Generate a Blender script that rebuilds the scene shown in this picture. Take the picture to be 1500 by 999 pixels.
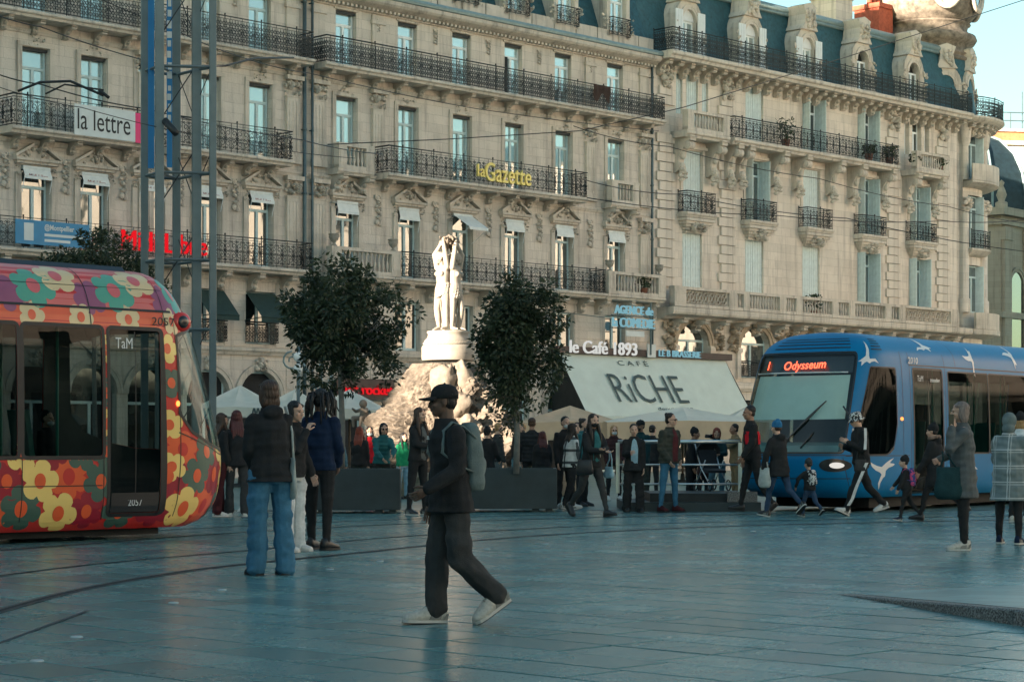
import bpy, bmesh, math, random
import numpy as np
from mathutils import Vector, Matrix, Euler
from mathutils.geometry import delaunay_2d_cdt

R = math.radians
PI = math.pi
random.seed(7)
scene = bpy.context.scene
for o in list(bpy.data.objects):
    bpy.data.objects.remove(o)

# ------------------------------------------------------------------ camera
CAMH = 1.25
cam_data = bpy.data.cameras.new('camera')
cam_data.sensor_width = 36.0
cam_data.lens = 72.0
cam_data.shift_y = 150.5 / 1500.0
cam_data.clip_start = 0.1
cam_data.clip_end = 3000
cam = bpy.data.objects.new('camera', cam_data)
scene.collection.objects.link(cam)
cam.location = (0, 0, CAMH)
cam.rotation_euler = (PI / 2, 0, 0)
scene.camera = cam

# ------------------------------------------------------------------ sky and sun
SUN_EL = R(10.0)
SUN_DIR = Vector((-0.735, -0.678, 0)).normalized()          # horizontal direction towards the sun
TO_SUN = Vector((SUN_DIR.x * math.cos(SUN_EL), SUN_DIR.y * math.cos(SUN_EL), math.sin(SUN_EL)))
world = bpy.data.worlds.new('World')
scene.world = world
world.use_nodes = True
wn = world.node_tree.nodes
wl = world.node_tree.links
wn.clear()
w_out = wn.new('ShaderNodeOutputWorld')
w_bg = wn.new('ShaderNodeBackground')
w_sky = wn.new('ShaderNodeTexSky')
w_sky.sky_type = 'NISHITA'
w_sky.sun_disc = False
w_sky.sun_elevation = SUN_EL
w_sky.sun_rotation = math.atan2(SUN_DIR.x, SUN_DIR.y)
w_sky.altitude = 50
w_sky.air_density = 1.0
w_sky.dust_density = 1.0
w_sky.ozone_density = 1.0
w_mul = wn.new('ShaderNodeMixRGB')
w_mul.blend_type = 'MULTIPLY'
w_mul.inputs[0].default_value = 1.0
w_mul.inputs[2].default_value = (0.88, 1.05, 0.96, 1)       # the photograph's even teal grade
w_bg.inputs[1].default_value = 0.051
wl.new(w_sky.outputs[0], w_mul.inputs[1])
wl.new(w_mul.outputs[0], w_bg.inputs[0])
wl.new(w_bg.outputs[0], w_out.inputs[0])

sun_data = bpy.data.lights.new('sun', 'SUN')
sun_data.energy = 4.3
sun_data.angle = R(0.5)
sun_data.color = (1.0, 0.84, 0.66)
sun = bpy.data.objects.new('sun', sun_data)
scene.collection.objects.link(sun)
sun.location = (-30, -30, 40)
sun.rotation_euler = TO_SUN.to_track_quat('Z', 'Y').to_euler()

scene.view_settings.view_transform = 'Standard'
scene.view_settings.look = 'None'
scene.view_settings.exposure = 2.58
scene.view_settings.gamma = 1.0
scene.view_settings.use_curve_mapping = False

# ------------------------------------------------------------------ helpers
COL = scene.collection

def tag(o, label=None, cat=None, group=None, kind=None):
    if label: o['label'] = label
    if cat: o['category'] = cat
    if group: o['group'] = group
    if kind: o['kind'] = kind
    return o

def empty(name, loc=(0, 0, 0), rz=0.0, label=None, cat=None, group=None):
    o = bpy.data.objects.new(name, None)
    o.empty_display_size = 0.2
    COL.objects.link(o)
    o.location = loc
    o.rotation_euler = (0, 0, rz)
    return tag(o, label, cat, group)

class MB:
    """collects faces for one mesh"""
    def __init__(s):
        s.v = []; s.f = []; s.m = []
    def add(s, vs, fs, m=0):
        b = len(s.v)
        s.v.extend([tuple(v) for v in vs])
        s.f.extend([tuple(i + b for i in f) for f in fs])
        s.m.extend([m] * len(fs))
        return s
    def box(s, x0, x1, y0, y1, z0, z1, m=0):
        v = [(x0,y0,z0),(x1,y0,z0),(x1,y1,z0),(x0,y1,z0),(x0,y0,z1),(x1,y0,z1),(x1,y1,z1),(x0,y1,z1)]
        f = [(0,3,2,1),(4,5,6,7),(0,1,5,4),(1,2,6,5),(2,3,7,6),(3,0,4,7)]
        return s.add(v, f, m)
    def hexa(s, v, m=0):
        f = [(0,3,2,1),(4,5,6,7),(0,1,5,4),(1,2,6,5),(2,3,7,6),(3,0,4,7)]
        return s.add(v, f, m)
    def tube(s, pts, r, n=6, m=0, caps=True):
        pts = [Vector(p) for p in pts]
        rs = r if isinstance(r, (list, tuple)) else [r] * len(pts)
        vs = []; fs = []
        prev = None
        for i, p in enumerate(pts):
            if i == 0: t = pts[1] - pts[0]
            elif i == len(pts) - 1: t = pts[-1] - pts[-2]
            else: t = (pts[i+1] - pts[i]).normalized() + (pts[i] - pts[i-1]).normalized()
            if t.length < 1e-9: t = Vector((0, 0, 1))
            t.normalize()
            if prev is None:
                a = Vector((0, 0, 1)) if abs(t.z) < 0.9 else Vector((1, 0, 0))
                u = t.cross(a).normalized()
            else:
                u = (prev - t * prev.dot(t))
                u = u.normalized() if u.length > 1e-6 else t.orthogonal().normalized()
            prev = u
            w = t.cross(u)
            for k in range(n):
                an = 2 * PI * k / n
                vs.append(p + (u * math.cos(an) + w * math.sin(an)) * rs[i])
        for i in range(len(pts) - 1):
            for k in range(n):
                k2 = (k + 1) % n
                fs.append((i*n+k, i*n+k2, (i+1)*n+k2, (i+1)*n+k))
        if caps:
            fs.append(tuple(range(n - 1, -1, -1)))
            fs.append(tuple((len(pts)-1)*n + k for k in range(n)))
        return s.add(vs, fs, m)
    def lathe(s, prof, n=16, c=(0, 0, 0), m=0, a0=0.0, a1=2*PI, sx=1.0, sy=1.0):
        full = abs(a1 - a0 - 2 * PI) < 1e-6
        cnt = n if full else n + 1
        vs = []; fs = []
        for (r, z) in prof:
            for k in range(cnt):
                an = a0 + (a1 - a0) * k / n
                vs.append((c[0] + r*math.cos(an)*sx, c[1] + r*math.sin(an)*sy, c[2] + z))
        for i in range(len(prof) - 1):
            for k in range(n):
                k2 = (k + 1) % cnt
                fs.append((i*cnt+k, i*cnt+k2, (i+1)*cnt+k2, (i+1)*cnt+k))
        return s.add(vs, fs, m)
    def loft(s, rings, m=0, close=True, caps=True):
        n = len(rings[0]); vs = [p for r in rings for p in r]; fs = []
        for i in range(len(rings) - 1):
            for k in range(n if close else n - 1):
                k2 = (k + 1) % n
                fs.append((i*n+k, i*n+k2, (i+1)*n+k2, (i+1)*n+k))
        if caps and close:
            fs.append(tuple(range(n - 1, -1, -1)))
            fs.append(tuple((len(rings)-1)*n + k for k in range(n)))
        return s.add(vs, fs, m)
    def prism(s, poly, axis, a, b, m=0):
        """poly 2d extruded along axis: 'y' -> (x,z) polygon, 'x' -> (y,z), 'z' -> (x,y)"""
        def P(p, t):
            if axis == 'y': return (p[0], t, p[1])
            if axis == 'x': return (t, p[0], p[1])
            return (p[0], p[1], t)
        n = len(poly)
        vs = [P(p, a) for p in poly] + [P(p, b) for p in poly]
        fs = [tuple(range(n)), tuple(range(2*n-1, n-1, -1))]
        for k in range(n):
            k2 = (k + 1) % n
            fs.append((k, n + k, n + k2, k2))
        return s.add(vs, fs, m)
    def ell(s, c, r, n=12, k=8, m=0, rot=None):
        vs = []; fs = []
        c = Vector(c)
        for i in range(1, k):
            ph = PI * i / k
            for j in range(n):
                an = 2 * PI * j / n
                p = Vector((r[0]*math.sin(ph)*math.cos(an), r[1]*math.sin(ph)*math.sin(an), r[2]*math.cos(ph)))
                if rot: p = rot @ p
                vs.append(c + p)
        top = Vector((0, 0, r[2])); bot = -top
        if rot: top = rot @ top; bot = rot @ bot
        vs.append(c + top); vs.append(c + bot)
        it = len(vs) - 2; ib = it + 1
        for i in range(k - 2):
            for j in range(n):
                j2 = (j + 1) % n
                fs.append((i*n+j, (i+1)*n+j, (i+1)*n+j2, i*n+j2))
        for j in range(n):
            j2 = (j + 1) % n
            fs.append((it, j, j2)); fs.append((ib, (k-2)*n+j2, (k-2)*n+j))
        return s.add(vs, fs, m)
    def cap(s, p0, p1, r0, r1, n=10, m=0):
        p0 = Vector(p0); p1 = Vector(p1); t = (p1 - p0)
        L = t.length
        if L < 1e-6: return s.ell(p0, (r0, r0, r0), m=m)
        t = t / L
        pts = []; rs = []
        for a in (-90, -55, -25, 0):
            pts.append(p0 + t * r0 * math.sin(R(a))); rs.append(max(1e-4, r0 * math.cos(R(a))))
        for a in (0, 25, 55, 90):
            pts.append(p1 + t * r1 * math.sin(R(a))); rs.append(max(1e-4, r1 * math.cos(R(a))))
        return s.tube(pts, rs, n, m)
    def mesh(s, name, mats, smooth=False):
        me = bpy.data.meshes.new(name)
        me.from_pydata(s.v, [], s.f)
        for mt in (mats if isinstance(mats, (list, tuple)) else [mats]):
            me.materials.append(mt)
        if isinstance(mats, (list, tuple)) and len(mats) > 1:
            me.polygons.foreach_set('material_index', s.m)
        if smooth:
            me.polygons.foreach_set('use_smooth', [True] * len(me.polygons))
        me.update()
        return me
    def build(s, name, mats, parent=None, smooth=False, loc=None, rz=None, kind=None):
        return inst(name, s.mesh(name, mats, smooth), parent, loc, rz, kind)

def inst(name, me, parent=None, loc=None, rz=None, kind=None, scale=None):
    o = bpy.data.objects.new(name, me)
    COL.objects.link(o)
    if parent: o.parent = parent
    if loc is not None: o.location = loc
    if rz is not None: o.rotation_euler = (0, 0, rz) if not isinstance(rz, (tuple, list)) else rz
    if scale is not None: o.scale = scale
    if kind: o['kind'] = kind
    return o

def weighted(o, width=0.01, seg=1):
    b = o.modifiers.new('bevel', 'BEVEL'); b.width = width; b.segments = seg; b.limit_method = 'ANGLE'
    return o

def ground_pt(px, py):
    """world point on the ground seen at a pixel of the 1500 px wide photograph"""
    Y = CAMH * 3000.0 / (py - 650.0)
    return ((px - 750.0) / 3000.0 * Y, Y)
def at(px, py, Y):
    return Vector(((px - 750.0) / 3000.0 * Y, Y, CAMH + (650.0 - py) / 3000.0 * Y))

# ------------------------------------------------------------------ materials
M = {}
def new_mat(name):
    m = bpy.data.materials.new(name); m.use_nodes = True
    nt = m.node_tree; nt.nodes.clear()
    out = nt.nodes.new('ShaderNodeOutputMaterial')
    M[name] = m
    return m, nt, out
def node(nt, typ, **kw):
    n = nt.nodes.new(typ)
    for k, v in kw.items():
        if k.startswith('i_'):
            n.inputs[k[2:].replace('_', ' ')].default_value = v
        elif k.startswith('n_'):
            n.inputs[int(k[2:])].default_value = v
        else:
            setattr(n, k, v)
    return n
def c4(c): return (c[0], c[1], c[2], 1.0)
def mul(c, k): return (min(1, c[0]*k), min(1, c[1]*k), min(1, c[2]*k))

def pm(name, col, rough=0.8, var=0.18, scale=4.0, bump=0.0, bscale=40.0, metal=0.0, spec=0.5, coat=0.0, col2=None, stretch=None, rvar=0.0):
    """principled material with noise colour variation and fine bump"""
    m, nt, out = new_mat(name)
    L = nt.links.new
    bs = node(nt, 'ShaderNodeBsdfPrincipled')
    bs.inputs['Roughness'].default_value = rough
    bs.inputs['Metallic'].default_value = metal
    bs.inputs['Specular IOR Level'].default_value = spec
    bs.inputs['Coat Weight'].default_value = coat
    tc = node(nt, 'ShaderNodeTexCoord')
    src = tc.outputs['Object']
    if stretch:
        mp = node(nt, 'ShaderNodeMapping'); mp.inputs['Scale'].default_value = stretch
        L(src, mp.inputs[0]); src = mp.outputs[0]
    nz = node(nt, 'ShaderNodeTexNoise'); nz.inputs['Scale'].default_value = scale
    nz.inputs['Detail'].default_value = 5.0; nz.inputs['Roughness'].default_value = 0.6
    L(src, nz.inputs['Vector'])
    rp = node(nt, 'ShaderNodeValToRGB')
    rp.color_ramp.elements[0].position = 0.3; rp.color_ramp.elements[1].position = 0.7
    rp.color_ramp.elements[0].color = c4(mul(col, 1 - var)); rp.color_ramp.elements[1].color = c4(col2 if col2 else mul(col, 1 + var))
    L(nz.outputs[0], rp.inputs[0]); L(rp.outputs[0], bs.inputs['Base Color'])
    if rvar:
        mr = node(nt, 'ShaderNodeMapRange'); mr.inputs[3].default_value = max(0.02, rough - rvar); mr.inputs[4].default_value = rough + rvar
        L(nz.outputs[0], mr.inputs[0]); L(mr.outputs[0], bs.inputs['Roughness'])
    if bump:
        nb = node(nt, 'ShaderNodeTexNoise'); nb.inputs['Scale'].default_value = bscale; nb.inputs['Detail'].default_value = 4.0
        L(src, nb.inputs['Vector'])
        bp = node(nt, 'ShaderNodeBump'); bp.inputs['Strength'].default_value = min(1.0, bump); bp.inputs['Distance'].default_value = 0.02
        L(nb.outputs[0], bp.inputs['Height']); L(bp.outputs[0], bs.inputs['Normal'])
    L(bs.outputs[0], out.inputs[0])
    return m

def stone_mat(name, col, stain, joint=True, bw=0.95, bh=0.36):
    """ashlar facade stone: blocks of slightly different tone, fine joints, soot streaks and blotches"""
    m, nt, out = new_mat(name); L = nt.links.new
    bs = node(nt, 'ShaderNodeBsdfPrincipled'); bs.inputs['Roughness'].default_value = 0.9; bs.inputs['Specular IOR Level'].default_value = 0.25
    tc = node(nt, 'ShaderNodeTexCoord')
    sp = node(nt, 'ShaderNodeSeparateXYZ'); L(tc.outputs['Object'], sp.inputs[0])
    ad = node(nt, 'ShaderNodeMath', operation='ADD'); L(sp.outputs[0], ad.inputs[0]); L(sp.outputs[1], ad.inputs[1])
    cb = node(nt, 'ShaderNodeCombineXYZ'); L(ad.outputs[0], cb.inputs[0]); L(sp.outputs[2], cb.inputs[1])
    br = node(nt, 'ShaderNodeTexBrick')
    br.inputs['Scale'].default_value = 1.0; br.inputs['Brick Width'].default_value = bw; br.inputs['Row Height'].default_value = bh
    br.inputs['Mortar Size'].default_value = 0.008; br.inputs['Mortar Smooth'].default_value = 0.4; br.inputs['Bias'].default_value = 0.0
    br.inputs['Color1'].default_value = c4(mul(col, 0.93)); br.inputs['Color2'].default_value = c4(mul(col, 1.06)); br.inputs['Mortar'].default_value = c4(mul(col, 0.72 if joint else 1.0))
    L(cb.outputs[0], br.inputs['Vector'])
    # blotches
    n1 = node(nt, 'ShaderNodeTexNoise'); n1.inputs['Scale'].default_value = 0.55; n1.inputs['Detail'].default_value = 7.0; n1.inputs['Roughness'].default_value = 0.65
    L(tc.outputs['Object'], n1.inputs['Vector'])
    r1 = node(nt, 'ShaderNodeValToRGB'); r1.color_ramp.elements[0].position = 0.50; r1.color_ramp.elements[1].position = 0.78
    r1.color_ramp.elements[0].color = (0, 0, 0, 1); r1.color_ramp.elements[1].color = (0.5, 0.5, 0.5, 1)
    L(n1.outputs[0], r1.inputs[0])
    mx1 = node(nt, 'ShaderNodeMixRGB'); L(r1.outputs[0], mx1.inputs[0]); L(br.outputs[0], mx1.inputs[1]); mx1.inputs[2].default_value = c4(mul(stain, 1.5))
    # streaks running down
    mp = node(nt, 'ShaderNodeMapping'); mp.inputs['Scale'].default_value = (2.2, 2.2, 0.16); L(tc.outputs['Object'], mp.inputs[0])
    n2 = node(nt, 'ShaderNodeTexNoise'); n2.inputs['Scale'].default_value = 1.6; n2.inputs['Detail'].default_value = 6.0; n2.inputs['Roughness'].default_value = 0.7
    L(mp.outputs[0], n2.inputs['Vector'])
    r2 = node(nt, 'ShaderNodeValToRGB'); r2.color_ramp.elements[0].position = 0.50; r2.color_ramp.elements[1].position = 0.74
    r2.color_ramp.elements[0].color = (0, 0, 0, 1); r2.color_ramp.elements[1].color = (0.70, 0.70, 0.70, 1)
    L(n2.outputs[0], r2.inputs[0])
    mx2 = node(nt, 'ShaderNodeMixRGB'); L(r2.outputs[0], mx2.inputs[0]); L(mx1.outputs[0], mx2.inputs[1]); mx2.inputs[2].default_value = c4(stain)
    L(mx2.outputs[0], bs.inputs['Base Color'])
    n3 = node(nt, 'ShaderNodeTexNoise'); n3.inputs['Scale'].default_value = 14.0; n3.inputs['Detail'].default_value = 6.0
    L(tc.outputs['Object'], n3.inputs['Vector'])
    sb = node(nt, 'ShaderNodeMath', operation='SUBTRACT'); L(n3.outputs[0], sb.inputs[0]); L(br.outputs['Fac'], sb.inputs[1])
    bp = node(nt, 'ShaderNodeBump'); bp.inputs['Strength'].default_value = 0.45; bp.inputs['Distance'].default_value = 0.03
    L(sb.outputs[0], bp.inputs['Height']); L(bp.outputs[0], bs.inputs['Normal'])
    L(bs.outputs[0], out.inputs[0])
    return m

def glass_mat(name, inner, refl=0.35, rough=0.03, vary=0.5, wav=0.02):
    """window pane: curtain or dark room behind, mirror reflection in front (varies from pane to pane)"""
    m, nt, out = new_mat(name); L = nt.links.new
    oi = node(nt, 'ShaderNodeObjectInfo')
    tc = node(nt, 'ShaderNodeTexCoord')
    nz = node(nt, 'ShaderNodeTexNoise'); nz.inputs['Scale'].default_value = 0.9; L(tc.outputs['Object'], nz.inputs['Vector'])
    bp = node(nt, 'ShaderNodeBump'); bp.inputs['Strength'].default_value = wav; bp.inputs['Distance'].default_value = 0.2; L(nz.outputs[0], bp.inputs['Height'])
    mr = node(nt, 'ShaderNodeMapRange'); mr.inputs[3].default_value = 1 - vary; mr.inputs[4].default_value = 1 + vary; L(oi.outputs['Random'], mr.inputs[0])
    mxc = node(nt, 'ShaderNodeMixRGB', blend_type='MULTIPLY'); mxc.inputs[0].default_value = 1.0; mxc.inputs[1].default_value = c4(inner); L(mr.outputs[0], mxc.inputs[2])
    df = node(nt, 'ShaderNodeBsdfDiffuse'); L(mxc.outputs[0], df.inputs[0])
    gl = node(nt, 'ShaderNodeBsdfGlossy'); gl.inputs['Roughness'].default_value = rough; gl.inputs['Color'].default_value = (0.95, 0.98, 0.98, 1)
    L(bp.outputs[0], gl.inputs['Normal'])
    fr = node(nt, 'ShaderNodeLayerWeight'); fr.inputs['Blend'].default_value = 0.25
    ad = node(nt, 'ShaderNodeMath', operation='ADD'); ad.use_clamp = True; L(fr.outputs['Facing'], ad.inputs[0]); ad.inputs[1].default_value = refl
    mu = node(nt, 'ShaderNodeMath', operation='MULTIPLY'); L(ad.outputs[0], mu.inputs[0]); mu.inputs[1].default_value = 0.85
    ms = node(nt, 'ShaderNodeMixShader'); L(mu.outputs[0], ms.inputs[0]); L(df.outputs[0], ms.inputs[1]); L(gl.outputs[0], ms.inputs[2])
    L(ms.outputs[0], out.inputs[0])
    return m

def clear_mat(name, tint, refl=0.12, rough=0.01):
    """see-through tinted glass with mirror reflections"""
    m, nt, out = new_mat(name); L = nt.links.new
    tr = node(nt, 'ShaderNodeBsdfTransparent'); tr.inputs[0].default_value = c4(tint)
    gl = node(nt, 'ShaderNodeBsdfGlossy'); gl.inputs['Roughness'].default_value = rough
    fr = node(nt, 'ShaderNodeLayerWeight'); fr.inputs['Blend'].default_value = 0.10
    mr = node(nt, 'ShaderNodeMapRange'); mr.inputs[3].default_value = refl; mr.inputs[4].default_value = 0.40; L(fr.outputs['Fresnel'], mr.inputs[0])
    ms = node(nt, 'ShaderNodeMixShader'); L(mr.outputs[0], ms.inputs[0]); L(tr.outputs[0], ms.inputs[1]); L(gl.outputs[0], ms.inputs[2])
    L(ms.outputs[0], out.inputs[0])
    return m

def emit_mat(name, col, st):
    m, nt, out = new_mat(name)
    e = node(nt, 'ShaderNodeEmission'); e.inputs[0].default_value = c4(col); e.inputs[1].default_value = st
    nt.links.new(e.outputs[0], out.inputs[0])
    return m

stone_mat('stone_a', (0.66, 0.58, 0.50), (0.21, 0.172, 0.148))
stone_mat('stone_b', (0.72, 0.63, 0.54), (0.27, 0.22, 0.185), bw=1.2, bh=0.4)
stone_mat('stone_trim', (0.62, 0.545, 0.465), (0.11, 0.092, 0.08), joint=False)
stone_mat('stone_dark', (0.46, 0.36, 0.265), (0.14, 0.11, 0.08), joint=False)
stone_mat('stone_far', (0.40, 0.34, 0.26), (0.17, 0.14, 0.11))
pm('iron', (0.022, 0.025, 0.026), 0.55, 0.3, 6, metal=0.3)
pm('frame_teal', (0.50, 0.62, 0.62), 0.5, 0.1, 8)
pm('frame_white', (0.80, 0.83, 0.82), 0.5, 0.08, 8)
pm('blind_white', (0.72, 0.74, 0.72), 0.8, 0.08, 6)
pm('shutter_pale', (0.60, 0.68, 0.67), 0.6, 0.12, 5)
pm('shutter_white', (0.72, 0.74, 0.74), 0.6, 0.06, 5)
pm('dark_room', (0.010, 0.012, 0.014), 0.8, 0.4, 3)
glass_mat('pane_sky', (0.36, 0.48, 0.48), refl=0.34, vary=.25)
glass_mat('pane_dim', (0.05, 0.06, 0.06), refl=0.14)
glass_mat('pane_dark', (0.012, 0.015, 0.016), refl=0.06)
pm('zinc', (0.22, 0.30, 0.31), 0.5, 0.15, 5, metal=0.35)
pm('slate', (0.022, 0.085, 0.108), 0.55, 0.35, 6, bump=0.3, bscale=18)
pm('dome_stone', (0.15, 0.125, 0.10), 0.85, 0.4, 3.5, bump=0.5, bscale=12, col2=(0.30, 0.25, 0.20))
pm('brick_red', (0.42, 0.10, 0.055), 0.85, 0.25, 6, bump=0.3)
pm('pipe', (0.10, 0.14, 0.15), 0.5, 0.2, 3, metal=0.4)
pm('steel_mast', (0.15, 0.185, 0.19), 0.5, 0.12, 3, metal=0.2)
pm('steel_rail', (0.58, 0.62, 0.63), 0.28, 0.1, 5, metal=0.9)
pm('dark_metal', (0.022, 0.026, 0.028), 0.5, 0.25, 5, metal=0.2)
pm('wire', (0.012, 0.014, 0.015), 0.6, 0.1, 5)
# ------------------------------------------------------------------ facade frame
TH = math.atan2(3000, 2950)
D = Vector((math.cos(TH), math.sin(TH), 0))       # along the facades
N = Vector((D.y, -D.x, 0))                        # out of the facades
P0 = Vector((-4.05, 81.0, 0))

# ------------------------------------------------------------------ paving
def paving_mat():
    m, nt, out = new_mat('paving'); L = nt.links.new
    bs = node(nt, 'ShaderNodeBsdfPrincipled')
    oi = node(nt, 'ShaderNodeObjectInfo'); at_ = node(nt, 'ShaderNodeAttribute'); at_.attribute_name = 'tone'
    ge = node(nt, 'ShaderNodeNewGeometry')
    ad = node(nt, 'ShaderNodeMath', operation='ADD'); L(oi.outputs['Random'], ad.inputs[0]); L(at_.outputs['Fac'], ad.inputs[1])
    fr = node(nt, 'ShaderNodeMath', operation='FRACT'); L(ad.outputs[0], fr.inputs[0])
    r0 = node(nt, 'ShaderNodeValToRGB')
    r0.color_ramp.elements[0].color = (0.078, 0.175, 0.173, 1); r0.color_ramp.elements[1].color = (0.138, 0.272, 0.266, 1)
    L(fr.outputs[0], r0.inputs[0])
    n1 = node(nt, 'ShaderNodeTexNoise'); n1.inputs['Scale'].default_value = 0.9; n1.inputs['Detail'].default_value = 6; n1.inputs['Roughness'].default_value = 0.65
    L(ge.outputs['Position'], n1.inputs['Vector'])
    n2 = node(nt, 'ShaderNodeTexNoise'); n2.inputs['Scale'].default_value = 60; n2.inputs['Detail'].default_value = 3
    L(ge.outputs['Position'], n2.inputs['Vector'])
    mx = node(nt, 'ShaderNodeMixRGB', blend_type='OVERLAY'); mx.inputs[0].default_value = 0.35; L(r0.outputs[0], mx.inputs[1]); L(n1.outputs[0], mx.inputs[2])
    mx2 = node(nt, 'ShaderNodeMixRGB', blend_type='OVERLAY'); mx2.inputs[0].default_value = 0.35; L(mx.outputs[0], mx2.inputs[1]); L(n2.outputs[0], mx2.inputs[2])
    # small dark chewing-gum and dirt spots
    vo = node(nt, 'ShaderNodeTexVoronoi'); vo.inputs['Scale'].default_value = 2.6; L(ge.outputs['Position'], vo.inputs['Vector'])
    rv = node(nt, 'ShaderNodeValToRGB'); rv.color_ramp.elements[0].position = 0.035; rv.color_ramp.elements[1].position = 0.06
    rv.color_ramp.elements[0].color = (0.55, 0.55, 0.55, 1); rv.color_ramp.elements[1].color = (1, 1, 1, 1); L(vo.outputs['Distance'], rv.inputs[0])
    mx3 = node(nt, 'ShaderNodeMixRGB', blend_type='MULTIPLY'); mx3.inputs[0].default_value = 1.0; L(mx2.outputs[0], mx3.inputs[1]); L(rv.outputs[0], mx3.inputs[2])
    L(mx3.outputs[0], bs.inputs['Base Color'])
    mr = node(nt, 'ShaderNodeMapRange'); mr.inputs[3].default_value = 0.20; mr.inputs[4].default_value = 0.33; L(n1.outputs[0], mr.inputs[0]); L(mr.outputs[0], bs.inputs['Roughness'])
    bs.inputs['Specular IOR Level'].default_value = 0.5
    n3 = node(nt, 'ShaderNodeTexNoise'); n3.inputs['Scale'].default_value = 7; n3.inputs['Detail'].default_value = 5; L(ge.outputs['Position'], n3.inputs['Vector'])
    bp = node(nt, 'ShaderNodeBump'); bp.inputs['Strength'].default_value = 0.10; bp.inputs['Distance'].default_value = 0.02; L(n3.outputs[0], bp.inputs['Height'])
    L(bp.outputs[0], bs.inputs['Normal'])
    L(bs.outputs[0], out.inputs[0])
    return m
paving_mat()
pm('joint', (0.014, 0.020, 0.022), 0.6, 0.3, 2.0)
# the far ground carries its slab joints in the material
def far_ground_mat():
    m, nt, out = new_mat('far_paving'); L = nt.links.new
    bs = node(nt, 'ShaderNodeBsdfPrincipled'); bs.inputs['Roughness'].default_value = 0.33
    ge = node(nt, 'ShaderNodeNewGeometry')
    mp = node(nt, 'ShaderNodeMapping'); mp.inputs['Rotation'].default_value = (0, 0, -(TH - PI/2)); L(ge.outputs['Position'], mp.inputs[0])
    br = node(nt, 'ShaderNodeTexBrick'); br.inputs['Scale'].default_value = 1.0; br.inputs['Brick Width'].default_value = 0.95; br.inputs['Row Height'].default_value = 0.5
    br.inputs['Mortar Size'].default_value = 0.012
    br.inputs['Color1'].default_value = (0.078, 0.175, 0.173, 1); br.inputs['Color2'].default_value = (0.138, 0.272, 0.266, 1); br.inputs['Mortar'].default_value = (0.03, 0.045, 0.048, 1)
    L(mp.outputs[0], br.inputs['Vector']); L(br.outputs[0], bs.inputs['Base Color']); L(bs.outputs[0], out.inputs[0])
far_ground_mat()

ROW = 0.50
def in_field(x, y):
    return 7.5 < y < 38.5 and abs(x) < 0.27 * y + 1.2
pav = MB()
S = 900
pav.add([(-S, -S, -0.014), (S, -S, -0.014), (S, S, -0.014), (-S, S, -0.014)], [(0, 1, 2, 3)], 0)
fld = [(-0.27*7.5-1.6, 7.0), (0.27*7.5+1.6, 7.0), (0.27*38.5+1.8, 39.0), (-0.27*38.5-1.8, 39.0)]
pav.add([(x, y, -0.010) for x, y in fld], [(0, 1, 2, 3)], 1)
pavement = pav.build('pavement', [M['far_paving'], M['joint']], kind='structure')
tag(pavement, 'grey-green polished stone paving of the open square', 'pavement')

rng = random.Random(11)
slabs = []
LENS = (0.78, 0.95, 1.12)
for iv in range(-20, 90):
    v = iv * ROW
    u = -40 + rng.random()
    while u < 40:
        k = rng.randrange(3); ln = LENS[k]
        c = D * (v + ROW/2) + N * (u + ln/2)
        if in_field(c.x, c.y):
            px = 750 + 3000 * c.x / c.y; py = 650 + 3750 / c.y
            vis = -30 < px < 1530 and py < 1010
            area = ln * ROW / c.y ** 3
            slabs.append((area if vis else area * 1e-6, c.x, c.y, k))
        u += ln
slabs.sort(reverse=True)
def slab_verts(ln):
    g = 0.012; b = 0.003; hx = ln/2 - g; hy = ROW/2 - g
    lo = [(-hx,-hy,-0.03),(hx,-hy,-0.03),(hx,hy,-0.03),(-hx,hy,-0.03)]
    md = [(-hx,-hy,-b),(hx,-hy,-b),(hx,hy,-b),(-hx,hy,-b)]
    tp = [(-hx+b,-hy+b,0),(hx-b,-hy+b,0),(hx-b,hy-b,0),(-hx+b,hy-b,0)]
    f = [(8,9,10,11)]
    for k in range(4):
        k2 = (k+1) % 4
        f.append((k, k2, 4+k2, 4+k)); f.append((4+k, 4+k2, 8+k2, 8+k))
    return lo + md + tp, f
slab_me = []
for ln in LENS:
    b = MB(); b.add(*slab_verts(ln)); slab_me.append(b.mesh('paving_slab', M['paving']))
rotN = math.atan2(N.y, N.x)
for (ar, x, y, k) in slabs[:300]:
    o = inst('paving_slab', slab_me[k], pavement, (x, y, rng.uniform(-0.0015, 0.0015)), (rng.uniform(-.0026, .0026), rng.uniform(-.002, .002), rotN))
rest = MB(); tones = []
for (ar, x, y, k) in slabs[300:]:
    vs, fs = slab_verts(LENS[k])
    rm = Matrix.Translation((x, y, rng.uniform(-0.0015, 0.0015))) @ Euler((rng.uniform(-.0018, .0018), rng.uniform(-.0012, .0012), rotN)).to_matrix().to_4x4()
    rest.add([rm @ Vector(v) for v in vs], fs)
    tones += [rng.random()] * len(fs)
ro = rest.build('paving_slabs', M['paving'], pavement, kind='stuff')
ta = ro.data.attributes.new('tone', 'FLOAT', 'FACE'); ta.data.foreach_set('value', tones)

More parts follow.
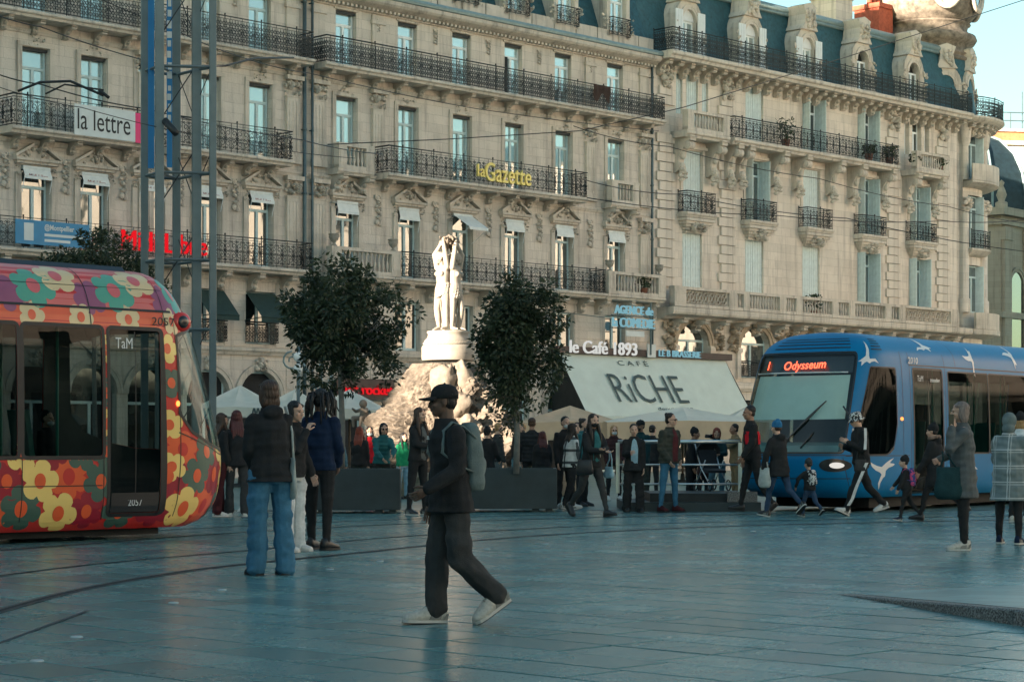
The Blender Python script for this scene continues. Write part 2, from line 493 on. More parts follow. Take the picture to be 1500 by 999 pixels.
# ------------------------------------------------------------------ tram rails sunk in the paving
pm('rail_steel', (0.035, 0.030, 0.028), 0.45, 0.3, 5, metal=0.5)
pm('rail_slot', (0.008, 0.008, 0.008), 0.8, 0.2, 5)
pm('rail_edge', (0.12, 0.11, 0.10), 0.4, 0.3, 5, metal=0.6)
pm('expansion_joint', (0.022, 0.020, 0.022), 0.6, 0.2, 4)
def catmull(pts, n=8):
    out = []
    P = [Vector((p[0], p[1], 0)) for p in pts]
    for i in range(len(P) - 1):
        a = P[max(0, i-1)]; b = P[i]; c = P[i+1]; d = P[min(len(P)-1, i+2)]
        for k in range(n):
            t = k / n
            out.append(0.5 * ((2*b) + (-a + c)*t + (2*a - 5*b + 4*c - d)*t*t + (-a + 3*b - 3*c + d)*t**3))
    out.append(P[-1])
    return out
def offset(path, d):
    o = []
    for i, p in enumerate(path):
        t = (path[min(i+1, len(path)-1)] - path[max(i-1, 0)]).normalized()
        o.append(p + Vector((-t.y, t.x, 0)) * d)
    return o
def strip(mb, path, w0, w1, z, m):
    a = offset(path, w0); b = offset(path, w1)
    vs = []; fs = []
    for p, q in zip(a, b):
        vs += [(p.x, p.y, z), (q.x, q.y, z)]
    for i in range(len(path) - 1):
        fs.append((2*i, 2*i+1, 2*i+3, 2*i+2))
    mb.add(vs, fs, m)
def rail(path, label, w=0.065):
    mb = MB()
    strip(mb, path, w, -w, 0.0035, 0)
    strip(mb, path, 0.020, -0.022, 0.0055, 1)
    strip(mb, path, w, 0.028, 0.0060, 2)
    o = mb.build('tram_rail', [M['rail_steel'], M['rail_slot'], M['rail_edge']])
    tag(o, label, 'rail', 'tram rails sunk in the paving')
    return o
path1 = catmull([(-3.7, 9.0), (-3.86, 13.0), (-3.83, 15.3), (-3.73, 17.2), (-3.47, 18.94), (-3.07, 20.5), (-2.54, 21.8), (-1.93, 23.1), (-0.94, 25.4), (-0.44, 26.5), (0.47, 28.0), (1.47, 29.3), (2.53, 30.4), (3.65, 31.3), (5.98, 32.6), (8.4, 33.8), (12.0, 35.6), (17, 38)])
rail(path1, 'dark grooved rail curving across the open paving, the one beside the blue jeans')
rail(offset(path1, 1.44), 'thin grooved rail of the same curve, nearer the flower-painted tram', 0.035)
path3 = [p for p in offset(path1, 4.1)]
rail(path3, 'thin grooved rail of the far curve, passing in front of the planters', 0.035)
rail(offset(path3, 1.44), 'farthest grooved rail, close under the planter boxes', 0.03)
ej = MB(); strip(ej, [Vector((*ground_pt(-60, 965), 0)), Vector((*ground_pt(0, 942), 0)), Vector((*ground_pt(130, 894), 0))], 0.018, -0.018, 0.004, 0)
tag(ej.build('expansion_joint', M['expansion_joint']), 'short dark joint line slanting over the slabs in front of the rail', 'joint')

# small round studs let into the paving
pm('stud', (0.40, 0.46, 0.46), 0.35, 0.1, 5, metal=0.3)
sb = MB(); sb.lathe([(0.0, 0.010), (0.034, 0.009), (0.042, 0.004), (0.042, 0.0)], 14)
stud_me = sb.mesh('paving_stud', M['stud'], True)
for px, py in [(325,864),(254,883),(112,933),(54,968),(556,822),(483,834),(713,804),(799,796.5),(955,786),(1030,782),(1103,778),(1172,775),(1211,781),(1242,773),(1310,771)]:
    x, y = ground_pt(px, py)
    tag(inst('paving_stud', stud_me, None, (x, y, 0.0)), 'small pale round stud set flush into the grey paving', 'stud', 'round studs in the paving')

# raised granite kerb and ramp
def granite():
    m, nt, out = new_mat('granite'); L = nt.links.new
    bs = node(nt, 'ShaderNodeBsdfPrincipled'); bs.inputs['Roughness'].default_value = 0.8
    ge = node(nt, 'ShaderNodeNewGeometry')
    n1 = node(nt, 'ShaderNodeTexNoise'); n1.inputs['Scale'].default_value = 70; n1.inputs['Detail'].default_value = 3; L(ge.outputs['Position'], n1.inputs['Vector'])
    rp = node(nt, 'ShaderNodeValToRGB'); rp.color_ramp.elements[0].position = 0.4; rp.color_ramp.elements[1].position = 0.62
    rp.color_ramp.elements[0].color = (0.055, 0.05, 0.045, 1); rp.color_ramp.elements[1].color = (0.30, 0.30, 0.28, 1)
    L(n1.outputs[0], rp.inputs[0]); L(rp.outputs[0], bs.inputs['Base Color'])
    bp = node(nt, 'ShaderNodeBump'); bp.inputs['Strength'].default_value = 0.6; bp.inputs['Distance'].default_value = 0.01; L(n1.outputs[0], bp.inputs['Height']); L(bp.outputs[0], bs.inputs['Normal'])
    L(bs.outputs[0], out.inputs[0])
granite()
K0 = Vector((*ground_pt(1225, 870), 0)); K1 = Vector((*ground_pt(1500, 918), 0))
kd = (K1 - K0); kl = kd.length; kd.normalize()
kn = Vector((-kd.y, kd.x, 0))                       # away from the camera side
if kn.y < 0: kn = -kn
ramp_root = empty('kerb_ramp', K0, 0, 'speckled granite kerb rising out of the paving into a low ramp', 'kerb')
pos = 0.0; rise = 0.112 / kl
for i in range(7):
    ln = 0.75
    a, b = pos, pos + ln - 0.006
    mb = MB()
    za, zb = max(0.002, a * rise), b * rise
    w = 0.16
    P = lambda t, o, z: tuple(kd * t + kn * o + Vector((0, 0, z)))
    nseg = 6
    for j in range(nseg):
        t0 = a + (b - a) * j / nseg; t1 = a + (b - a) * (j + 1) / nseg
        z0 = za + (zb - za) * j / nseg; z1 = za + (zb - za) * (j + 1) / nseg
        e0 = 0.012 * min(1, z0 / 0.02); e1 = 0.012 * min(1, z1 / 0.02)
        mb.add([P(t0, 0, -0.02), P(t1, 0, -0.02), P(t1, 0, z1 - e1), P(t0, 0, z0 - e0), P(t1, 0.012, z1), P(t0, 0.012, z0), P(t1, w, z1), P(t0, w, z0), P(t1, w, -0.02), P(t0, w, -0.02)],
               [(0,1,2,3), (3,2,4,5), (5,4,6,7), (7,6,8,9)])
    mb.build('kerb_stone', M['granite'], ramp_root)
    pos += ln
mb = MB()
T = pos
Bk = Vector((9.5, 21.5, 0)) - K0
top = [kd * 0.0 + kn * 0.162, kd * T + kn * 0.162, Vector((13, 15.5, 0)) - K0, Bk]
mb.add([(top[0].x, top[0].y, 0.003), (top[1].x, top[1].y, T * rise), (top[2].x, top[2].y, T * rise), (top[3].x, top[3].y, 0.003)], [(0, 1, 2, 3)])
mb.build('ramp_top', M['far_paving'], ramp_root)
# ------------------------------------------------------------------ facade kit
def facade_root(name, s0, label, cat):
    p = P0 + D * s0
    return empty(name, (p.x, p.y, 0), TH, label, cat)

def wall_with_openings(s0, s1, z0, z1, ops, depth, base_s):
    """front sheet at o=0 with rectangular openings, and their reveals"""
    mb = MB()
    xs = sorted(set([s0, s1] + [a for o in ops for a in o[:2] if s0 < a < s1]))
    zs = sorted(set([z0, z1] + [a for o in ops for a in o[2:4] if z0 < a < z1]))
    for i in range(len(xs) - 1):
        j = 0
        while j < len(zs) - 1:
            cx = (xs[i] + xs[i+1]) / 2
            def hole(jj):
                cz = (zs[jj] + zs[jj+1]) / 2
                return any(o[0] < cx < o[1] and o[2] < cz < o[3] for o in ops)
            if hole(j): j += 1; continue
            k = j
            while k + 1 < len(zs) - 1 and not hole(k + 1): k += 1
            a, b, c, d = xs[i] - base_s, xs[i+1] - base_s, zs[j], zs[k+1]
            mb.add([(a,0,c),(b,0,c),(b,0,d),(a,0,d)], [(0,1,2,3)])
            j = k + 1
    for o in ops:
        a, b, c, d = o[0] - base_s, o[1] - base_s, o[2], o[3]
        y = depth
        mb.add([(a,0,c),(a,y,c),(a,y,d),(a,0,d)], [(0,1,2,3)])
        mb.add([(b,0,c),(b,y,c),(b,y,d),(b,0,d)], [(3,2,1,0)])
        mb.add([(a,0,c),(b,0,c),(b,y,c),(a,y,c)], [(0,1,2,3)])
        mb.add([(a,0,d),(b,0,d),(b,y,d),(a,y,d)], [(3,2,1,0)])
        mb.add([(a,y,c),(b,y,c),(b,y,d),(a,y,d)], [(0,1,2,3)], 1)
    return mb

_cache = {}
def window_meshes(w, h, style, fm, gm):
    key = (round(w, 3), round(h, 3), style, fm, gm)
    if key in _cache: return _cache[key]
    t = 0.07
    fr = MB(); panes = []
    x0, x1 = -w/2, w/2
    fr.box(x0, x0+t, 0, 0.07, 0, h); fr.box(x1-t, x1, 0, 0.07, 0, h)
    fr.box(x0+t, x1-t, 0.002, 0.068, h-t, h); fr.box(x0+t, x1-t, 0.002, 0.068, 0, t*1.4)
    if style == 'arch':
        tz = h * 0.68
    elif style == 'small':
        tz = None
    else:
        tz = h * 0.76
    zt = tz if tz else h - t
    if tz: fr.box(x0+t, x1-t, -0.012, 0.066, tz-0.05, tz+0.05)
    fr.box(-0.055, 0.055, -0.014, 0.064, t*1.4, zt - (0.05 if tz else 0))
    if style == 'cross' and tz:
        fr.box(-0.035, 0.035, -0.006, 0.062, tz+0.05, h-t)
    fme = fr.mesh('window', M[fm])
    rects = [(x0+t, -0.055, t*1.4, zt - (0.05 if tz else 0)), (0.055, x1-t, t*1.4, zt - (0.05 if tz else 0))]
    if tz:
        if style == 'cross': rects += [(x0+t, -0.035, tz+0.05, h-t), (0.035, x1-t, tz+0.05, h-t)]
        else: rects += [(x0+t, x1-t, tz+0.05, h-t)]
    for (a, b, c, d) in rects:
        g = MB(); g.add([(a,0.035,c),(b,0.035,c),(b,0.035,d),(a,0.035,d)], [(0,1,2,3)])
        panes.append(g.mesh('pane', M[gm]))
    _cache[key] = (fme, panes)
    return _cache[key]

def window(root, base, s, z, w, h, style='door', fm='frame_teal', gm='pane_sky', depth=0.2, rz=None, loc=None):
    fme, panes = window_meshes(w, h, style, fm, gm)
    f = inst('window', fme, root, loc if loc else (s - base, depth, z), rz)
    for p in panes:
        # each pane leans a hair so reflections differ from pane to pane
        inst('pane', p, f, None, (random.uniform(-.006, .006), random.uniform(-.003, .003), random.uniform(-.006, .006)))
    return f

def arch_fill(w, spring, top, z0, depth, n=12):
    """stone spandrels that turn a rectangular opening (width w, top) into an arch springing at 'spring'"""
    mb = MB(); r = w / 2; rise = top - spring
    pts = [(-r * math.cos(PI * k / n), spring + rise * math.sin(PI * k / n)) for k in range(n + 1)]
    for k in range(n):
        a, b = pts[k], pts[k+1]
        mb.add([(a[0],0,a[1]),(b[0],0,b[1]),(b[0],0,top+0.001),(a[0],0,top+0.001)], [(0,1,2,3)])
        mb.add([(a[0],0,a[1]),(b[0],0,b[1]),(b[0],depth,b[1]),(a[0],depth,a[1])], [(3,2,1,0)])
    return mb

def arch_ring(w, spring, top, tk, pr, n=14):
    """moulded archivolt standing proud of the wall"""
    mb = MB(); r = w/2; rise = top - spring
    for (ri, ro_, p) in ((0.0, tk*0.6, pr*0.7), (tk*0.6, tk, pr)):
        rings = []
        for k in range(n + 1):
            c, s_ = -math.cos(PI*k/n), math.sin(PI*k/n)
            a = ((r+ri)*c, spring + (rise+ri)*s_); b = ((r+ro_)*c, spring + (rise+ro_)*s_)
            rings.append([(a[0], 0.02, a[1]), (b[0], 0.02, b[1]), (b[0], -p, b[1]), (a[0], -p, a[1])])
        mb.loft(rings)
    return mb

def profile_band(s0, s1, prof, base, ends=True):
    """moulding of (o, z) profile running along the facade"""
    mb = MB()
    ra = [(s0 - base, -o, z) for o, z in prof]; rb = [(s1 - base, -o, z) for o, z in prof]
    n = len(prof)
    mb.add(ra + rb, [(k, k+1, n+k+1, n+k) for k in range(n-1)] + ([tuple(range(n-1, -1, -1)), tuple(range(n, 2*n))] if ends else []))
    return mb

def carved(seed, w, h, d, n=22, smin=0.12, smax=0.3):
    """lump of carved ornament: leaf and fruit shapes piled inside w x h, d deep"""
    rg = random.Random(seed); mb = MB()
    for i in range(n):
        x = rg.uniform(-.5, .5) * w; z = rg.uniform(0, 1) * h
        edge = 1 - max(abs(x) / (w/2), abs(z - h/2) / (h/2)) ** 2 * 0.6
        r = rg.uniform(smin, smax) * min(w, h) * 0.6
        mb.ell((x * 0.88, -d * 0.35 * edge * rg.uniform(.5, 1.2), z * 0.9 + h * .05), (r * rg.uniform(.7, 1.3), d * 0.5 * edge, r * rg.uniform(.6, 1.2)), 7, 5, rot=Euler((rg.uniform(-.4,.4), rg.uniform(-1.5, 1.5), 0)).to_matrix())
    return mb

def console_mesh(w, h, d, name='bracket', mat='stone_trim'):
    """scrolled bracket: S-shaped side profile, h high, projecting d at the top; origin at top back centre"""
    prof = [(0, 0), (d, 0), (d, -0.10*h)]
    for k in range(9):
        a = R(80 - k * 30); prof.append((d*0.80 + d*0.18*math.cos(a), -0.22*h + 0.12*h*math.sin(a)))
    prof += [(d*0.52, -0.34*h), (d*0.36, -0.5*h), (d*0.30, -0.68*h), (d*0.36, -0.8*h), (d*0.30, -0.92*h), (d*0.12, -h), (0, -h)]
    mb = MB()
    mb.prism([(-y, z) for y, z in prof], 'x', -w/2, w/2)
    mb.box(-w*0.62, w*0.62, -d*1.06, 0, -0.002, 0.05*h)
    for sx in (-1, 1):
        mb.ell((sx*w/2, -d*0.8, -0.2*h), (w*0.12, d*0.13, h*0.1), 8, 6)
    mb.ell((0, -d*0.42, -0.45*h), (w*0.36, d*0.16, h*0.18), 8, 6)
    mb.ell((0, -d*0.36, -0.8*h), (w*0.42, d*0.14, h*0.12), 8, 6)
    return mb.mesh(name, M[mat])

BR_S = console_mesh(0.20, 0.42, 0.70)
BR_M = console_mesh(0.26, 0.62, 0.80)
BR_L = console_mesh(0.40, 1.55, 1.0)

def pediment_mesh(w, seed):
    mb = MB(); h = 0.52
    mb.box(-w/2, w/2, -0.26, 0.0, 0.0, 0.10); mb.box(-w/2+.06, w/2-.06, -0.18, 0, -0.09, 0.002)
    for sx in (-1, 1):
        # raking cornice, broken at the crown
        a = (sx*w/2, 0.101); b = (sx*w*0.10, h)
        dx, dz = b[0]-a[0], b[1]-a[1]; l = math.hypot(dx, dz); nx, nz = -dz/l*sx*-1, abs(dx)/l
        t = 0.10
        poly = [a, b, (b[0], b[1]+t), (a[0], a[1]+t)]
        if sx > 0: poly = poly[::-1]
        mb.prism(poly, 'y', -0.24, -0.003)
    mb.prism([(-w/2+.1, .1), (w/2-.1, .1), (w*.1, h-.05), (-w*.1, h-.05)], 'y', -0.07, -0.004)
    c = carved(seed, w*0.62, h*0.85, 0.22, 16); mb.add([(x, y-.06, z+.1) for x, y, z in c.v], c.f)
    return mb.mesh('pediment', M['stone_trim'])

def pilaster_mesh(w, z0, z1, pr, seed, base=True):
    mb = MB(); h = z1 - z0
    mb.box(-w/2, w/2, -pr, 0.0, 0, h - 0.78)
    mb.box(-w/2-.05, w/2+.05, -pr-.05, 0, 0, 0.26); mb.box(-w/2-.03, w/2+.03, -pr-.03, 0, 0.262, 0.34)
    for k in (-1, 0, 1):   # fluting
        mb.box(k*w*0.27 - w*.07, k*w*0.27 + w*.07, -pr-.018, -pr+.01, 0.45, h-0.95)
    mb.box(-w/2-.03, w/2+.03, -pr-.03, 0, h-0.80, h-0.74)
    c = carved(seed, w*1.35, 0.58, pr*2.6, 26, .12, .26); mb.add([(x, y-pr*.4, z+h-.74) for x, y, z in c.v], c.f)
    mb.box(-w/2-.10, w/2+.10, -pr-.14, 0, h-0.16, h)
    return mb.mesh('pilaster', M['stone_trim'])

# ---- wrought iron
def spiral(cx, cz, r, a0, turns, sgn=1, n=11, shrink=0.28):
    pts = []
    for k in range(n):
        t = k / (n - 1); a = a0 + sgn * turns * 2 * PI * t; rr = r * (1 - (1 - shrink) * t)
        pts.append((cx + rr * math.cos(a), cz + rr * math.sin(a)))
    return pts
def scroll_tile(kind):
    """2d curves (x 0..0.52, z 0..0.80) of one ironwork panel"""
    cs = []
    W = 0.52
    if kind == 0:
        for sx in (0, 1):
            f = (lambda x: x) if sx == 0 else (lambda x: W - x)
            for (cx, cz, r, a0, tn, sg) in ((.13,.56,.115,R(-60),1.1,1), (.13,.24,.115,R(60),1.1,-1), (.20,.40,.06,R(180),1.0,1), (.07,.40,.05,R(0),1.0,-1), (.055,.70,.05,R(-90),.9,1), (.055,.10,.05,R(90),.9,-1), (.21,.70,.045,R(200),.9,-1), (.21,.10,.045,R(160),.9,1)):
                cs.append([(f(x), z) for x, z in spiral(cx, cz, r, a0, tn, sg)])
        cs.append([(W/2, 0.02), (W/2, 0.78)])
        cs.append([(W/2 + .05*math.cos(2*PI*k/8), .40 + .07*math.sin(2*PI*k/8)) for k in range(9)])
    else:
        for i in range(4):
            x = (i + .5) * W / 4
            cs.append([(x, .02), (x, .78)])
        for i in range(4):
            x = i * W / 4 + W/8
            for (z, r) in ((.14,.055), (.30,.06), (.47,.06), (.64,.055)):
                cs.append([(x + r*math.cos(2*PI*k/7 + z), z + r*1.1*math.sin(2*PI*k/7 + z)) for k in range(8)])
        for i in range(2):
            cs.append(spiral(.13 + .26*i, .40, .12, R(90 + 180*i), 1.2, 1))
    return cs
TILES = [scroll_tile(0), scroll_tile(1)]
def path_fn(path):
    P = [Vector((p[0], p[1])) for p in path]
    Ls = [0]
    for i in range(len(P)-1): Ls.append(Ls[-1] + (P[i+1]-P[i]).length)
    def f(t):
        t = max(0, min(Ls[-1], t))
        for i in range(len(P)-1):
            if t <= Ls[i+1] + 1e-9:
                k = (t - Ls[i]) / max(1e-9, Ls[i+1]-Ls[i])
                return P[i].lerp(P[i+1], k)
        return P[-1]
    return f, Ls
def railing(root, base, path, z, h, kind=0, name='railing', post_every=1.6, r=0.0145):
    """ornate iron balustrade along a plan path of (s, o) points"""
    f, Ls = path_fn(path); L = Ls[-1]
    mb = MB()
    def P3(t, zz):
        p = f(t); return (p.x - base, -p.y, z + zz)
    # rails follow the path corners
    ts = sorted(set(Ls))
    for zz, rr in ((h, 0.028), (h - 0.10, 0.014), (0.06, 0.018)):
        mb.tube([P3(t, zz) for t in ts], rr, 4)
    n = max(1, round(L / 0.52)); w = L / n
    sc = (h - 0.16) / 0.80
    for i in range(n):
        for c in TILES[kind]:
            mb.tube([P3(i*w + x/0.52*w, 0.06 + zz*sc) for x, zz in c], r, 3, caps=False)
        mb.tube([P3(i*w, 0.0), P3(i*w, h)], 0.012, 4, caps=False)
    np_ = max(1, round(L / post_every))
    for i in range(np_ + 1):
        t = L * i / np_
        mb.tube([P3(t, 0.0), P3(t, h + 0.03)], 0.022, 4)
        p = P3(t, h + 0.06); mb.ell(p, (0.035, 0.035, 0.045), 6, 4)
    return mb.build(name, M['iron'], root)

def balcony(root, base, s0, s1, z, out=0.95, h=1.0, kind=0, br=None, brs=None, rail=True, slab_mat='stone_trim', thick=0.22):
    """stone slab with moulded edge > railing and brackets as its pieces"""
    prof = [(-0.02, z - thick), (out*0.86, z - thick), (out*0.90, z - thick*0.62), (out*0.97, z - thick*0.55), (out*1.0, z - thick*0.42), (out*1.0, z - 0.03), (out*0.96, z), (-0.02, z)]
    sl = profile_band(s0, s1, prof, base).build('balcony', M[slab_mat], root)
    if rail:
        o = out - 0.07
        railing(sl, base, [(s0+.06, 0.02), (s0+.06, o), (s1-.06, o), (s1-.06, 0.02)], z, h, kind)
    if br is not None:
        for s in (brs or []):
            inst('bracket', br, sl, (s - base, 0, z - thick - 0.003))
    return sl

def baluster_prof(h):
    return [(0.055,0),(0.055,.05*h),(0.03,.09*h),(0.035,.14*h),(0.062,.32*h),(0.055,.42*h),(0.03,.62*h),(0.026,.78*h),(0.045,.88*h),(0.055,.92*h),(0.055,h)]
def balustrade(root, base, segs, z, h, o, name='balustrade', mat='stone_trim'):
    """segs: list of (s0, s1, kind) with kind pier / bal / pierced; front plane at o"""
    root_o = None
    s0 = segs[0][0]; s1 = segs[-1][1]
    mb = MB()
    y = -o
    mb.box(s0-base, s1-base, y-0.02, y+0.26, z, z+0.14)
    mb.box(s0-base-.02, s1-base+.02, y-0.05, y+0.29, z+h-0.13, z+h)
    b = mb.build(name, M[mat], root)
    for (a, c, k) in segs:
        m2 = MB()
        if k == 'pier':
            m2.box(a-base, c-base, y-0.04, y+0.28, z+0.002, z+h-0.004)
            m2.box(a-base+.07, c-base-.07, y-0.06, y, z+.22, z+h-.22)
            m2.build('pier', M[mat], b)
        elif k == 'bal':
            n = max(1, round((c - a) / 0.21))
            for i in range(n):
                m2.lathe(baluster_prof(h-.268), 8, (a - base + (i+.5)*(c-a)/n, y+.12, z+.139))
            m2.build('balusters', M[mat], b, True, kind='stuff')
        else:
            n = max(1, round((c - a) / 0.42)); w = (c - a) / n
            hh = h - .27
            for i in range(n):
                for (fx, fz, rr) in ((.5,.5,.19),(.0,.0,.16),(1,.0,.16),(0,1,.16),(1,1,.16)):
                    cx = a - base + (i+fx)*w; cz = z + .14 + fz*hh
                    pts = [(min(c-base-.01, max(a-base+.01, cx + rr*1.15*math.cos(2*PI*q/12))), y+.10, min(z+.14+hh-.01, max(z+.145, cz + rr*1.3*math.sin(2*PI*q/12)))) for q in range(13)]
                    m2.tube(pts, 0.040, 4, caps=False)
                m2.tube([(a-base+i*w, y+.10, z+.14), (a-base+(i+1)*w, y+.10, z+h-.13)], 0.035, 4, caps=False)
                m2.tube([(a-base+i*w, y+.10, z+h-.13), (a-base+(i+1)*w, y+.10, z+.14)], 0.035, 4, caps=False)
            m2.add([(a-base, y+.2, z+.14), (c-base, y+.2, z+.14), (c-base, y+.2, z+h-.13), (a-base, y+.2, z+h-.13)], [(0,1,2,3)], 1)
            m2.build('pierced_panel', [M[mat], M['stone_dark']], b)
    return b

def shutter_mesh(w, h, mat='shutter_pale', slats=True):
    mb = MB()
    mb.box(0, w, 0, 0.035, 0, h)
    n = max(2, round(w / 0.16))
    for i in range(n):     # vertical boards
        mb.box(i*w/n + .012, (i+1)*w/n - .012, -0.014, 0.0, 0.02, h-.02)
    return mb.mesh('shutter', M[mat])

# ---- text: built as font outlines, turned into meshes at the end
PENDING_TEXT = []
def text(body, size, mat, parent, loc, rot, name='lettering', extrude=0.02, width=None, shear=0.0, space=1.0, bold=0.0, align='LEFT'):
    cu = bpy.data.curves.new(name, 'FONT')
    cu.body = body; cu.size = size; cu.extrude = extrude; cu.shear = shear; cu.space_character = space; cu.offset = bold
    cu.align_x = align
    cu.resolution_u = 3
    cu.materials.append(M[mat])
    o = bpy.data.objects.new(name, cu); COL.objects.link(o)
    if parent: o.parent = parent
    o.location = loc; o.rotation_euler = rot
    PENDING_TEXT.append((o, width))
    return o
def finish_text():
    dg = bpy.context.evaluated_depsgraph_get()
    for (o, width) in PENDING_TEXT:
        me = bpy.data.meshes.new_from_object(o.evaluated_get(dg))
        if width and len(me.vertices):
            xs = [v.co.x for v in me.vertices]; k = width / max(1e-6, max(xs) - min(xs)); x0 = min(xs)
            for v in me.vertices: v.co.x = (v.co.x - x0) * k
        n = bpy.data.objects.new(o.name, me); COL.objects.link(n)
        n.parent = o.parent; n.location = o.location; n.rotation_euler = o.rotation_euler
        for k in ('label', 'category', 'group', 'kind'):
            if k in o: n[k] = o[k]
        for ch in list(o.children): ch.parent = n
        nm = o.name
        bpy.data.objects.remove(o); n.name = nm
# ------------------------------------------------------------------ building on the left and the one in the middle (same order of floors)
pm('awning_green', (0.018, 0.045, 0.042), 0.85, 0.2, 6, bump=0.2)
pm('sign_white', (0.62, 0.65, 0.64), 0.6, 0.06, 4)
pm('sign_black', (0.012, 0.014, 0.016), 0.6, 0.1, 4)
pm('sign_pink', (0.75, 0.02, 0.16), 0.5, 0.06, 4)
pm('sign_yellow', (0.92, 0.70, 0.20), 0.5, 0.08, 4)
pm('sign_blue', (0.02, 0.22, 0.42), 0.5, 0.12, 2)
pm('sign_teal', (0.22, 0.45, 0.50), 0.5, 0.1, 4)
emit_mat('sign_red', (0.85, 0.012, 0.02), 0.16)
pm('print_red', (0.35, 0.10, 0.09), 0.7, 0.1, 4)
pm('urn_stone', (0.30, 0.27, 0.23), 0.9, 0.3, 8, bump=0.4)
pm('leaf_pot', (0.03, 0.05, 0.02), 0.7, 0.4, 10)
pm('terracotta', (0.20, 0.08, 0.05), 0.8, 0.2, 6)

PEDS = [pediment_mesh(1.75, 31), pediment_mesh(1.75, 47)]
def body_box(root, base, s0, s1, z1, depth, mat):
    mb = MB()
    mb.add([(s0-base, 0.42, 0), (s1-base, 0.42, 0), (s1-base, depth, 0), (s0-base, depth, 0),
            (s0-base, 0.42, z1), (s1-base, 0.42, z1), (s1-base, depth, z1), (s0-base, depth, z1)],
           [(0,3,7,4), (1,5,6,2), (2,6,7,3), (4,5,6,7)])
    mb.add([(s0-base, 0, 0), (s0-base, 0.42, 0), (s0-base, 0.42, z1), (s0-base, 0, z1)], [(0,1,2,3)])
    mb.add([(s1-base, 0, 0), (s1-base, 0.42, 0), (s1-base, 0.42, z1), (s1-base, 0, z1)], [(3,2,1,0)])
    return mb.build('side_walls', M[mat], root)

def drainpipe(root, base, s, z0, z1, o=0.18, r=0.075):
    mb = MB()
    mb.tube([(s-base, -o, z0), (s-base, -o, z1)], r, 8)
    k = z0 + 1
    while k < z1:
        mb.tube([(s-base, -o, k), (s-base, -o, k+.1)], r*1.25, 8); mb.box(s-base-.02, s-base+.02, -o, 0, k+.03, k+.07); k += 2.4
    return mb.build('drainpipe', M['pipe'], root, True)

CORNICE = [(0, 17.95), (0.10, 17.95), (0.12, 18.08), (0.30, 18.14), (0.52, 18.22), (0.60, 18.30), (0.62, 18.44), (0, 18.46)]
GUTTER = [(0, 18.462), (0.66, 18.462), (0.70, 18.56), (0.66, 18.66), (0.2, 18.70), (0, 18.70)]

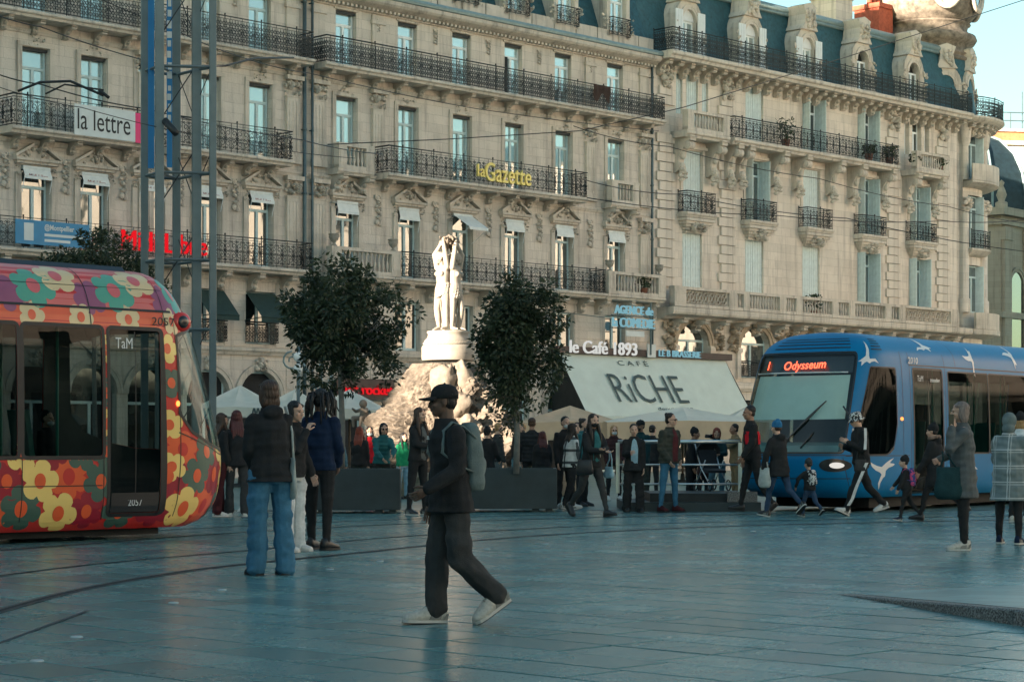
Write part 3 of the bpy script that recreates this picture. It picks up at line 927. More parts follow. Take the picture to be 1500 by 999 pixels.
def haussmann(name, s0, s1, cols, label, mezz_awn=()):
    root = facade_root(name, s0, label, 'building')
    B = s0
    ops = []
    for c in cols:
        ops += [(c-.52, c+.52, 15.60, 17.86), (c-.52, c+.52, 11.75, 14.55), (c-.56, c+.56, 7.75, 10.56), (c-.66, c+.66, 4.92, 6.86), (c-.95, c+.95, 0.0, 3.95)]
    wall_with_openings(s0, s1, 0, 18.5, ops, 0.30, B).build('wall', [M['stone_a'], M['dark_room']], root)
    body_box(root, B, s0, s1, 18.5, 13, 'stone_a')
    # mouldings
    profile_band(s0, s1, CORNICE, B).build('cornice', M['stone_trim'], root)
    profile_band(s0, s1, GUTTER, B).build('gutter', M['zinc'], root)
    n = int((s1 - s0) / 0.22); de = MB()
    for i in range(n):
        a = s0 - B + (i + .25) * (s1 - s0) / n; de.box(a, a + .11, -0.30, 0, 18.00, 18.10)
    de.build('dentils', M['stone_trim'], root, kind='stuff')
    for z in (14.98, 11.28, 7.25):
        profile_band(s0, s1, [(0, z), (.05, z), (.07, z+.06), (.10, z+.10), (.10, z+.16), (0, z+.17)], B).build('string_course', M['stone_trim'], root)
    profile_band(s0, s1, [(0, 4.5), (.10, 4.5), (.16, 4.6), (.24, 4.66), (.24, 4.76), (0, 4.80)], B).build('string_course', M['stone_trim'], root)
    for i, c in enumerate(cols):
        # third floor
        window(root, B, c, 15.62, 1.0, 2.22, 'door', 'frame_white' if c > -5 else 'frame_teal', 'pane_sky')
        t = MB(); t.box(c-B-.62, c-B+.62, -.05, 0, 17.87, 17.95); t.build('lintel', M['stone_trim'], root)
        for zt in (17.74, 14.44):
            bx_ = MB(); bx_.box(c-B-.50, c-B+.50, .06, .19, zt, zt+.10); bx_.build('blind_box', M['iron'], root)
        # second floor
        window(root, B, c, 11.77, 1.0, 2.76, 'cross' if i % 2 else 'door', 'frame_teal', 'pane_sky')
        fr = MB()
        for sx in (-1, 1):
            a = sorted((c-B+sx*.54, c-B+sx*.72)); fr.box(a[0], a[1], -.06, 0, 11.5, 14.56)
        fr.box(c-B-.72, c-B+.72, -.07, 0, 14.565, 14.70)
        cv = carved(int(c*10) + 500, .8, .30, .14, 10); fr.add([(x+c-B, y-.04, z+14.62) for x, y, z in cv.v], cv.f)
        fr.build('window_surround', M['stone_trim'], root)
        # first floor with pediment
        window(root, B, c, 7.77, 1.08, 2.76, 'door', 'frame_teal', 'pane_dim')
        sr = MB()
        for sx in (-1, 1):
            a = sorted((c-B+sx*.58, c-B+sx*.80)); sr.box(a[0], a[1], -.08, 0, 7.76, 10.30)
            cv = carved(int(c*7)+sx, .26, .42, .2, 9); sr.add([(x+c-B+sx*.70, y-.08, z+10.16) for x, y, z in cv.v], cv.f)
        sr.box(c-B-.80, c-B+.80, -.08, 0, 10.57, 10.60)
        sr.build('window_surround', M['stone_trim'], root)
        inst('pediment', PEDS[i % 2], root, (c-B, -0.003, 10.70))
        # mezzanine and ground floor
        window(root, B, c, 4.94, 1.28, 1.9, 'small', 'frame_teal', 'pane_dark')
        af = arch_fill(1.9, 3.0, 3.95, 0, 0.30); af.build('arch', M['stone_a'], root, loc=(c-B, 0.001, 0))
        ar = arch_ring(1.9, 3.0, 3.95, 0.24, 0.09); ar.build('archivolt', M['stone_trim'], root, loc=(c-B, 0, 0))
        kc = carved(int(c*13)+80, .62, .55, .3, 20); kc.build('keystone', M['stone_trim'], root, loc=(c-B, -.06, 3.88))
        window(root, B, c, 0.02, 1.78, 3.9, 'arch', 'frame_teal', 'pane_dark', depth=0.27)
        # rusticated courses between the openings of the lower floors
    gaps = []
    edges = [s0] + [e for c in cols for e in (c-.70, c+.70)] + [s1]
    for k in range(0, len(edges), 2): gaps.append((edges[k], edges[k+1]))
    z = 4.84
    while z < 7.1:
        for a, b in gaps:
            if b - a > .2:
                m_ = MB(); m_.box(a-B+.006, b-B-.006, -.035, 0, z, z+.44); m_.build('stone_course', M['stone_a'], root)
        z += .47
    edges = [s0] + [e for c in cols for e in (c-1.22, c+1.22)] + [s1]
    z = 0.0
    while z < 4.0:
        for k in range(0, len(edges), 2):
            a, b = edges[k], edges[k+1]
            if b - a > .15:
                m_ = MB(); m_.box(a-B+.006, b-B-.006, -.035, 0, z, z+.44); m_.build('stone_course', M['stone_a'], root)
        z += .47
    # mansard roof
    rf = MB()
    a, b = s0 - B, s1 - B
    rf.add([(a,-0.05,18.70),(b,-0.05,18.70),(b,0.35,19.35),(a,0.35,19.35),(b,1.5,22.6),(a,1.5,22.6),(b,12,23.4),(a,12,23.4)], [(0,1,2,3),(3,2,4,5),(5,4,6,7)])
    rf.add([(a,-0.05,18.70),(a,0.35,19.35),(a,1.5,22.6),(a,12,23.4),(a,13,18.5)], [(0,1,2,3,4)])
    rf.add([(b,-0.05,18.70),(b,0.35,19.35),(b,1.5,22.6),(b,12,23.4),(b,13,18.5)], [(4,3,2,1,0)])
    roof = rf.build('roof', M['slate'], root)
    pb = MB()
    k = a
    while k < b - .5:
        pb.box(k, min(b, k+1.3), -0.10, 0.22, 18.72, 19.28); k += 1.36
    pb.build('parapet', M['stone_trim'], root)
    return root, B, roof

# dormer with iron guard
def small_dormer(root, B, c, z):
    dm = MB()
    for sx in (-1, 1):
        x = sorted((c-B+sx*.52, c-B+sx*.75)); dm.box(x[0], x[1], -0.10, 1.3, z, z+2.1)
    dm.prism([(c-B-.85, z+2.1), (c-B+.85, z+2.1), (c-B+.6, z+2.45), (c-B, z+2.75), (c-B-.6, z+2.45)], 'y', -.16, 1.6)
    cv = carved(int(c*3)+9, .5, .5, .2, 12); dm.add([(x+c-B, y-.16, q+z+2.1) for x, y, q in cv.v], cv.f)
    for sx in (-1, 1):
        cv = carved(int(c*5)+sx, .34, .9, .25, 12); dm.add([(x+c-B+sx*.86, y-.05, q+z+.1) for x, y, q in cv.v], cv.f)
    d = dm.build('dormer', M['stone_trim'], root)
    window(d, 0, 0, 0, 1.02, 2.08, 'door', 'frame_white', 'pane_sky', loc=(c-B, .12, z+.01))
    railing(d, B, [(c-.6, .02), (c-.6, .30), (c+.6, .30), (c+.6, .02)], z+.03, .8, 0, post_every=1.2)

A1_COLS = [-21.9, -19.45, -17.07, -14.76, -12.4, -9.87, -7.5]
A2_COLS = [-3.31, -0.11, 2.86, 5.86, 8.89, 12.22]
rootA1, B1, roofA1 = haussmann('apartment_building', -24.0, -5.36, A1_COLS, 'weathered beige stone apartment building with the la lettre banner and green awnings')
rootA2, B2, roofA2 = haussmann('apartment_building', -5.34, 14.68, A2_COLS, 'beige stone apartment building with yellow laGazette letters on its iron balcony')
for c in A1_COLS: small_dormer(rootA1, B1, c, 19.0)
for c in A2_COLS: small_dormer(rootA2, B2, c + .1, 19.0)

def spread(a, b, step):
    n = max(1, round((b - a) / step)); return [a + (i + .5) * (b - a) / n for i in range(n)]
# top balconies run the whole length
balcony(rootA1, B1, -23.9, -5.62, 15.58, 0.95, 1.0, 1, BR_S, spread(-23.9, -5.6, 1.2))
balcony(rootA2, B2, -5.08, 14.60, 15.58, 0.95, 1.0, 1, BR_S, spread(-5.1, 14.6, 1.2))
# second floor balconies
balA = balcony(rootA1, B1, -18.55, -13.0, 11.70, 1.0, 1.05, 0, BR_S, spread(-18.5, -13.0, 1.15))
balcony(rootA1, B1, -11.9, -6.66, 11.70, 1.0, 1.05, 0, BR_S, spread(-11.9, -6.7, 1.15))
balG = balcony(rootA2, B2, -2.0, 9.45, 11.70, 1.0, 1.05, 0, BR_S, spread(-2, 9.45, 1.15))
for c in (-3.31 - .0, 12.22):
    a, b = c - .92, c + .92
    balcony(rootA2, B2, a, b, 11.70, 0.62, 1, 0, BR_M, [a+.25, b-.25], rail=False)
    balustrade(rootA2, B2, [(a+.04, a+.42, 'pier'), (a+.42, b-.42, 'bal'), (b-.42, b-.04, 'pier')], 11.703, 0.98, 0.58)
# first floor balconies
balcony(rootA1, B1, -23.9, -5.7, 7.70, 1.0, 1.0, 0, BR_M, spread(-23.9, -5.7, 1.55))
balcony(rootA2, B2, -1.3, 10.62, 7.70, 1.0, 1.0, 0, BR_M, spread(-1.3, 10.6, 1.55))
for a, b in ((-4.9, -1.34), (10.66, 14.5)):
    balcony(rootA2, B2, a, b, 7.70, 1.0, 1, 0, BR_M, [a+.3, (a+b)/2, b-.3], rail=False)
    balustrade(rootA2, B2, [(a+.04, a+.5, 'pier'), (a+.5, b-.5, 'bal'), (b-.5, b-.04, 'pier')], 7.703, 0.98, 0.96)
    for s in (a+.28, b-.28):
        u = MB(); u.lathe([(.10,0),(.12,.04),(.05,.08),(.05,.14),(.16,.24),(.20,.36),(.17,.40),(.22,.44),(.20,.47),(0,.47)], 12, (s-B2, -.82, 8.685))
        u.build('urn', M['urn_stone'], rootA2, True)
# pilasters
PIL = [pilaster_mesh(0.62, 11.72, 15.0, 0.14, 5), pilaster_mesh(0.62, 7.75, 11.25, 0.14, 8)]
for root, B, ss in ((rootA1, B1, (-22.9, -13.0 + .35, -6.0)), (rootA2, B2, (-4.72, -1.72, 10.55, 14.1))):
    for s in ss:
        inst('pilaster', PIL[0], root, (s-B, 0.002, 11.72))
        if s not in (-1.72, 10.55): inst('pilaster', PIL[1], root, (s-B, 0.002, 7.75))
        q = MB(); q.box(s-B-.3, s-B+.3, -.08, 0, 15.62, 17.9); q.box(s-B-.36, s-B+.36, -.14, 0, 17.55, 17.7)
        q.build('pilaster_strip', M['stone_trim'], root)
# open casement and a blanket hung out on the top floor
oc_ = MB(); oc_.box(5.40-B2, 5.62-B2, .10, .19, 15.72, 17.3); oc_.build('open_casement_gap', M['dark_room'], rootA2)
pm('blanket', (0.045, 0.024, 0.018), 0.95, 0.3, 6, 0.4, 30)
bk_ = MB(); vs_ = []
for i in range(13):
    for q in range(7):
        t_ = q/6; vs_.append((i/12*1.05, -.03 - .05*math.sin(i*1.1)*(1-t_) - .02*math.sin(q), .98 - t_*(.55 + .2*math.sin(i*.7)) ))
bk_.add(vs_, [(i*7+q, (i+1)*7+q, (i+1)*7+q+1, i*7+q+1) for i in range(12) for q in range(6)])
pw = P0 + D*9.75 + N*.93
tag(bk_.build('blanket', M['blanket'], None, True, loc=(pw.x, pw.y, 15.60), rz=TH), 'dark brown blanket hung over the top iron balcony rail', 'blanket')
# carved drops between first floor windows
DROP = carved(77, .34, 1.25, .22, 26, .2, .5).mesh('carved_drop', M['stone_trim'])
for root, B, cols in ((rootA1, B1, A1_COLS), (rootA2, B2, A2_COLS)):
    for i in range(len(cols) - 1):
        s = (cols[i] + cols[i+1]) / 2
        inst('carved_drop', DROP, root, (s-B, -.02, 9.7)); 
        inst('carved_drop', DROP, root, (s-B, -.02, 17.2), None, None, (.7, .7, .5))
drainpipe(rootA1, B1, -5.52, 0.0, 18.5)
drainpipe(rootA2, B2, -5.14, 0.0, 18.5, r=.05)
drainpipe(rootA2, B2, 14.50, 4.5, 18.5, r=.06)

# window blinds of the first floor: box, cloth and arms
def blind(root, B, c, drop, out, label=None, w=1.06, mat='blind_white', txt=None):
    mb = MB(); z = 10.55
    mb.box(c-B-w/2, c-B+w/2, -.10, 0.02, z-.10, z)
    o = mb.build('roller_blind', M[mat], root)
    cl = MB(); b = c - B
    cl.add([(b-w/2, -.06, z-.05), (b+w/2, -.06, z-.05), (b+w/2, -.06-out, z-drop), (b-w/2, -.06-out, z-drop)], [(0,1,2,3)])
    cl.add([(b-w/2, -.061-out, z-drop), (b+w/2, -.061-out, z-drop), (b+w/2, -.061-out, z-drop-.10), (b-w/2, -.061-out, z-drop-.10)], [(0,1,2,3)])
    cl.build('blind_cloth', M[mat], o)
    for sx in (-1, 1):
        ar = MB(); ar.tube([(b+sx*w/2, -.04, z-drop-.55), (b+sx*w/2, -.06-out, z-drop)], .015, 4); ar.build('blind_arm', M['frame_white'], o)
    if txt:
        text(txt, .19, 'print_red', o, (b-.36, -.10-out*.7, z-drop-.06), (PI/2, 0, 0), extrude=.002, width=.72)
for c in A1_COLS[2:]: blind(rootA1, B1, c, .34, .14, txt='Midi Libre')
for i, c in enumerate(A2_COLS): blind(rootA2, B2, c, .40 if i != 2 else .62, .10 if i != 2 else .95)
# green awnings over the mezzanine windows, with window guards
for c in A1_COLS[3:]:
    b = c - B1
    aw = MB(); z = 6.80
    aw.add([(b-.68,-.04,z),(b+.68,-.04,z),(b+.68,-.95,z-.92),(b-.68,-.95,z-.92),(b-.68,-.95,z-1.12),(b+.68,-.95,z-1.12),(b-.68,-.04,z-.06),(b+.68,-.04,z-.06)], [(0,1,2,3),(3,2,5,4)])
    aw.tube([(b-.68,-.95,z-.93),(b+.68,-.95,z-.93)], .025, 5)
    for sx in (-1, 1): aw.tube([(b+sx*.67,-.03,z-1.0),(b+sx*.67,-.94,z-.95)], .02, 5)
    aw.build('awning', M['awning_green'], rootA1)
    gd = railing(rootA1, B1, [(c-.7, .02), (c-.7, .22), (c+.7, .22), (c+.7, .02)], 4.93, .78, 1, 'window_guard')
# lettering
bl = MB(); s_a, s_b = -16.22, -13.50
bl.box(s_a-B1, s_b-B1-.27, -1.05, -1.02, 11.62, 12.66); bl.box(s_b-B1-.265, s_b-B1, -1.052, -1.02, 11.60, 12.62, 1)
ban = bl.build('banner', [M['sign_white'], M['sign_pink']], rootA1)
text('la lettre', 1.0, 'sign_black', ban, (s_a-B1+.12, -1.056, 11.83), (PI/2, 0, 0), extrude=.003, width=2.12)
bb = MB(); bb.box(-18.5-B1, -15.65-B1, -1.07, -1.04, 7.82, 8.62)
bb2 = bb.build('banner', M['sign_blue'], rootA1)
q = MB(); q.box(-18.18-B1, -17.82-B1, -1.078, -1.071, 7.94, 8.52); q.build('blank_panel', M['sign_white'], bb2)
text('@Montpellier', .24, 'sign_white', bb2, (-17.4-B1, -1.076, 8.34), (PI/2, 0, 0), extrude=.003, width=1.15, bold=.006)
for z_, w_ in ((8.12, 1.5), (7.94, 1.0)):
    q = MB(); q.box(-17.4-B1, -17.4-B1+w_, -1.074, -1.071, z_, z_+.09); q.build('print_line', M['sign_white'], bb2)
text('Midi Libre', .98, 'sign_red', rootA1, (-14.35-B1, -1.09, 7.90), (PI/2, 0, 0), extrude=.05, width=3.6)
# yellow letters on the middle building's balcony
text('la', .72, 'sign_yellow', balG, (2.72-B2, -1.05, 11.98), (PI/2, 0, 0), extrude=.05, width=.42)
text('Gazette', 1.06, 'sign_yellow', balG, (3.16-B2, -1.05, 11.86), (PI/2, 0, 0), extrude=.05, width=2.65, bold=.008)

# ------------------------------------------------------------------ corner building with the awning, attic storey and dome
SB0, SB1 = 14.72, 39.6
rootB = facade_root('corner_building', SB0, 'pale stone corner building with slate attic, carved dormers and round domed corner', 'building')
B = SB0
B_COLS = [17.51, 22.11, 26.59, 31.2, 35.81]
ops = []
for i, c in enumerate(B_COLS):
    if i in (0, 4): ops += [(c-1.15, c-.70, 16.2, 18.0), (c-.42, c+.42, 15.5, 18.05), (c+.70, c+1.15, 16.2, 18.0)]
    else: ops += [(c-.68, c+.68, 15.42, 18.05)]
    ops += [(c-.68, c+.68, 11.75, 14.62), (c-.70, c+.70, 8.30, 10.86)]
    ops += [(c-1.15, c+1.15, 4.35, 6.72), (c-1.5, c+1.5, 0.0, 3.3)]
wall_with_openings(SB0, SB1, 0, 18.65, ops, 0.34, B).build('wall', [M['stone_b'], M['dark_room']], rootB)
body_box(rootB, B, SB0, SB1 + .6, 18.6, 24, 'stone_b')
SH = {k: shutter_mesh(*k) for k in ((.68, 2.62), (.68, 2.84), (.70, 2.54))}
SHW = shutter_mesh(.45, 1.78, 'shutter_white')
def closed_shutters(root, c, z, me, w, y=.12):
    for k in (0, 1):
        inst('shutter', me, root, (c - B - w + k*w + (.004 if k else -.004), y, z))
def open_shutters(root, c, z, me, w):
    # leaves folded back into the reveal
    inst('shutter', me, root, (c - B - w + .04, .30, z), (0, 0, -R(86)))
    inst('shutter', me, root, (c - B + w - .02, .30, z), (0, 0, -R(86)))
for i, c in enumerate(B_COLS):
    # third floor
    if i in (0, 4):
        for ds, w, z, h in ((-.925, .45, 16.2, 1.8), (0, .84, 15.5, 2.55), (.925, .45, 16.2, 1.8)):
            window(rootB, B, c+ds, z+.01, w-.02, h-.02, 'door', 'frame_white', 'pane_dark', depth=.24)
            if i == 0:
                sm = shutter_mesh(w*.5 if ds == 0 else w, h-.04, 'shutter_pale')
                inst('shutter', sm, rootB, (c+ds-B-w/2+.005, .12, z+.02))
                if ds == 0: inst('shutter', sm, rootB, (c+ds-B+.005, .12, z+.02))
    else:
        window(rootB, B, c, 15.44, 1.34, 2.58, 'door', 'frame_white', 'pane_dark', depth=.26)
        (closed_shutters if i == 1 else open_shutters)(rootB, c, 15.43, SH[(.68, 2.62)], .68)
    # second floor
    window(rootB, B, c, 11.77, 1.34, 2.84, 'door', 'frame_teal', 'pane_dim', depth=.26)
    if i in (0, 2): closed_shutters(rootB, c, 11.77, SH[(.68, 2.84)], .68)
    else: open_shutters(rootB, c, 11.77, SH[(.68, 2.84)], .68)
    # first floor
    window(rootB, B, c, 8.31, 1.38, 2.54, 'door', 'frame_teal', 'pane_dim', depth=.26)
    if i < 3: closed_shutters(rootB, c, 8.31, SH[(.70, 2.54)], .70)
    else: open_shutters(rootB, c, 8.31, SH[(.70, 2.54)], .70)
    # small second floor balcony on a carved corbel
    bal = balcony(rootB, B, c-1.08, c+1.08, 11.72, .62, .95, 0)
    cb = MB()
    for k in range(5):
        a = k / 4; cb.box(c-B-1.05+.10*k, c-B+1.05-.10*k, -.55+.10*k, 0, 11.48-.13*(k+1), 11.48-.13*k - .004)
    cv = carved(i+900, 1.3, .62, .5, 26, .12, .3); cb.add([(x+c-B, y-.28, z+10.86) for x, y, z in cv.v], cv.f)
    cb.build('corbel', M['stone_trim'], bal)
    # surrounds
    sr = MB()
    for sx in (-1, 1):
        a = sorted((c-B+sx*.70, c-B+sx*.86)); sr.box(a[0], a[1], -.05, 0, 11.74, 14.66)
    sr.box(c-B-.95, c-B+.95, -.16, 0, 14.665, 14.80); sr.box(c-B-.86, c-B+.86, -.10, 0, 14.805, 14.90)
    sr.build('window_surround', M['stone_b'], rootB)
# long balcony, consoles with carved heads
HEAD = MB()
hc = carved(61, .46, .85, .42, 24, .2, .45); HEAD.add([(x, y-.10, z-2.0) for x, y, z in hc.v], hc.f)
HEAD_ME = HEAD.mesh('carved_head', M['stone_trim'])
balB = balcony(rootB, B, 19.3, 32.75, 15.32, 1.05, .98, 0, BR_L, [19.9, 20.75, 23.4, 25.2, 27.95, 29.8, 32.4], thick=.30)
for s in [19.9, 20.75, 23.4, 25.2, 27.95, 29.8, 32.4]: inst('carved_head', HEAD_ME, balB, (s-B, -.22, 15.02))
for c in (B_COLS[0], B_COLS[4]):
    a, b = c - 1.55, c + 1.55
    bl_ = balcony(rootB, B, a, b, 15.32, 1.0, 1, 0, BR_L, [c-1.15, c+1.15], rail=False, thick=.30)
    for s in (c-1.15, c+1.15): inst('carved_head', HEAD_ME, bl_, (s-B, -.22, 15.02))
    balustrade(rootB, B, [(a+.05, a+.5, 'pier'), (a+.5, b-.5, 'bal'), (b-.5, b-.05, 'pier')], 15.323, .92, .95)
# attic balcony over heavy cornice
profile_band(SB0, SB1, [(0, 17.9+.25), (.08, 18.15), (.12, 18.26), (0, 18.28)], B).build('string_course', M['stone_trim'], rootB)
attic = balcony(rootB, B, SB0 + .02, SB1 - .2, 18.72, 1.2, 1.0, 1, BR_M, [s for s in spread(SB0, SB1, .78) if True], thick=.34)
# rusticated strips: alternating stones
Q0 = MB(); Q0.box(-.62, .62, -.11, .01, 0, .40); Q0m = Q0.mesh('quoin_stone', M['stone_b'])
Q1 = MB(); Q1.box(-.44, .44, -.11, .01, 0, .40); Q1m = Q1.mesh('quoin_stone', M['stone_b'])
for s in (15.55, 20.0 - .05, 33.55, 38.15):
    z = 8.32; k = 0
    while z < 17.2:
        if not (15.0 < z + .2 < 16.4 and s in (15.55,)) :
            inst('quoin_stone', Q0m if k % 2 else Q1m, rootB, (s-B, 0, z))
        z += .43; k += 1
    cp = carved(int(s*9), .8, 1.1, .45, 30, .12, .3); cp.build('capital', M['stone_trim'], rootB, loc=(s-B, -.1, 17.2))
# first floor stone balustrade along the whole front
prof = [(0, 6.86), (.30, 6.86), (.5, 6.98), (.95, 7.05), (1.0, 7.14), (1.0, 7.36), (0, 7.38)]
profile_band(SB0+.3, SB1, prof, B).build('balcony_slab', M['stone_trim'], rootB)
segs = []
s = 15.1
for kind, w in (('pier', .8), ('pierced', 3.1), ('pier', .55), ('bal', .5), ('pier', .45), ('bal', 2.3), ('pier', .5), ('bal', .8), ('pier', .5), ('bal', 2.4), ('pier', .5), ('bal', .9), ('pier', .5), ('bal', 2.6), ('pier', .55), ('bal', .7), ('pier', .55), ('pierced', 4.2), ('pier', .7)):
    segs.append((s, s + w, kind)); s += w
balustrade(rootB, B, segs, 7.382, .90, .95)
for k, s in enumerate(spread(15.3, 39.2, 1.53)):
    inst('bracket', BR_M, rootB, (s-B, 0, 6.855), None, None, (1.2, 1.1, .9))
# arched lower windows with carved surrounds
for i, c in enumerate(B_COLS):
    arch_fill(2.3, 5.75, 6.72, 0, .34).build('arch', M['stone_b'], rootB, loc=(c-B, .001, 0))
    arch_ring(2.3, 5.75, 6.72, .30, .16).build('archivolt', M['stone_dark'], rootB, loc=(c-B, 0, 0))
    window(rootB, B, c, 4.37, 2.24, 2.34, 'arch', 'frame_teal', 'pane_dim', depth=.26)
    for sx in (-1, 1):
        cv = carved(i*7+sx+300, .75, 1.3, .5, 34, .12, .3); cv.build('carved_spandrel', M['stone_dark'], rootB, loc=(c-B+sx*1.75, -.05, 5.5))
        j = MB(); x = sorted((c-B+sx*1.17, c-B+sx*1.42)); j.box(x[0], x[1], -.14, 0, 4.3, 5.75); j.box(x[0]-.05, x[1]+.05, -.2, 0, 5.5, 5.70)
        j.build('jamb', M['stone_b'], rootB)
    cv = carved(i+777, .8, .55, .5, 24); cv.build('keystone', M['stone_dark'], rootB, loc=(c-B, -.1, 6.36))
    railing(rootB, B, [(c-1.15, .02), (c-1.15, .28), (c+1.15, .28), (c+1.15, .02)], 4.36, .75, 1, 'window_guard')
    window(rootB, B, c, 0.02, 2.9, 3.2, 'door', 'dark_metal', 'pane_dark', depth=.3)
profile_band(SB0, SB1, [(0, 3.7), (.10, 3.7), (.2, 3.85), (.2, 4.1), (0, 4.15)], B).build('string_course', M['stone_b'], rootB)
z = 0.0
for r_ in range(9):
    for k in range(6):
        a = ([SB0] + [c+1.55 for c in B_COLS])[k]; b = ([c-1.55 for c in B_COLS] + [SB1])[k]
        if z < 3.3:
            m_ = MB(); m_.box(a-B+.01, b-B-.01, -.04, 0, z, z+.42); m_.build('stone_course', M['stone_b'], rootB)
    z += .45
# mansard and dormers
rf = MB(); a, b = 0.0, SB1 + 2.0 - B
rf.add([(a,.5,18.66),(b,.5,18.66),(b,1.25,22.4),(a,1.25,22.4),(b,23.5,23.6),(a,23.5,23.6)], [(0,1,2,3),(3,2,4,5)])
rf.add([(a,.5,18.66),(a,1.25,22.4),(a,23.5,23.6),(a,24,18.5)], [(0,1,2,3)])
roofB = rf.build('roof', M['slate'], rootB)
rl = MB(); rl.tube([(a, 1.18, 22.45), (b, 1.18, 22.45)], .20, 10); rl.box(a, b, 1.05, 1.6, 22.18, 22.30)
rl.build('ridge_roll', M['zinc'], roofB, True)
def arch_dormer(root, base, loc, rz, seed, shutters):
    """carved stone dormer: arched opening, swelling sides, crowning block"""
    d = empty('dormer', loc, rz); d.parent = root; d.scale = (1.16, 1.0, 1.25)
    mb = MB(); n = 12
    inner = [(-.42, 0), (-.42, 1.45)] + [(-.42*math.cos(PI*k/n), 1.45 + .42*math.sin(PI*k/n)) for k in range(1, n)] + [(.42, 1.45), (.42, 0)]
    outer = [(-.98, 0), (-.86, .55)] + []
    m_ = len(inner)
    ob = []
    for k, (x, z) in enumerate(inner):
        if z <= 0: ob.append((x*2.35, 0))
        elif z <= 1.45: ob.append((x*1.95, 1.35))
        else:
            an = math.atan2(z-1.45, x); ob.append((.80*math.cos(an), 1.45+.85*math.sin(an)))
    for k in range(m_ - 1):
        p, q, u, v = inner[k], inner[k+1], ob[k+1], ob[k]
        mb.add([(p[0],0,p[1]),(q[0],0,q[1]),(u[0],0,u[1]),(v[0],0,v[1])], [(0,1,2,3)])
        mb.add([(v[0],0,v[1]),(u[0],0,u[1]),(u[0],1.3,u[1]),(v[0],1.3,v[1])], [(0,1,2,3)])
        mb.add([(p[0],0,p[1]),(q[0],0,q[1]),(q[0],.4,q[1]),(p[0],.4,p[1])], [(3,2,1,0)])
    rr = arch_ring(.84, 1.45, 1.87, .16, .07); mb.add(rr.v, rr.f)
    for sx in (-1, 1):
        mb.box(*sorted((sx*.80, sx*1.02)), -.06, .3, 0, .35)
        cv = carved(seed+sx, .3, 1.5, .22, 16, .2, .5); mb.add([(x+sx*.84, y-.02, z+.1) for x, y, z in cv.v], cv.f)
    st = mb.build('dormer_front', M['stone_trim'], d)
    t = MB()
    t.prism([(-.55,2.15),(.55,2.15),(.40,2.36),(.32,2.75),(.40,2.95),(.46,3.08),(0,3.22),(-.46,3.08),(-.40,2.95),(-.32,2.75),(-.40,2.36)], 'y', -.14, .9)
    cv = carved(seed+50, .7, .75, .3, 20); t.add([(x, y-.14, z+2.2) for x, y, z in cv.v], cv.f)
    t.build('crown', M['stone_trim'], d)
    bk = MB(); bk.add([(-.43,.38,0),(.43,.38,0),(.43,.38,1.9),(-.43,.38,1.9)], [(0,1,2,3)]); bk.build('room', M['dark_room'], d)
    window(d, 0, 0, 0, .84, 1.44, 'small', 'frame_white', 'pane_sky' if shutters else 'pane_dim', loc=(0, .20, .02))
    if shutters:
        for sx in (-1, 1):
            inst('shutter', SHW, d, (sx*.68 - .225, -.09, .02))
        fl = MB(); fl.prism([(-.42*math.cos(PI*k/8), 1.46+.42*math.sin(PI*k/8)) for k in range(9)], 'y', .14, .19); fl.build('fanlight', M['shutter_white'], d)
    return d
for i, c in enumerate(B_COLS):
    arch_dormer(rootB, B, (c - B, .18, 18.74), 0, 400+i*3, i < 3)
# chimneys
for (s, y, w, h, m_) in ((34.3, 3.5, 1.5, 5.6, 'stone_b'), (38.0, 3.4, 1.3, 5.6, 'brick_red')):
    ch = MB(); ch.box(s-B-w/2, s-B+w/2, y, y+1.6, 20, 21.3+h-2.2); ch.box(s-B-w/2-.08, s-B+w/2+.08, y-.08, y+1.68, 21.3+h-2.2, 21.3+h-1.95)
    for k in range(3): ch.lathe([(.14, 0), (.12, .6), (.10, .6)], 8, (s-B+(k-1)*.4, y+.8, 21.3+h-1.95))
    ch.build('chimney', M[m_], roofB)
# round corner
CX, CY, CR = 41.3 - B, 3.0, 3.0
def ang(k): return R(k)
def arc_pts(r, a0, a1, n=14):
    # plan angles: -90 faces out of the facade, 0 faces along it
    return [(CX + r*math.cos(R(a0 + (a1-a0)*k/n)), CY + r*math.sin(R(a0 + (a1-a0)*k/n))) for k in range(n+1)]
WIN = (-90, 12)      # centre angle of the corner windows and half-width in degrees
tw = MB()
levels = [0, 4.2, 6.7, 8.30, 10.86, 11.75, 14.62, 15.5, 18.0, 18.66]
hol = [(8.30, 10.86), (11.75, 14.62), (15.5, 18.0)]
angs = [-125 + 5*k for k in range(0, 37)]
w0a, w1a = -97, -75
for li in range(len(levels)-1):
    za, zb = levels[li], levels[li+1]
    isw = any(abs(za-h[0]) < .01 for h in hol)
    for k in range(36):
        a0, a1 = angs[k], angs[k+1]
        if isw and -100 < (a0+a1)/2 < -75:
            continue
        p, q = arc_pts(CR, a0, a1, 1)
        tw.add([(p[0],p[1],za),(q[0],q[1],za),(q[0],q[1],zb),(p[0],p[1],zb)], [(0,1,2,3)])
    if isw:
        rb = []
        for a_ in (-100, -75):
            p = arc_pts(CR, a_, a_+1, 1)[0]; q = arc_pts(CR-.4, a_, a_+1, 1)[0]
            tw.add([(p[0],p[1],za),(q[0],q[1],za),(q[0],q[1],zb),(p[0],p[1],zb)], [(0,1,2,3)])
tw.build('corner_wall', M['stone_b'], rootB, True)
bk = MB(); bk.lathe([(CR-.42, 4), (CR-.42, 18.6)], 24, (CX, CY, 0), 0, R(-125), R(55)); bk.build('corner_room', M['dark_room'], rootB)
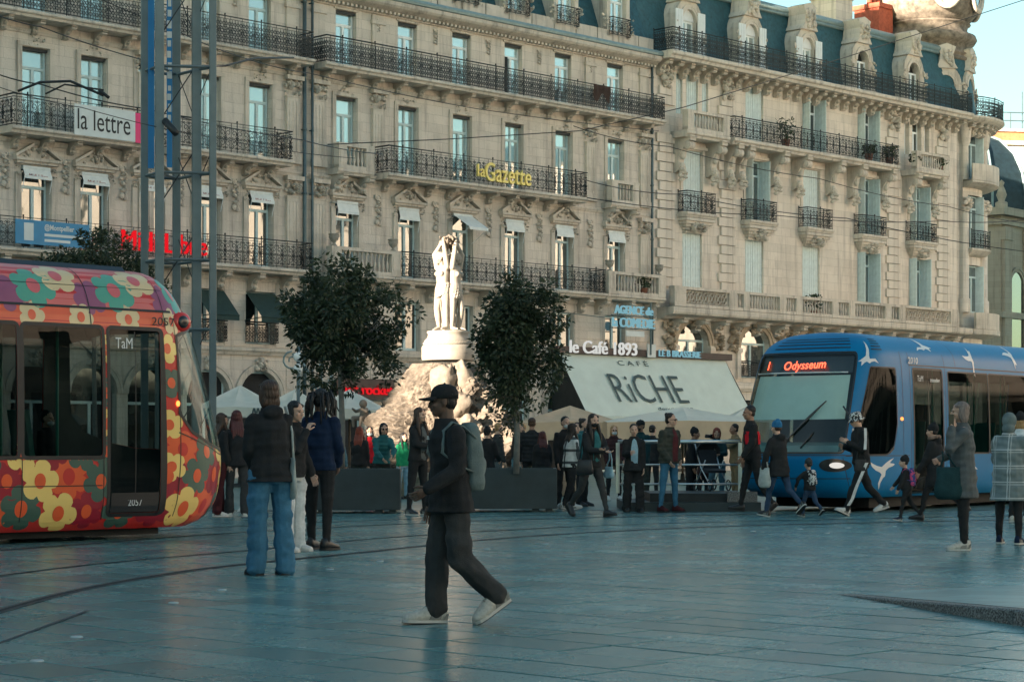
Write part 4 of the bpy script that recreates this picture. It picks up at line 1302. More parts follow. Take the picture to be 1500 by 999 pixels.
for za, zb in hol:
    a_ = -87.5
    loc = (CX + (CR-.25)*math.cos(R(a_)), CY + (CR-.25)*math.sin(R(a_)), za+.01)
    window(rootB, B, 0, 0, 1.2, zb-za-.02, 'door', 'frame_teal', 'pane_dim', loc=loc, rz=R(a_+90))
    if True:
        sm = shutter_mesh(.55, zb-za-.06, 'shutter_pale')
        p = arc_pts(CR-.05, -76, -75, 1)[0]; inst('shutter', sm, rootB, (p[0]-.08, p[1]+.25, za+.03), (0, 0, R(-80)))
def arc_band(prof, a0=-112, a1=50, mat='stone_trim', name='corner_moulding', n=20):
    mb = MB(); rings = []
    for k in range(n+1):
        a_ = R(a0 + (a1-a0)*k/n)
        rings.append([(CX+(CR+o)*math.cos(a_), CY+(CR+o)*math.sin(a_), z) for o, z in prof])
    mb.loft(rings, close=True); return mb.build(name, M[mat], rootB)
def arc_rail(o, a0, a1, z, h, kind, n=12):
    path = [(CX + B + (CR+o)*math.cos(R(a0+(a1-a0)*k/n)), -(CY + (CR+o)*math.sin(R(a0+(a1-a0)*k/n)))) for k in range(n+1)]
    railing(rootB, B, path, z, h, kind)
arc_band([(0,18.36),(.9,18.4),(1.1,18.5),(1.2,18.6),(1.2,18.7),(0,18.72)])
arc_rail(1.12, -108, 50, 18.72, 1.0, 1, 18)
arc_band([(0,15.0),(.5,15.04),(.9,15.2),(.9,15.3),(0,15.32)], -108, -20)
arc_band([(.78,15.32),(.9,15.32),(.9,16.2),(.78,16.2)], -108, -25, name='corner_parapet')
arc_band([(0,11.3),(.3,11.4),(.55,11.62),(.55,11.72),(0,11.72)], -104, -70)
arc_rail(.48, -104, -70, 11.72, .95, 0, 6)
arc_band([(0,6.9),(.6,7.0),(.95,7.1),(.95,7.36),(0,7.38)], -108, 50)
arc_band([(.75,7.38),(.92,7.38),(.92,8.25),(.75,8.25)], -105, 40, name='corner_parapet')
for a_ in (-106, -68, -58):
    cl = MB(); p = arc_pts(CR+.02, a_, a_+1, 1)[0]
    cl.lathe([(.34,8.3),(.34,9.0),(.27,9.05),(.27,13.6),(.25,13.7),(.36,13.8)], 12, (p[0], p[1], 0))
    cv = carved(int(-a_), .7, .7, .6, 26); cl.add([(x+p[0], y+p[1]-.1, z+13.75) for x, y, z in cv.v], cv.f)
    cl.lathe([(.26,15.4),(.24,17.2),(.34,17.4),(.4,18.0),(.45,18.4)], 12, (p[0], p[1], 0))
    cl.build('corner_column', M['stone_b'], rootB, True)
for k in range(9):
    a_ = -105 + k*9; p = arc_pts(CR, a_, a_+1, 1)[0]
    inst('bracket', BR_M, rootB, (p[0], p[1], 18.36), (0, 0, R(a_+90)))
# slate drum, neck mouldings and bulb of the dome
cone = MB(); cone.lathe([(2.75, 18.7), (2.3, 22.15)], 28, (CX, CY, 0)); cone.build('corner_roof', M['slate'], rootB, True)
nk = MB(); nk.lathe([(2.30,21.45),(2.42,21.5),(2.42,21.62),(2.30,21.7),(2.30,21.78),(2.45,21.84),(2.32,21.95),(2.28,22.35),(2.62,22.5),(2.74,22.7),(2.66,22.9),(2.3,23.02),(2.2,23.25),(2.25,23.5),(2.4,23.55),(2.3,23.62)], 32, (CX, CY, .55))
nk.build('dome_neck', M['dome_stone'], rootB, True)
dm = MB(); dm.lathe([(2.25,23.55),(2.55,23.72),(3.0,24.2),(3.12,24.8),(3.05,25.4),(2.75,26.2),(2.2,27.0),(1.5,27.7),(.9,28.2),(.5,28.6),(.35,29.2),(.25,30.2),(0,30.8)], 36, (CX, CY, .55), sx=.93, sy=.93)
dome = dm.build('dome', M['dome_stone'], rootB, True)
for a_ in (-125, -78, -30, 20):
    oc = MB(); n = 18
    for (r0, r1, y0, y1) in ((.62,.85,-.02,-.22), (.50,.64,-.02,-.12)):
        rg_ = []
        for k in range(n+1):
            t = 2*PI*k/n; rg_.append([(r0*math.cos(t), y0, r0*1.25*math.sin(t)), (r1*math.cos(t), y0, r1*1.25*math.sin(t)), (r1*math.cos(t), y1, r1*1.25*math.sin(t)), (r0*math.cos(t), y1, r0*1.25*math.sin(t))])
        oc.loft(rg_, caps=False)
    ov = oc.build('oculus', M['stone_trim'], dome, True, loc=(CX+2.8*math.cos(R(a_)), CY+2.8*math.sin(R(a_)), 25.6), rz=R(a_+90))
    gp = MB(); gp.prism([(.56*math.cos(2*PI*k/18), .70*math.sin(2*PI*k/18)) for k in range(18)], 'y', -.10, .0); gp.build('oculus_pane', M['pane_dim'], dome, loc=(CX+2.8*math.cos(R(a_)), CY+2.8*math.sin(R(a_)), 25.6), rz=R(a_+90))
for a_ in (-74, -20, -128+6):
    rr_ = CR - .55
    arch_dormer(rootB, B, (CX + rr_*math.cos(R(a_)), CY + rr_*math.sin(R(a_)), 18.74), R(a_+90), 700+int(a_), False)

# ------------------------------------------------------------------ domed theatre far right, and a tiled roof beyond
pm('dome_slate', (0.016, 0.035, 0.045), 0.6, 0.35, 3, 0.3, 14)
pF = Vector(((1466-750)/3000*134, 134, 0))
rootC = empty('theatre_building', pF, R(50), 'grey stone building with a dark ribbed dome seen past the round corner', 'building')
mb = MB(); mb.box(0, 26, 0, 16, 0, 16.6); mb.build('wall', M['stone_far'], rootC)
for z, o, h in ((16.2, .5, .5), (15.6, .25, .35), (9.5, .3, .4)):
    m_ = MB(); m_.box(-o, 26+o, -o, 16, z, z+h); m_.build('cornice', M['stone_far'], rootC)
for x in (.1, 3.2, 4.6, 9.6, 11):
    m_ = MB(); m_.box(x, x+1.0, -.25, 0, 0, 15.5); m_.box(x-.1, x+1.1, -.35, 0, 14.6, 15.4); m_.build('pilaster', M['stone_far'], rootC)
for x in (1.4 + .75, 7.1):
    ar = arch_ring(2.0, 11.5, 12.6, .3, .2); ar.build('archivolt', M['stone_far'], rootC, loc=(x, -.01, 0))
    g = MB(); g.prism([(-1, 5.5), (1, 5.5)] + [(math.cos(PI*k/10), 11.5+1.1*math.sin(PI*k/10)) for k in range(11)], 'y', -.04, .05); g.build('window', M['pane_dark'], rootC, loc=(x, -.02, 0))
dd = MB(); dd.lathe([(3.6,16.7),(3.62,18.0),(3.4,19.3),(2.8,20.6),(1.8,21.6),(.9,22.0),(0,22.1)], 8, (3.4, 3.6, 0)); dd.build('dome', M['dome_slate'], rootC)
rb = MB()
for k in range(8):
    a_ = 2*PI*k/8
    rb.tube([(3.4+r_*math.cos(a_), 3.6+r_*math.sin(a_), z) for r_, z in ((3.65,16.7),(3.67,18.0),(3.45,19.35),(2.84,20.66),(1.83,21.66),(.9,22.08))], .09, 5)
rb.build('dome_rib', M['zinc'], rootC)
fn = MB(); fn.lathe([(.4,16.7),(.4,17.0),(.2,17.1),(.35,17.5),(.25,17.8),(.12,18.1),(.2,18.3),(0,18.5)], 10, (-.1, -.1, 0)); fn.build('finial', M['stone_far'], rootC, True)
pH = Vector(((1405-750)/3000*150, 150, 0))
rootD = empty('tiled_house', pH, R(10), 'ochre house with a flat tiled terrace roof and thin rail beyond the corner', 'building')
m_ = MB(); m_.box(0, 14, 0, 10, 0, 23.2); m_.build('wall', M['stone_b'], rootD)
m_ = MB(); m_.box(-.3, 14.3, -.3, 10.3, 23.2, 23.5); m_.box(-.1, 14.1, -.1, 10.1, 24.2, 24.4); m_.build('cornice', M['stone_trim'], rootD)
pm('tile_orange', (0.50, 0.20, 0.09), 0.85, 0.2, 5)
m_ = MB(); m_.box(0.1, 13.9, 0.1, 9.9, 23.5, 24.2); m_.build('roof', M['tile_orange'], rootD)
m_ = MB()
for zz in (25.0, 25.6): m_.tube([(0, 0, zz), (8, 0, zz)], .04, 5)
for k in range(5): m_.tube([(k*2, 0, 24.4), (k*2, 0, 25.6)], .04, 5)
m_.tube([(5, .2, 24.4), (5, .2, 27.2)], .04, 5)
m_.build('roof_rail', M['pipe'], rootD)

# plant pots on the long balcony
pr = random.Random(5)
for s, hh in ((23.55, 1.0), (30.4, .45), (32.2, .55), (34.6, .4), (37.0, .4), (13.2, .45), (26.0, .7)):
    o_ = .75
    pz = {13.2: 7.71}.get(s, 15.33)
    if s == 26.0: pz, o_ = 7.40, .6
    w_ = P0 + D*s + N*o_
    pt = empty('potted_plant', (w_.x, w_.y, pz), 0, {23.55: 'tall bushy potted plant on the long iron balcony beside the open shutters', 30.4: 'low potted plant near the end of the long iron balcony', 32.2: 'low potted plant in the end corner of the long iron balcony', 34.6: 'low potted plant at the near end of the upper stone balustrade', 37.0: 'low potted plant at the far end of the upper stone balustrade', 13.2: 'small potted plant behind the stone balustrade above the cafe letters', 26.0: 'spiky potted plant behind the long first floor balustrade'}[s], 'plant', 'balcony plants')
    q = MB(); q.lathe([(.0,0),(.16,0),(.22,.34),(.24,.36),(.20,.36),(.0,.33)], 12); q.build('pot', M['terracotta'], pt, True)
    lf = MB()
    for k in range(150):
        a_ = pr.random()*2*PI; rr = pr.random()**.5*.42*(.6+hh*.5); z = .36 + pr.random()*hh; c_ = Vector((rr*math.cos(a_), rr*math.sin(a_), z))
        e = Euler((pr.uniform(-1,1), pr.uniform(-1,1), pr.random()*6.3)).to_matrix()
        lf.add([c_ + e@Vector(p) for p in ((-.03,-.07,0),(.03,-.07,0),(.035,.05,.01),(0,.1,0),(-.035,.05,.01))], [(0,1,2,3,4)])
    lf.tube([(0,0,.3),(0.02,0,.36+hh*.8)], .02, 5)
    lf.build('foliage', M['leaf_pot'], pt)
# ------------------------------------------------------------------ the other sides of the square (outside the frame: they shade the square and show in the glass)
def row_house(loc, rz, length, depth, height, label, mat='stone_b'):
    r = empty('town_house', loc, rz, label, 'building', 'houses on the other sides of the square')
    ops = []
    n = max(1, int(length // 3.2)); fl = max(1, int((height - 5.6) // 3.7))
    for i in range(n):
        c = (i + .5) * length / n
        for k in range(fl):
            z = 4.9 + k * (height - 5.6) / fl
            ops.append((c-.6, c+.6, z+.7, z+3.0))
        ops.append((c-1.42, c+1.42, .25, 4.35))
    wall_with_openings(0, length, 0, height, ops, .3, 0).build('wall', [M[mat], M['pane_dark']], r)
    b = MB(); b.add([(0,.31,0),(length,.31,0),(length,depth,0),(0,depth,0),(0,.31,height),(length,.31,height),(length,depth,height),(0,depth,height)], [(0,3,7,4),(1,5,6,2),(2,6,7,3),(0,4,5,1)])
    b.add([(0,0,0),(0,.31,0),(0,.31,height),(0,0,height)], [(0,1,2,3)]); b.add([(length,0,0),(length,.31,0),(length,.31,height),(length,0,height)], [(3,2,1,0)])
    b.build('side_walls', M[mat], r)
    rf = MB(); rf.add([(-.3,-.4,height),(length+.3,-.4,height),(length+.3,depth+.3,height),(-.3,depth+.3,height),(-.3,depth/2,height+1.6),(length+.3,depth/2,height+1.6)], [(0,1,5,4),(2,3,4,5),(0,4,3),(1,2,5),(3,2,1,0)])
    rf.build('roof', M['slate'], r)
    for z in (height - .5, 4.6):
        c = MB(); c.box(0, length, -.3, 0, z, z+.35); c.build('cornice', M['stone_trim'], r)
    return r
E_ = Vector((-SUN_DIR.y, SUN_DIR.x, 0)) * -1          # across the sun beam
STAT = Vector((-1.45, 50.5, 0))
T0 = STAT + SUN_DIR * 60  # unseen row: heights and gap sized so one sun beam reaches the fountain
rzs = math.atan2(E_.y, E_.x)
# keep local +x along E_ so that the front faces the square
for (w0, w1, h, lab) in ((-75, -40, 22.5, 'unseen tall house sized to shade the square, next to the end'), (-39.9, -2.7, 22.5, 'unseen tall house sized to shade the square, left of the low house'), (-2.6, 0.75, 10.4, 'unseen low house shaped as the gap for the sun beam'), (0.85, 40, 22.5, 'unseen tall house sized to shade the square, right of the low house'), (40.1, 90, 21.5, 'unseen long house sized to shade the square, behind the photographer')):
    p = T0 + E_ * w0
    # front towards the square: local -y must point along -SUN_DIR, so turn the block round when needed
    fr = Matrix.Rotation(rzs, 3, 'Z') @ Vector((0, -1, 0))
    if fr.dot(-SUN_DIR) > 0:
        row_house(p, rzs, w1 - w0, 9, h, lab)
    else:
        row_house(T0 + E_ * w1, rzs + PI, w1 - w0, 9, h, lab)
k = 0
for y0, y1, h in ((-40, -12, 20), (-11.9, 20, 19.5), (20.1, 48, 20.5), (48.1, 76, 20), (76.1, 104, 19.5)):
    row_house((50, y1, 0), -PI/2, y1 - y0, 10, h, ['stone house across the square, farthest behind', 'stone house across the square beside the tram stop', 'stone house across the square, middle of the row', 'stone house across the square facing the cafe', 'stone house across the square facing the round corner'][k])
    k += 1

pe = P0 + D * -43.0  # unseen block added to keep the sun off the corner building's attic
row_house((pe.x, pe.y, 0), TH, 18.9, 14, 34, 'unseen tall house added to shade the attic, beyond the la lettre building')
# ------------------------------------------------------------------ trams: skin described by (a, q): a = arc round the nose and along the side, q = up the section
class Tram:
    def __init__(s, prof, ND, n, A0, length):
        """prof: rows of (z, half width, nose set-back); ND: where the straight side starts"""
        z = np.array([p[0] for p in prof], float); w = np.array([p[1] for p in prof], float); f = np.array([p[2] for p in prof], float)
        q = np.concatenate([[0], np.cumsum(np.hypot(np.diff(z), np.diff(w)))])
        s.Q = q[-1]
        qq = np.linspace(0, s.Q, 400)
        def smooth(y):
            m = np.gradient(y, q)
            # monotone cubic: limit slopes
            d = np.diff(y) / np.diff(q)
            for i in range(len(m)):
                lo = d[max(0, i-1)]; hi = d[min(len(d)-1, i)]
                if lo * hi <= 0: m[i] = 0
                else: m[i] = math.copysign(min(abs(m[i]), 3*abs(lo), 3*abs(hi)), lo)
            i = np.clip(np.searchsorted(q, qq) - 1, 0, len(q)-2)
            h = q[i+1]-q[i]; t = (qq - q[i]) / h
            return (2*t**3-3*t**2+1)*y[i] + (t**3-2*t**2+t)*h*m[i] + (-2*t**3+3*t**2)*y[i+1] + (t**3-t**2)*h*m[i+1]
        s.qq, s.z, s.w, s.f = qq, smooth(z), np.maximum(0.0, smooth(w)), smooth(f)
        s.ND, s.n, s.A0, s.len = ND, n, A0, length
        s.zmax_side = z[0]
    def at(s, q):
        return float(np.interp(q, s.qq, s.z)), float(np.interp(q, s.qq, s.w)), float(np.interp(q, s.qq, s.f))
    def q_of_z(s, z):
        return float(np.interp(z, s.z, s.qq))
    def P(s, a, q):
        z, w, f = s.at(q)
        sg = 1 if a >= 0 else -1
        aa = abs(a); nd = s.ND - f
        if aa >= s.A0:
            x = s.ND + aa - s.A0; y = w
        else:
            ph = aa / s.A0 * PI / 2
            x = f + nd * (1 - max(0.0, math.cos(ph)) ** (2 / s.n)); y = w * max(0.0, math.sin(ph)) ** (2 / s.n)
        return Vector((-x, sg * y, z))
    def Pn(s, a, q, off):
        p = s.P(a, q); e = 2e-3
        u = s.P(a + e, q) - s.P(a - e, q); v = s.P(a, min(s.Q, q + e)) - s.P(a, max(0, q - e))
        n = v.cross(u)
        if n.length > 1e-12: n.normalize()
        c = Vector((-3, 0, 1.5))
        if n.dot(p - c) < 0: n = -n
        return p + n * off
    def a_of_X(s, X, q):
        z, w, f = s.at(q); nd = s.ND - f
        if X >= s.ND: return s.A0 + X - s.ND
        t = min(1, max(0, (X - f) / nd))
        return s.A0 * math.acos((1 - t) ** (s.n / 2)) / (PI / 2)
    def a_of_Y(s, y, q):
        z, w, f = s.at(q)
        return math.copysign(s.A0 * math.asin(min(1, abs(y) / w) ** (s.n / 2)) / (PI / 2), y)

def densify(poly, step=0.06):
    out = []
    for i in range(len(poly)):
        a = Vector(poly[i]); b = Vector(poly[(i+1) % len(poly)])
        k = max(1, int(math.ceil((b-a).length / step)))
        out += [a.lerp(b, j/k) for j in range(k)]
    return out
def rounded(poly, r=0.06, k=4):
    out = []; n = len(poly)
    for i in range(n):
        p = Vector(poly[i]); a = Vector(poly[i-1]); b = Vector(poly[(i+1) % n])
        u = (a-p); v = (b-p); rr = min(r, u.length*.45, v.length*.45)
        A = p + u.normalized()*rr; Bq = p + v.normalized()*rr
        for j in range(k+1):
            t = j/k; out.append(A*(1-t)**2 + p*2*t*(1-t) + Bq*t*t)
    return out
def inside(p, poly):
    c = False; n = len(poly); x, y = p[0], p[1]; j = n - 1
    for i in range(n):
        xi, yi = poly[i][0], poly[i][1]; xj, yj = poly[j][0], poly[j][1]
        if (yi > y) != (yj > y) and x < (xj-xi)*(y-yi)/(yj-yi) + xi: c = not c
        j = i
    return c
def fill(poly, holes=(), step=0.12, gx=None):
    """triangulate a 2d region with holes, with inner points so that it can be bent over the skin"""
    pts = []; edges = []
    for loop in [poly] + list(holes):
        b = len(pts); pts += [Vector((p[0], p[1])) for p in loop]
        edges += [(b+i, b+(i+1) % len(loop)) for i in range(len(loop))]
    x0 = min(p.x for p in pts); x1 = max(p.x for p in pts); y0 = min(p.y for p in pts); y1 = max(p.y for p in pts)
    sx = gx or step
    nx = int((x1-x0)/sx); ny = int((y1-y0)/step)
    for i in range(1, nx+1):
        for j in range(1, ny+1):
            p = (x0 + i*(x1-x0)/(nx+1), y0 + j*(y1-y0)/(ny+1) )
            if inside(p, poly) and not any(inside(p, h) for h in holes): pts.append(Vector(p))
    v, e, f, _, _, _ = delaunay_2d_cdt(pts, edges, [], 0, 1e-6)
    tris = []
    for t in f:
        c = ((v[t[0]].x+v[t[1]].x+v[t[2]].x)/3, (v[t[0]].y+v[t[1]].y+v[t[2]].y)/3)
        if inside(c, poly) and not any(inside(c, h) for h in holes): tris.append(tuple(t))
    return v, tris
def skin(tr, poly, off, mb=None, holes=(), step=0.12, m=0, gx=None, drop=()):
    mb = mb or MB()
    v, t = fill(poly, holes, step, gx)
    if drop:
        t = [q for q in t if not any(inside(((v[q[0]].x+v[q[1]].x+v[q[2]].x)/3, (v[q[0]].y+v[q[1]].y+v[q[2]].y)/3), h) for h in drop)]
    mb.add([tr.Pn(p.x, p.y, off) for p in v], t, m)
    return mb
def grow(poly, d):
    """push a convex-ish loop outward by d"""
    n = len(poly); c = sum((Vector(p) for p in poly), Vector((0, 0))) / n; out = []
    for i in range(n):
        a = Vector(poly[i-1]); b = Vector(poly[(i+1) % n]); t = (b-a)
        if t.length < 1e-9: out.append(Vector(poly[i])); continue
        t.normalize(); nn = Vector((t.y, -t.x)); p = Vector(poly[i])
        if nn.dot(p - c) < 0: nn = -nn
        out.append(p + nn*d)
    return out
def XZ(tr, pts, side=1):
    """(X, z) corners on a side -> (a, q)"""
    o = []
    for X, z in pts:
        q = tr.q_of_z(z); o.append((side * tr.a_of_X(X, q), q))
    return o
def YZ(tr, pts):
    o = []
    for y, z in pts:
        q = tr.q_of_z(z); o.append((tr.a_of_Y(y, q), q))
    return o

clear_mat('tram_glass', (0.30, 0.35, 0.345), 0.014)
clear_mat('tram_windscreen', (0.78, 0.86, 0.84), 0.05)
pm('rubber', (0.012, 0.013, 0.014), 0.5, 0.2, 6)
pm('tram_inside', (0.06, 0.075, 0.075), 0.7, 0.2, 3)
pm('grab_green', (0.10, 0.42, 0.32), 0.4, 0.1, 4)
pm('seat_green', (0.06, 0.22, 0.17), 0.7, 0.15, 6)
pm('underframe', (0.015, 0.015, 0.014), 0.8, 0.3, 4)
pm('wheel_steel', (0.30, 0.30, 0.29), 0.4, 0.2, 6, metal=0.7)
pm('lens_white', (0.75, 0.77, 0.76), 0.15, 0.05, 5)
emit_mat('led_orange', (1.0, 0.10, 0.045), .7)
emit_mat('lamp_orange', (1.0, 0.22, 0.05), .6)
emit_mat('head_lamp', (1.0, 0.97, 0.90), .13)
for nm, c in (('f_red', (0.60, 0.028, 0.020)), ('f_orange', (0.80, 0.11, 0.028)), ('f_yellow', (0.92, 0.64, 0.19)), ('f_cream', (0.74, 0.56, 0.30)), ('f_green', (0.055, 0.115, 0.085)), ('f_sea', (0.10, 0.36, 0.25)), ('f_crimson', (0.33, 0.008, 0.025)), ('f_pink', (0.66, 0.13, 0.13)), ('f_mauve', (0.32, 0.085, 0.16)), ('f_salmon', (0.70, 0.16, 0.13))):
    pm(nm, c, 0.34, 0.06, 1.5, coat=0.2)
pm('tram_blue', (0.0, 0.165, 0.37), 0.42, 0.06, 1.2, coat=0.0, spec=0.22)
pm('tram_black', (0.012, 0.013, 0.015), 0.3, 0.1, 3, coat=0.4)
pm('tram_white', (0.66, 0.68, 0.68), 0.4, 0.05, 3)
pm('sun_blind', (0.52, 0.64, 0.59), 0.7, 0.06, 3)
pm('dash', (0.10, 0.20, 0.20), 0.5, 0.2, 3)

def opening(tr, root, loop, name, glass='tram_glass', ring=0.035, ring_off=0.008, ring_mat='rubber'):
    ro_ = grow(loop, ring)
    g = skin(tr, loop, 0.004, step=0.14).build(name, M[glass], root, True)
    skin(tr, ro_, ring_off, holes=[loop], step=0.5).build('seal', M[ring_mat], g)
    return g
def seam(tr, root, pts, w=0.008, off=0.0045, name='panel_gap', mat='rubber'):
    """thin dark gap drawn along (a, q) points"""
    P = []
    for i in range(len(pts)-1):
        a = Vector(pts[i]); b = Vector(pts[i+1]); k = max(1, int((b-a).length/.08))
        P += [a.lerp(b, j/k) for j in range(k)]
    P.append(Vector(pts[-1])); mb = MB(); vs = []; fs = []
    for i, p in enumerate(P):
        t = (P[min(i+1, len(P)-1)] - P[max(i-1, 0)]).normalized(); nn = Vector((-t.y, t.x))*w
        vs += [tr.Pn(p.x+nn.x, p.y+nn.y, off), tr.Pn(p.x-nn.x, p.y-nn.y, off)]
    fs = [(2*i, 2*i+1, 2*i+3, 2*i+2) for i in range(len(P)-1)]
    mb.add(vs, fs); return mb.build(name, M[mat], root)

def interior(tr, root, L, side, zfloor=.38):
    b = MB(); W = 1.20
    b.add([(-L,-W,zfloor),(-.9,-W+.2,zfloor),(-.9,W-.2,zfloor),(-L,W,zfloor)], [(0,1,2,3)])
    b.add([(-L,-1.05,2.95),(-1.2,-1.0,2.9),(-1.2,1.0,2.9),(-L,1.05,2.95)], [(0,1,2,3)])
    y = -side*1.16
    b.add([(-L,y,zfloor),(-1.3,y,zfloor),(-1.3,y,1.08),(-L,y,1.08)], [(0,1,2,3)])
    b.add([(-L,y*.98,2.7),(-1.3,y*.98,2.7),(-1.3,y*.98,2.95),(-L,y*.98,2.95)], [(0,1,2,3)])
    b.add([(-L,-1.2,zfloor),(-L,1.2,zfloor),(-L,1.1,2.95),(-L,-1.1,2.95)], [(0,1,2,3)])
    b.build('cabin_lining', M['tram_inside'], root)
    for k in range(int(L - 2.5)):
        X = 3.1 + k*1.55
        if X > L - .5: break
        p = MB(); p.tube([(-X, side*.75, zfloor), (-X, side*.75, 2.93)], .02, 6); p.tube([(-X, -side*.6, zfloor), (-X, -side*.6, 2.93)], .02, 6)
        p.build('grab_pole', M['grab_green'], root, True)
        for yy in (side*.85, -side*.85):
            s_ = MB(); rg = []
            for (x0, z) in ((.02, .85), (.02, 1.0), (.06, 1.3), (.10, 1.55), (.12, 1.68)):
                rg.append([(-X-.5-x0, yy-.22, z), (-X-.5-x0, yy+.22, z), (-X-.5-x0-.06, yy+.20, z), (-X-.5-x0-.06, yy-.20, z)])
            s_.loft(rg); s_.box(-X-.55, -X-.08, yy-.22, yy+.22, .78, .86); s_.box(-X-.4, -X-.25, yy-.08, yy+.08, zfloor, .78)
            s_.build('seat', M['seat_green'], root)
def bogie(tr, root, X, side):
    for y in (side*.72, -side*.72):
        for dx in (-.8, .8):
            w = MB(); rg = []
            for (r_, yy) in ((.05, .09), (.12, .09), (.12, .06), (.22, .05), (.24, .08), (.30, .08), (.30, -.05), (.05, -.05)):
                rg.append([(-X+dx+r_*math.cos(2*PI*k/20), y + (1 if y > 0 else -1)*yy*1.0, .30+r_*math.sin(2*PI*k/20)) for k in range(20)])
            w.loft(rg); w.build('wheel', M['wheel_steel'], root, True)
    u = MB(); u.box(-X-1.2, -X+1.2, -.55, .55, .15, .5); u.build('bogie_frame', M['underframe'], root)

PROF_L = [(.15,1.14,.92),(.23,1.22,.68),(.42,1.29,.47),(.75,1.32,.35),(1.0,1.325,.32),(1.25,1.325,.36),(1.6,1.325,.47),(2.1,1.32,.66),(2.6,1.30,.87),(2.88,1.27,1.0),(3.05,1.22,1.09),(3.25,1.12,1.22),(3.42,.95,1.38),(3.52,.72,1.50),(3.57,.38,1.60),(3.58,.0,1.66)]
def tram_position(tip, fwd):
    return (tip[0], tip[1], 0), math.atan2(fwd[1], fwd[0])

# ---------------- flower-painted tram (its right-hand side faces the camera)
TL = Tram(PROF_L, 1.9, 2.5, 2.35, 11.0)
tipL = (-5.9 + .701*3.75 - .713*1.325, 25.5 + .713*3.75 + .701*1.325)
locL, rzL = tram_position(tipL, (D.x, D.y))
tramL = empty('tram', locL, rzL, 'red tram painted all over with yellow, green and crimson flowers', 'tram')
LS = -1                     # camera side is local -y
AM = TL.A0 + TL.len - TL.ND
doorL = densify(rounded(XZ(TL, [(1.90,.36),(2.68,.36),(2.68,2.72),(1.90,2.72)], LS), .04))
winL = []
X = 2.80
for w_ in (1.15, 1.30, 1.30, 1.3, 1.3):
    winL.append(densify(rounded(XZ(TL, [(X,1.10),(X+w_,1.10),(X+w_,2.72),(X,2.72)], LS), .04))); X += w_ + .10
scrL = []
for X_, z_ in ((1.60,2.66),(1.58,2.2),(1.56,1.66),(1.34,1.42),(1.0,1.27),(.68,1.19)): scrL.append(XZ(TL, [(X_, z_)], -1)[0])
scrL += YZ(TL, [(0,1.15)])
scrL += [(-a, q) for a, q in scrL[:-1][::-1]]
scrL += [(a, TL.q_of_z(2.80)) for a in (1.2, .6, 0, -.6, -1.2)]
scrL = densify([Vector(p) for p in scrL], .07)
holesL = [doorL] + winL + [scrL]
far_w = densify(rounded(XZ(TL, [(2.0,1.10),(9.5,1.10),(9.5,2.72),(2.0,2.72)], 1), .05), .12)
bodyL = skin(TL, densify([(-AM, 0), (AM, 0), (AM, TL.Q), (-AM, TL.Q)], .15), 0.0, holes=holesL + [far_w], step=.10, gx=.16).build('body', M['f_red'], tramL, True)
skin(TL, densify([(-AM, 0), (AM, 0), (AM, TL.Q), (-AM, TL.Q)], .3), -0.03, holes=holesL + [far_w], step=.20, gx=.3).build('inner_lining', M['tram_inside'], tramL, True)
for h in winL: opening(TL, tramL, h, 'window', ring=.05)
skin(TL, far_w, .002, step=.2).build('window', M['tram_glass'], tramL, True)
dl = opening(TL, tramL, doorL, 'door', ring=.05)
seam(TL, dl, XZ(TL, [(2.29, .38), (2.29, 2.70)], LS), .006, .007)
ks = MB(); skin(TL, densify(XZ(TL, [(1.92,.37),(2.66,.37),(2.66,.62),(1.92,.62)], LS)), .006, ks); ks.build('kick_panel', M['tram_black'], dl)
wsL = opening(TL, tramL, scrL, 'windscreen', 'tram_windscreen', .045, .008)
interior(TL, tramL, TL.len, LS)
bogie(TL, tramL, 4.75, LS)
ub = MB(); ub.box(-TL.len, -1.7, -1.0, 1.0, .06, .36); ub.build('underframe', M['underframe'], tramL)
# painted flowers
def flower_poly(ca, cq, r, petals, rot, sq=1.0):
    out = []
    n = petals * 8
    for k in range(n):
        t = 2*PI*k/n; rr = r * (0.70 + 0.30 * abs(math.cos(petals*t/2)) ** 0.55)
        out.append((ca + rr*math.cos(t+rot)*sq, cq + rr*math.sin(t+rot)))
    return out
fr = random.Random(21)
FM = ['f_red','f_orange','f_yellow','f_cream','f_green','f_sea','f_crimson','f_pink','f_mauve','f_salmon']
FI = {n: i for i, n in enumerate(FM)}
paint = MB()
drop = [grow(h, .028) for h in [doorL] + winL + [scrL]]
lvl = 0
q_belt = TL.q_of_z(1.07); q_cant = TL.q_of_z(2.76); q_shld = TL.q_of_z(3.0)
skin(TL, densify([(-AM, q_shld), (-1.45, q_shld), (-1.45, TL.Q*.93), (-AM, TL.Q*.93)], .2), .0012, paint, m=FI['f_salmon'], step=.14, gx=.2)
skin(TL, densify([(-AM, q_cant), (-2.2, q_cant), (-2.2, q_shld-.01), (-AM, q_shld-.01)], .2), .0012, paint, m=FI['f_orange'], step=.14, gx=.2)
def put_flower(a, q, r, mat, cmat, petals=6, sq=1.0):
    global lvl
    lvl += 1; o = .0016 + (lvl % 9) * .00032
    pl = flower_poly(a, q, r, petals, fr.random()*6, sq)
    pl = [(x, min(TL.Q*.985, max(.012, y))) for x, y in pl]
    skin(TL, [Vector(p) for p in pl], o, paint, m=FI[mat], step=.075, drop=drop)
    ce = [(a + r*.30*math.cos(2*PI*k/16)*sq, min(TL.Q*.98, max(.015, q + r*.36*math.sin(2*PI*k/16)))) for k in range(16)]
    skin(TL, [Vector(p) for p in ce], o + .0030, paint, m=FI[cmat], step=.09, drop=drop)
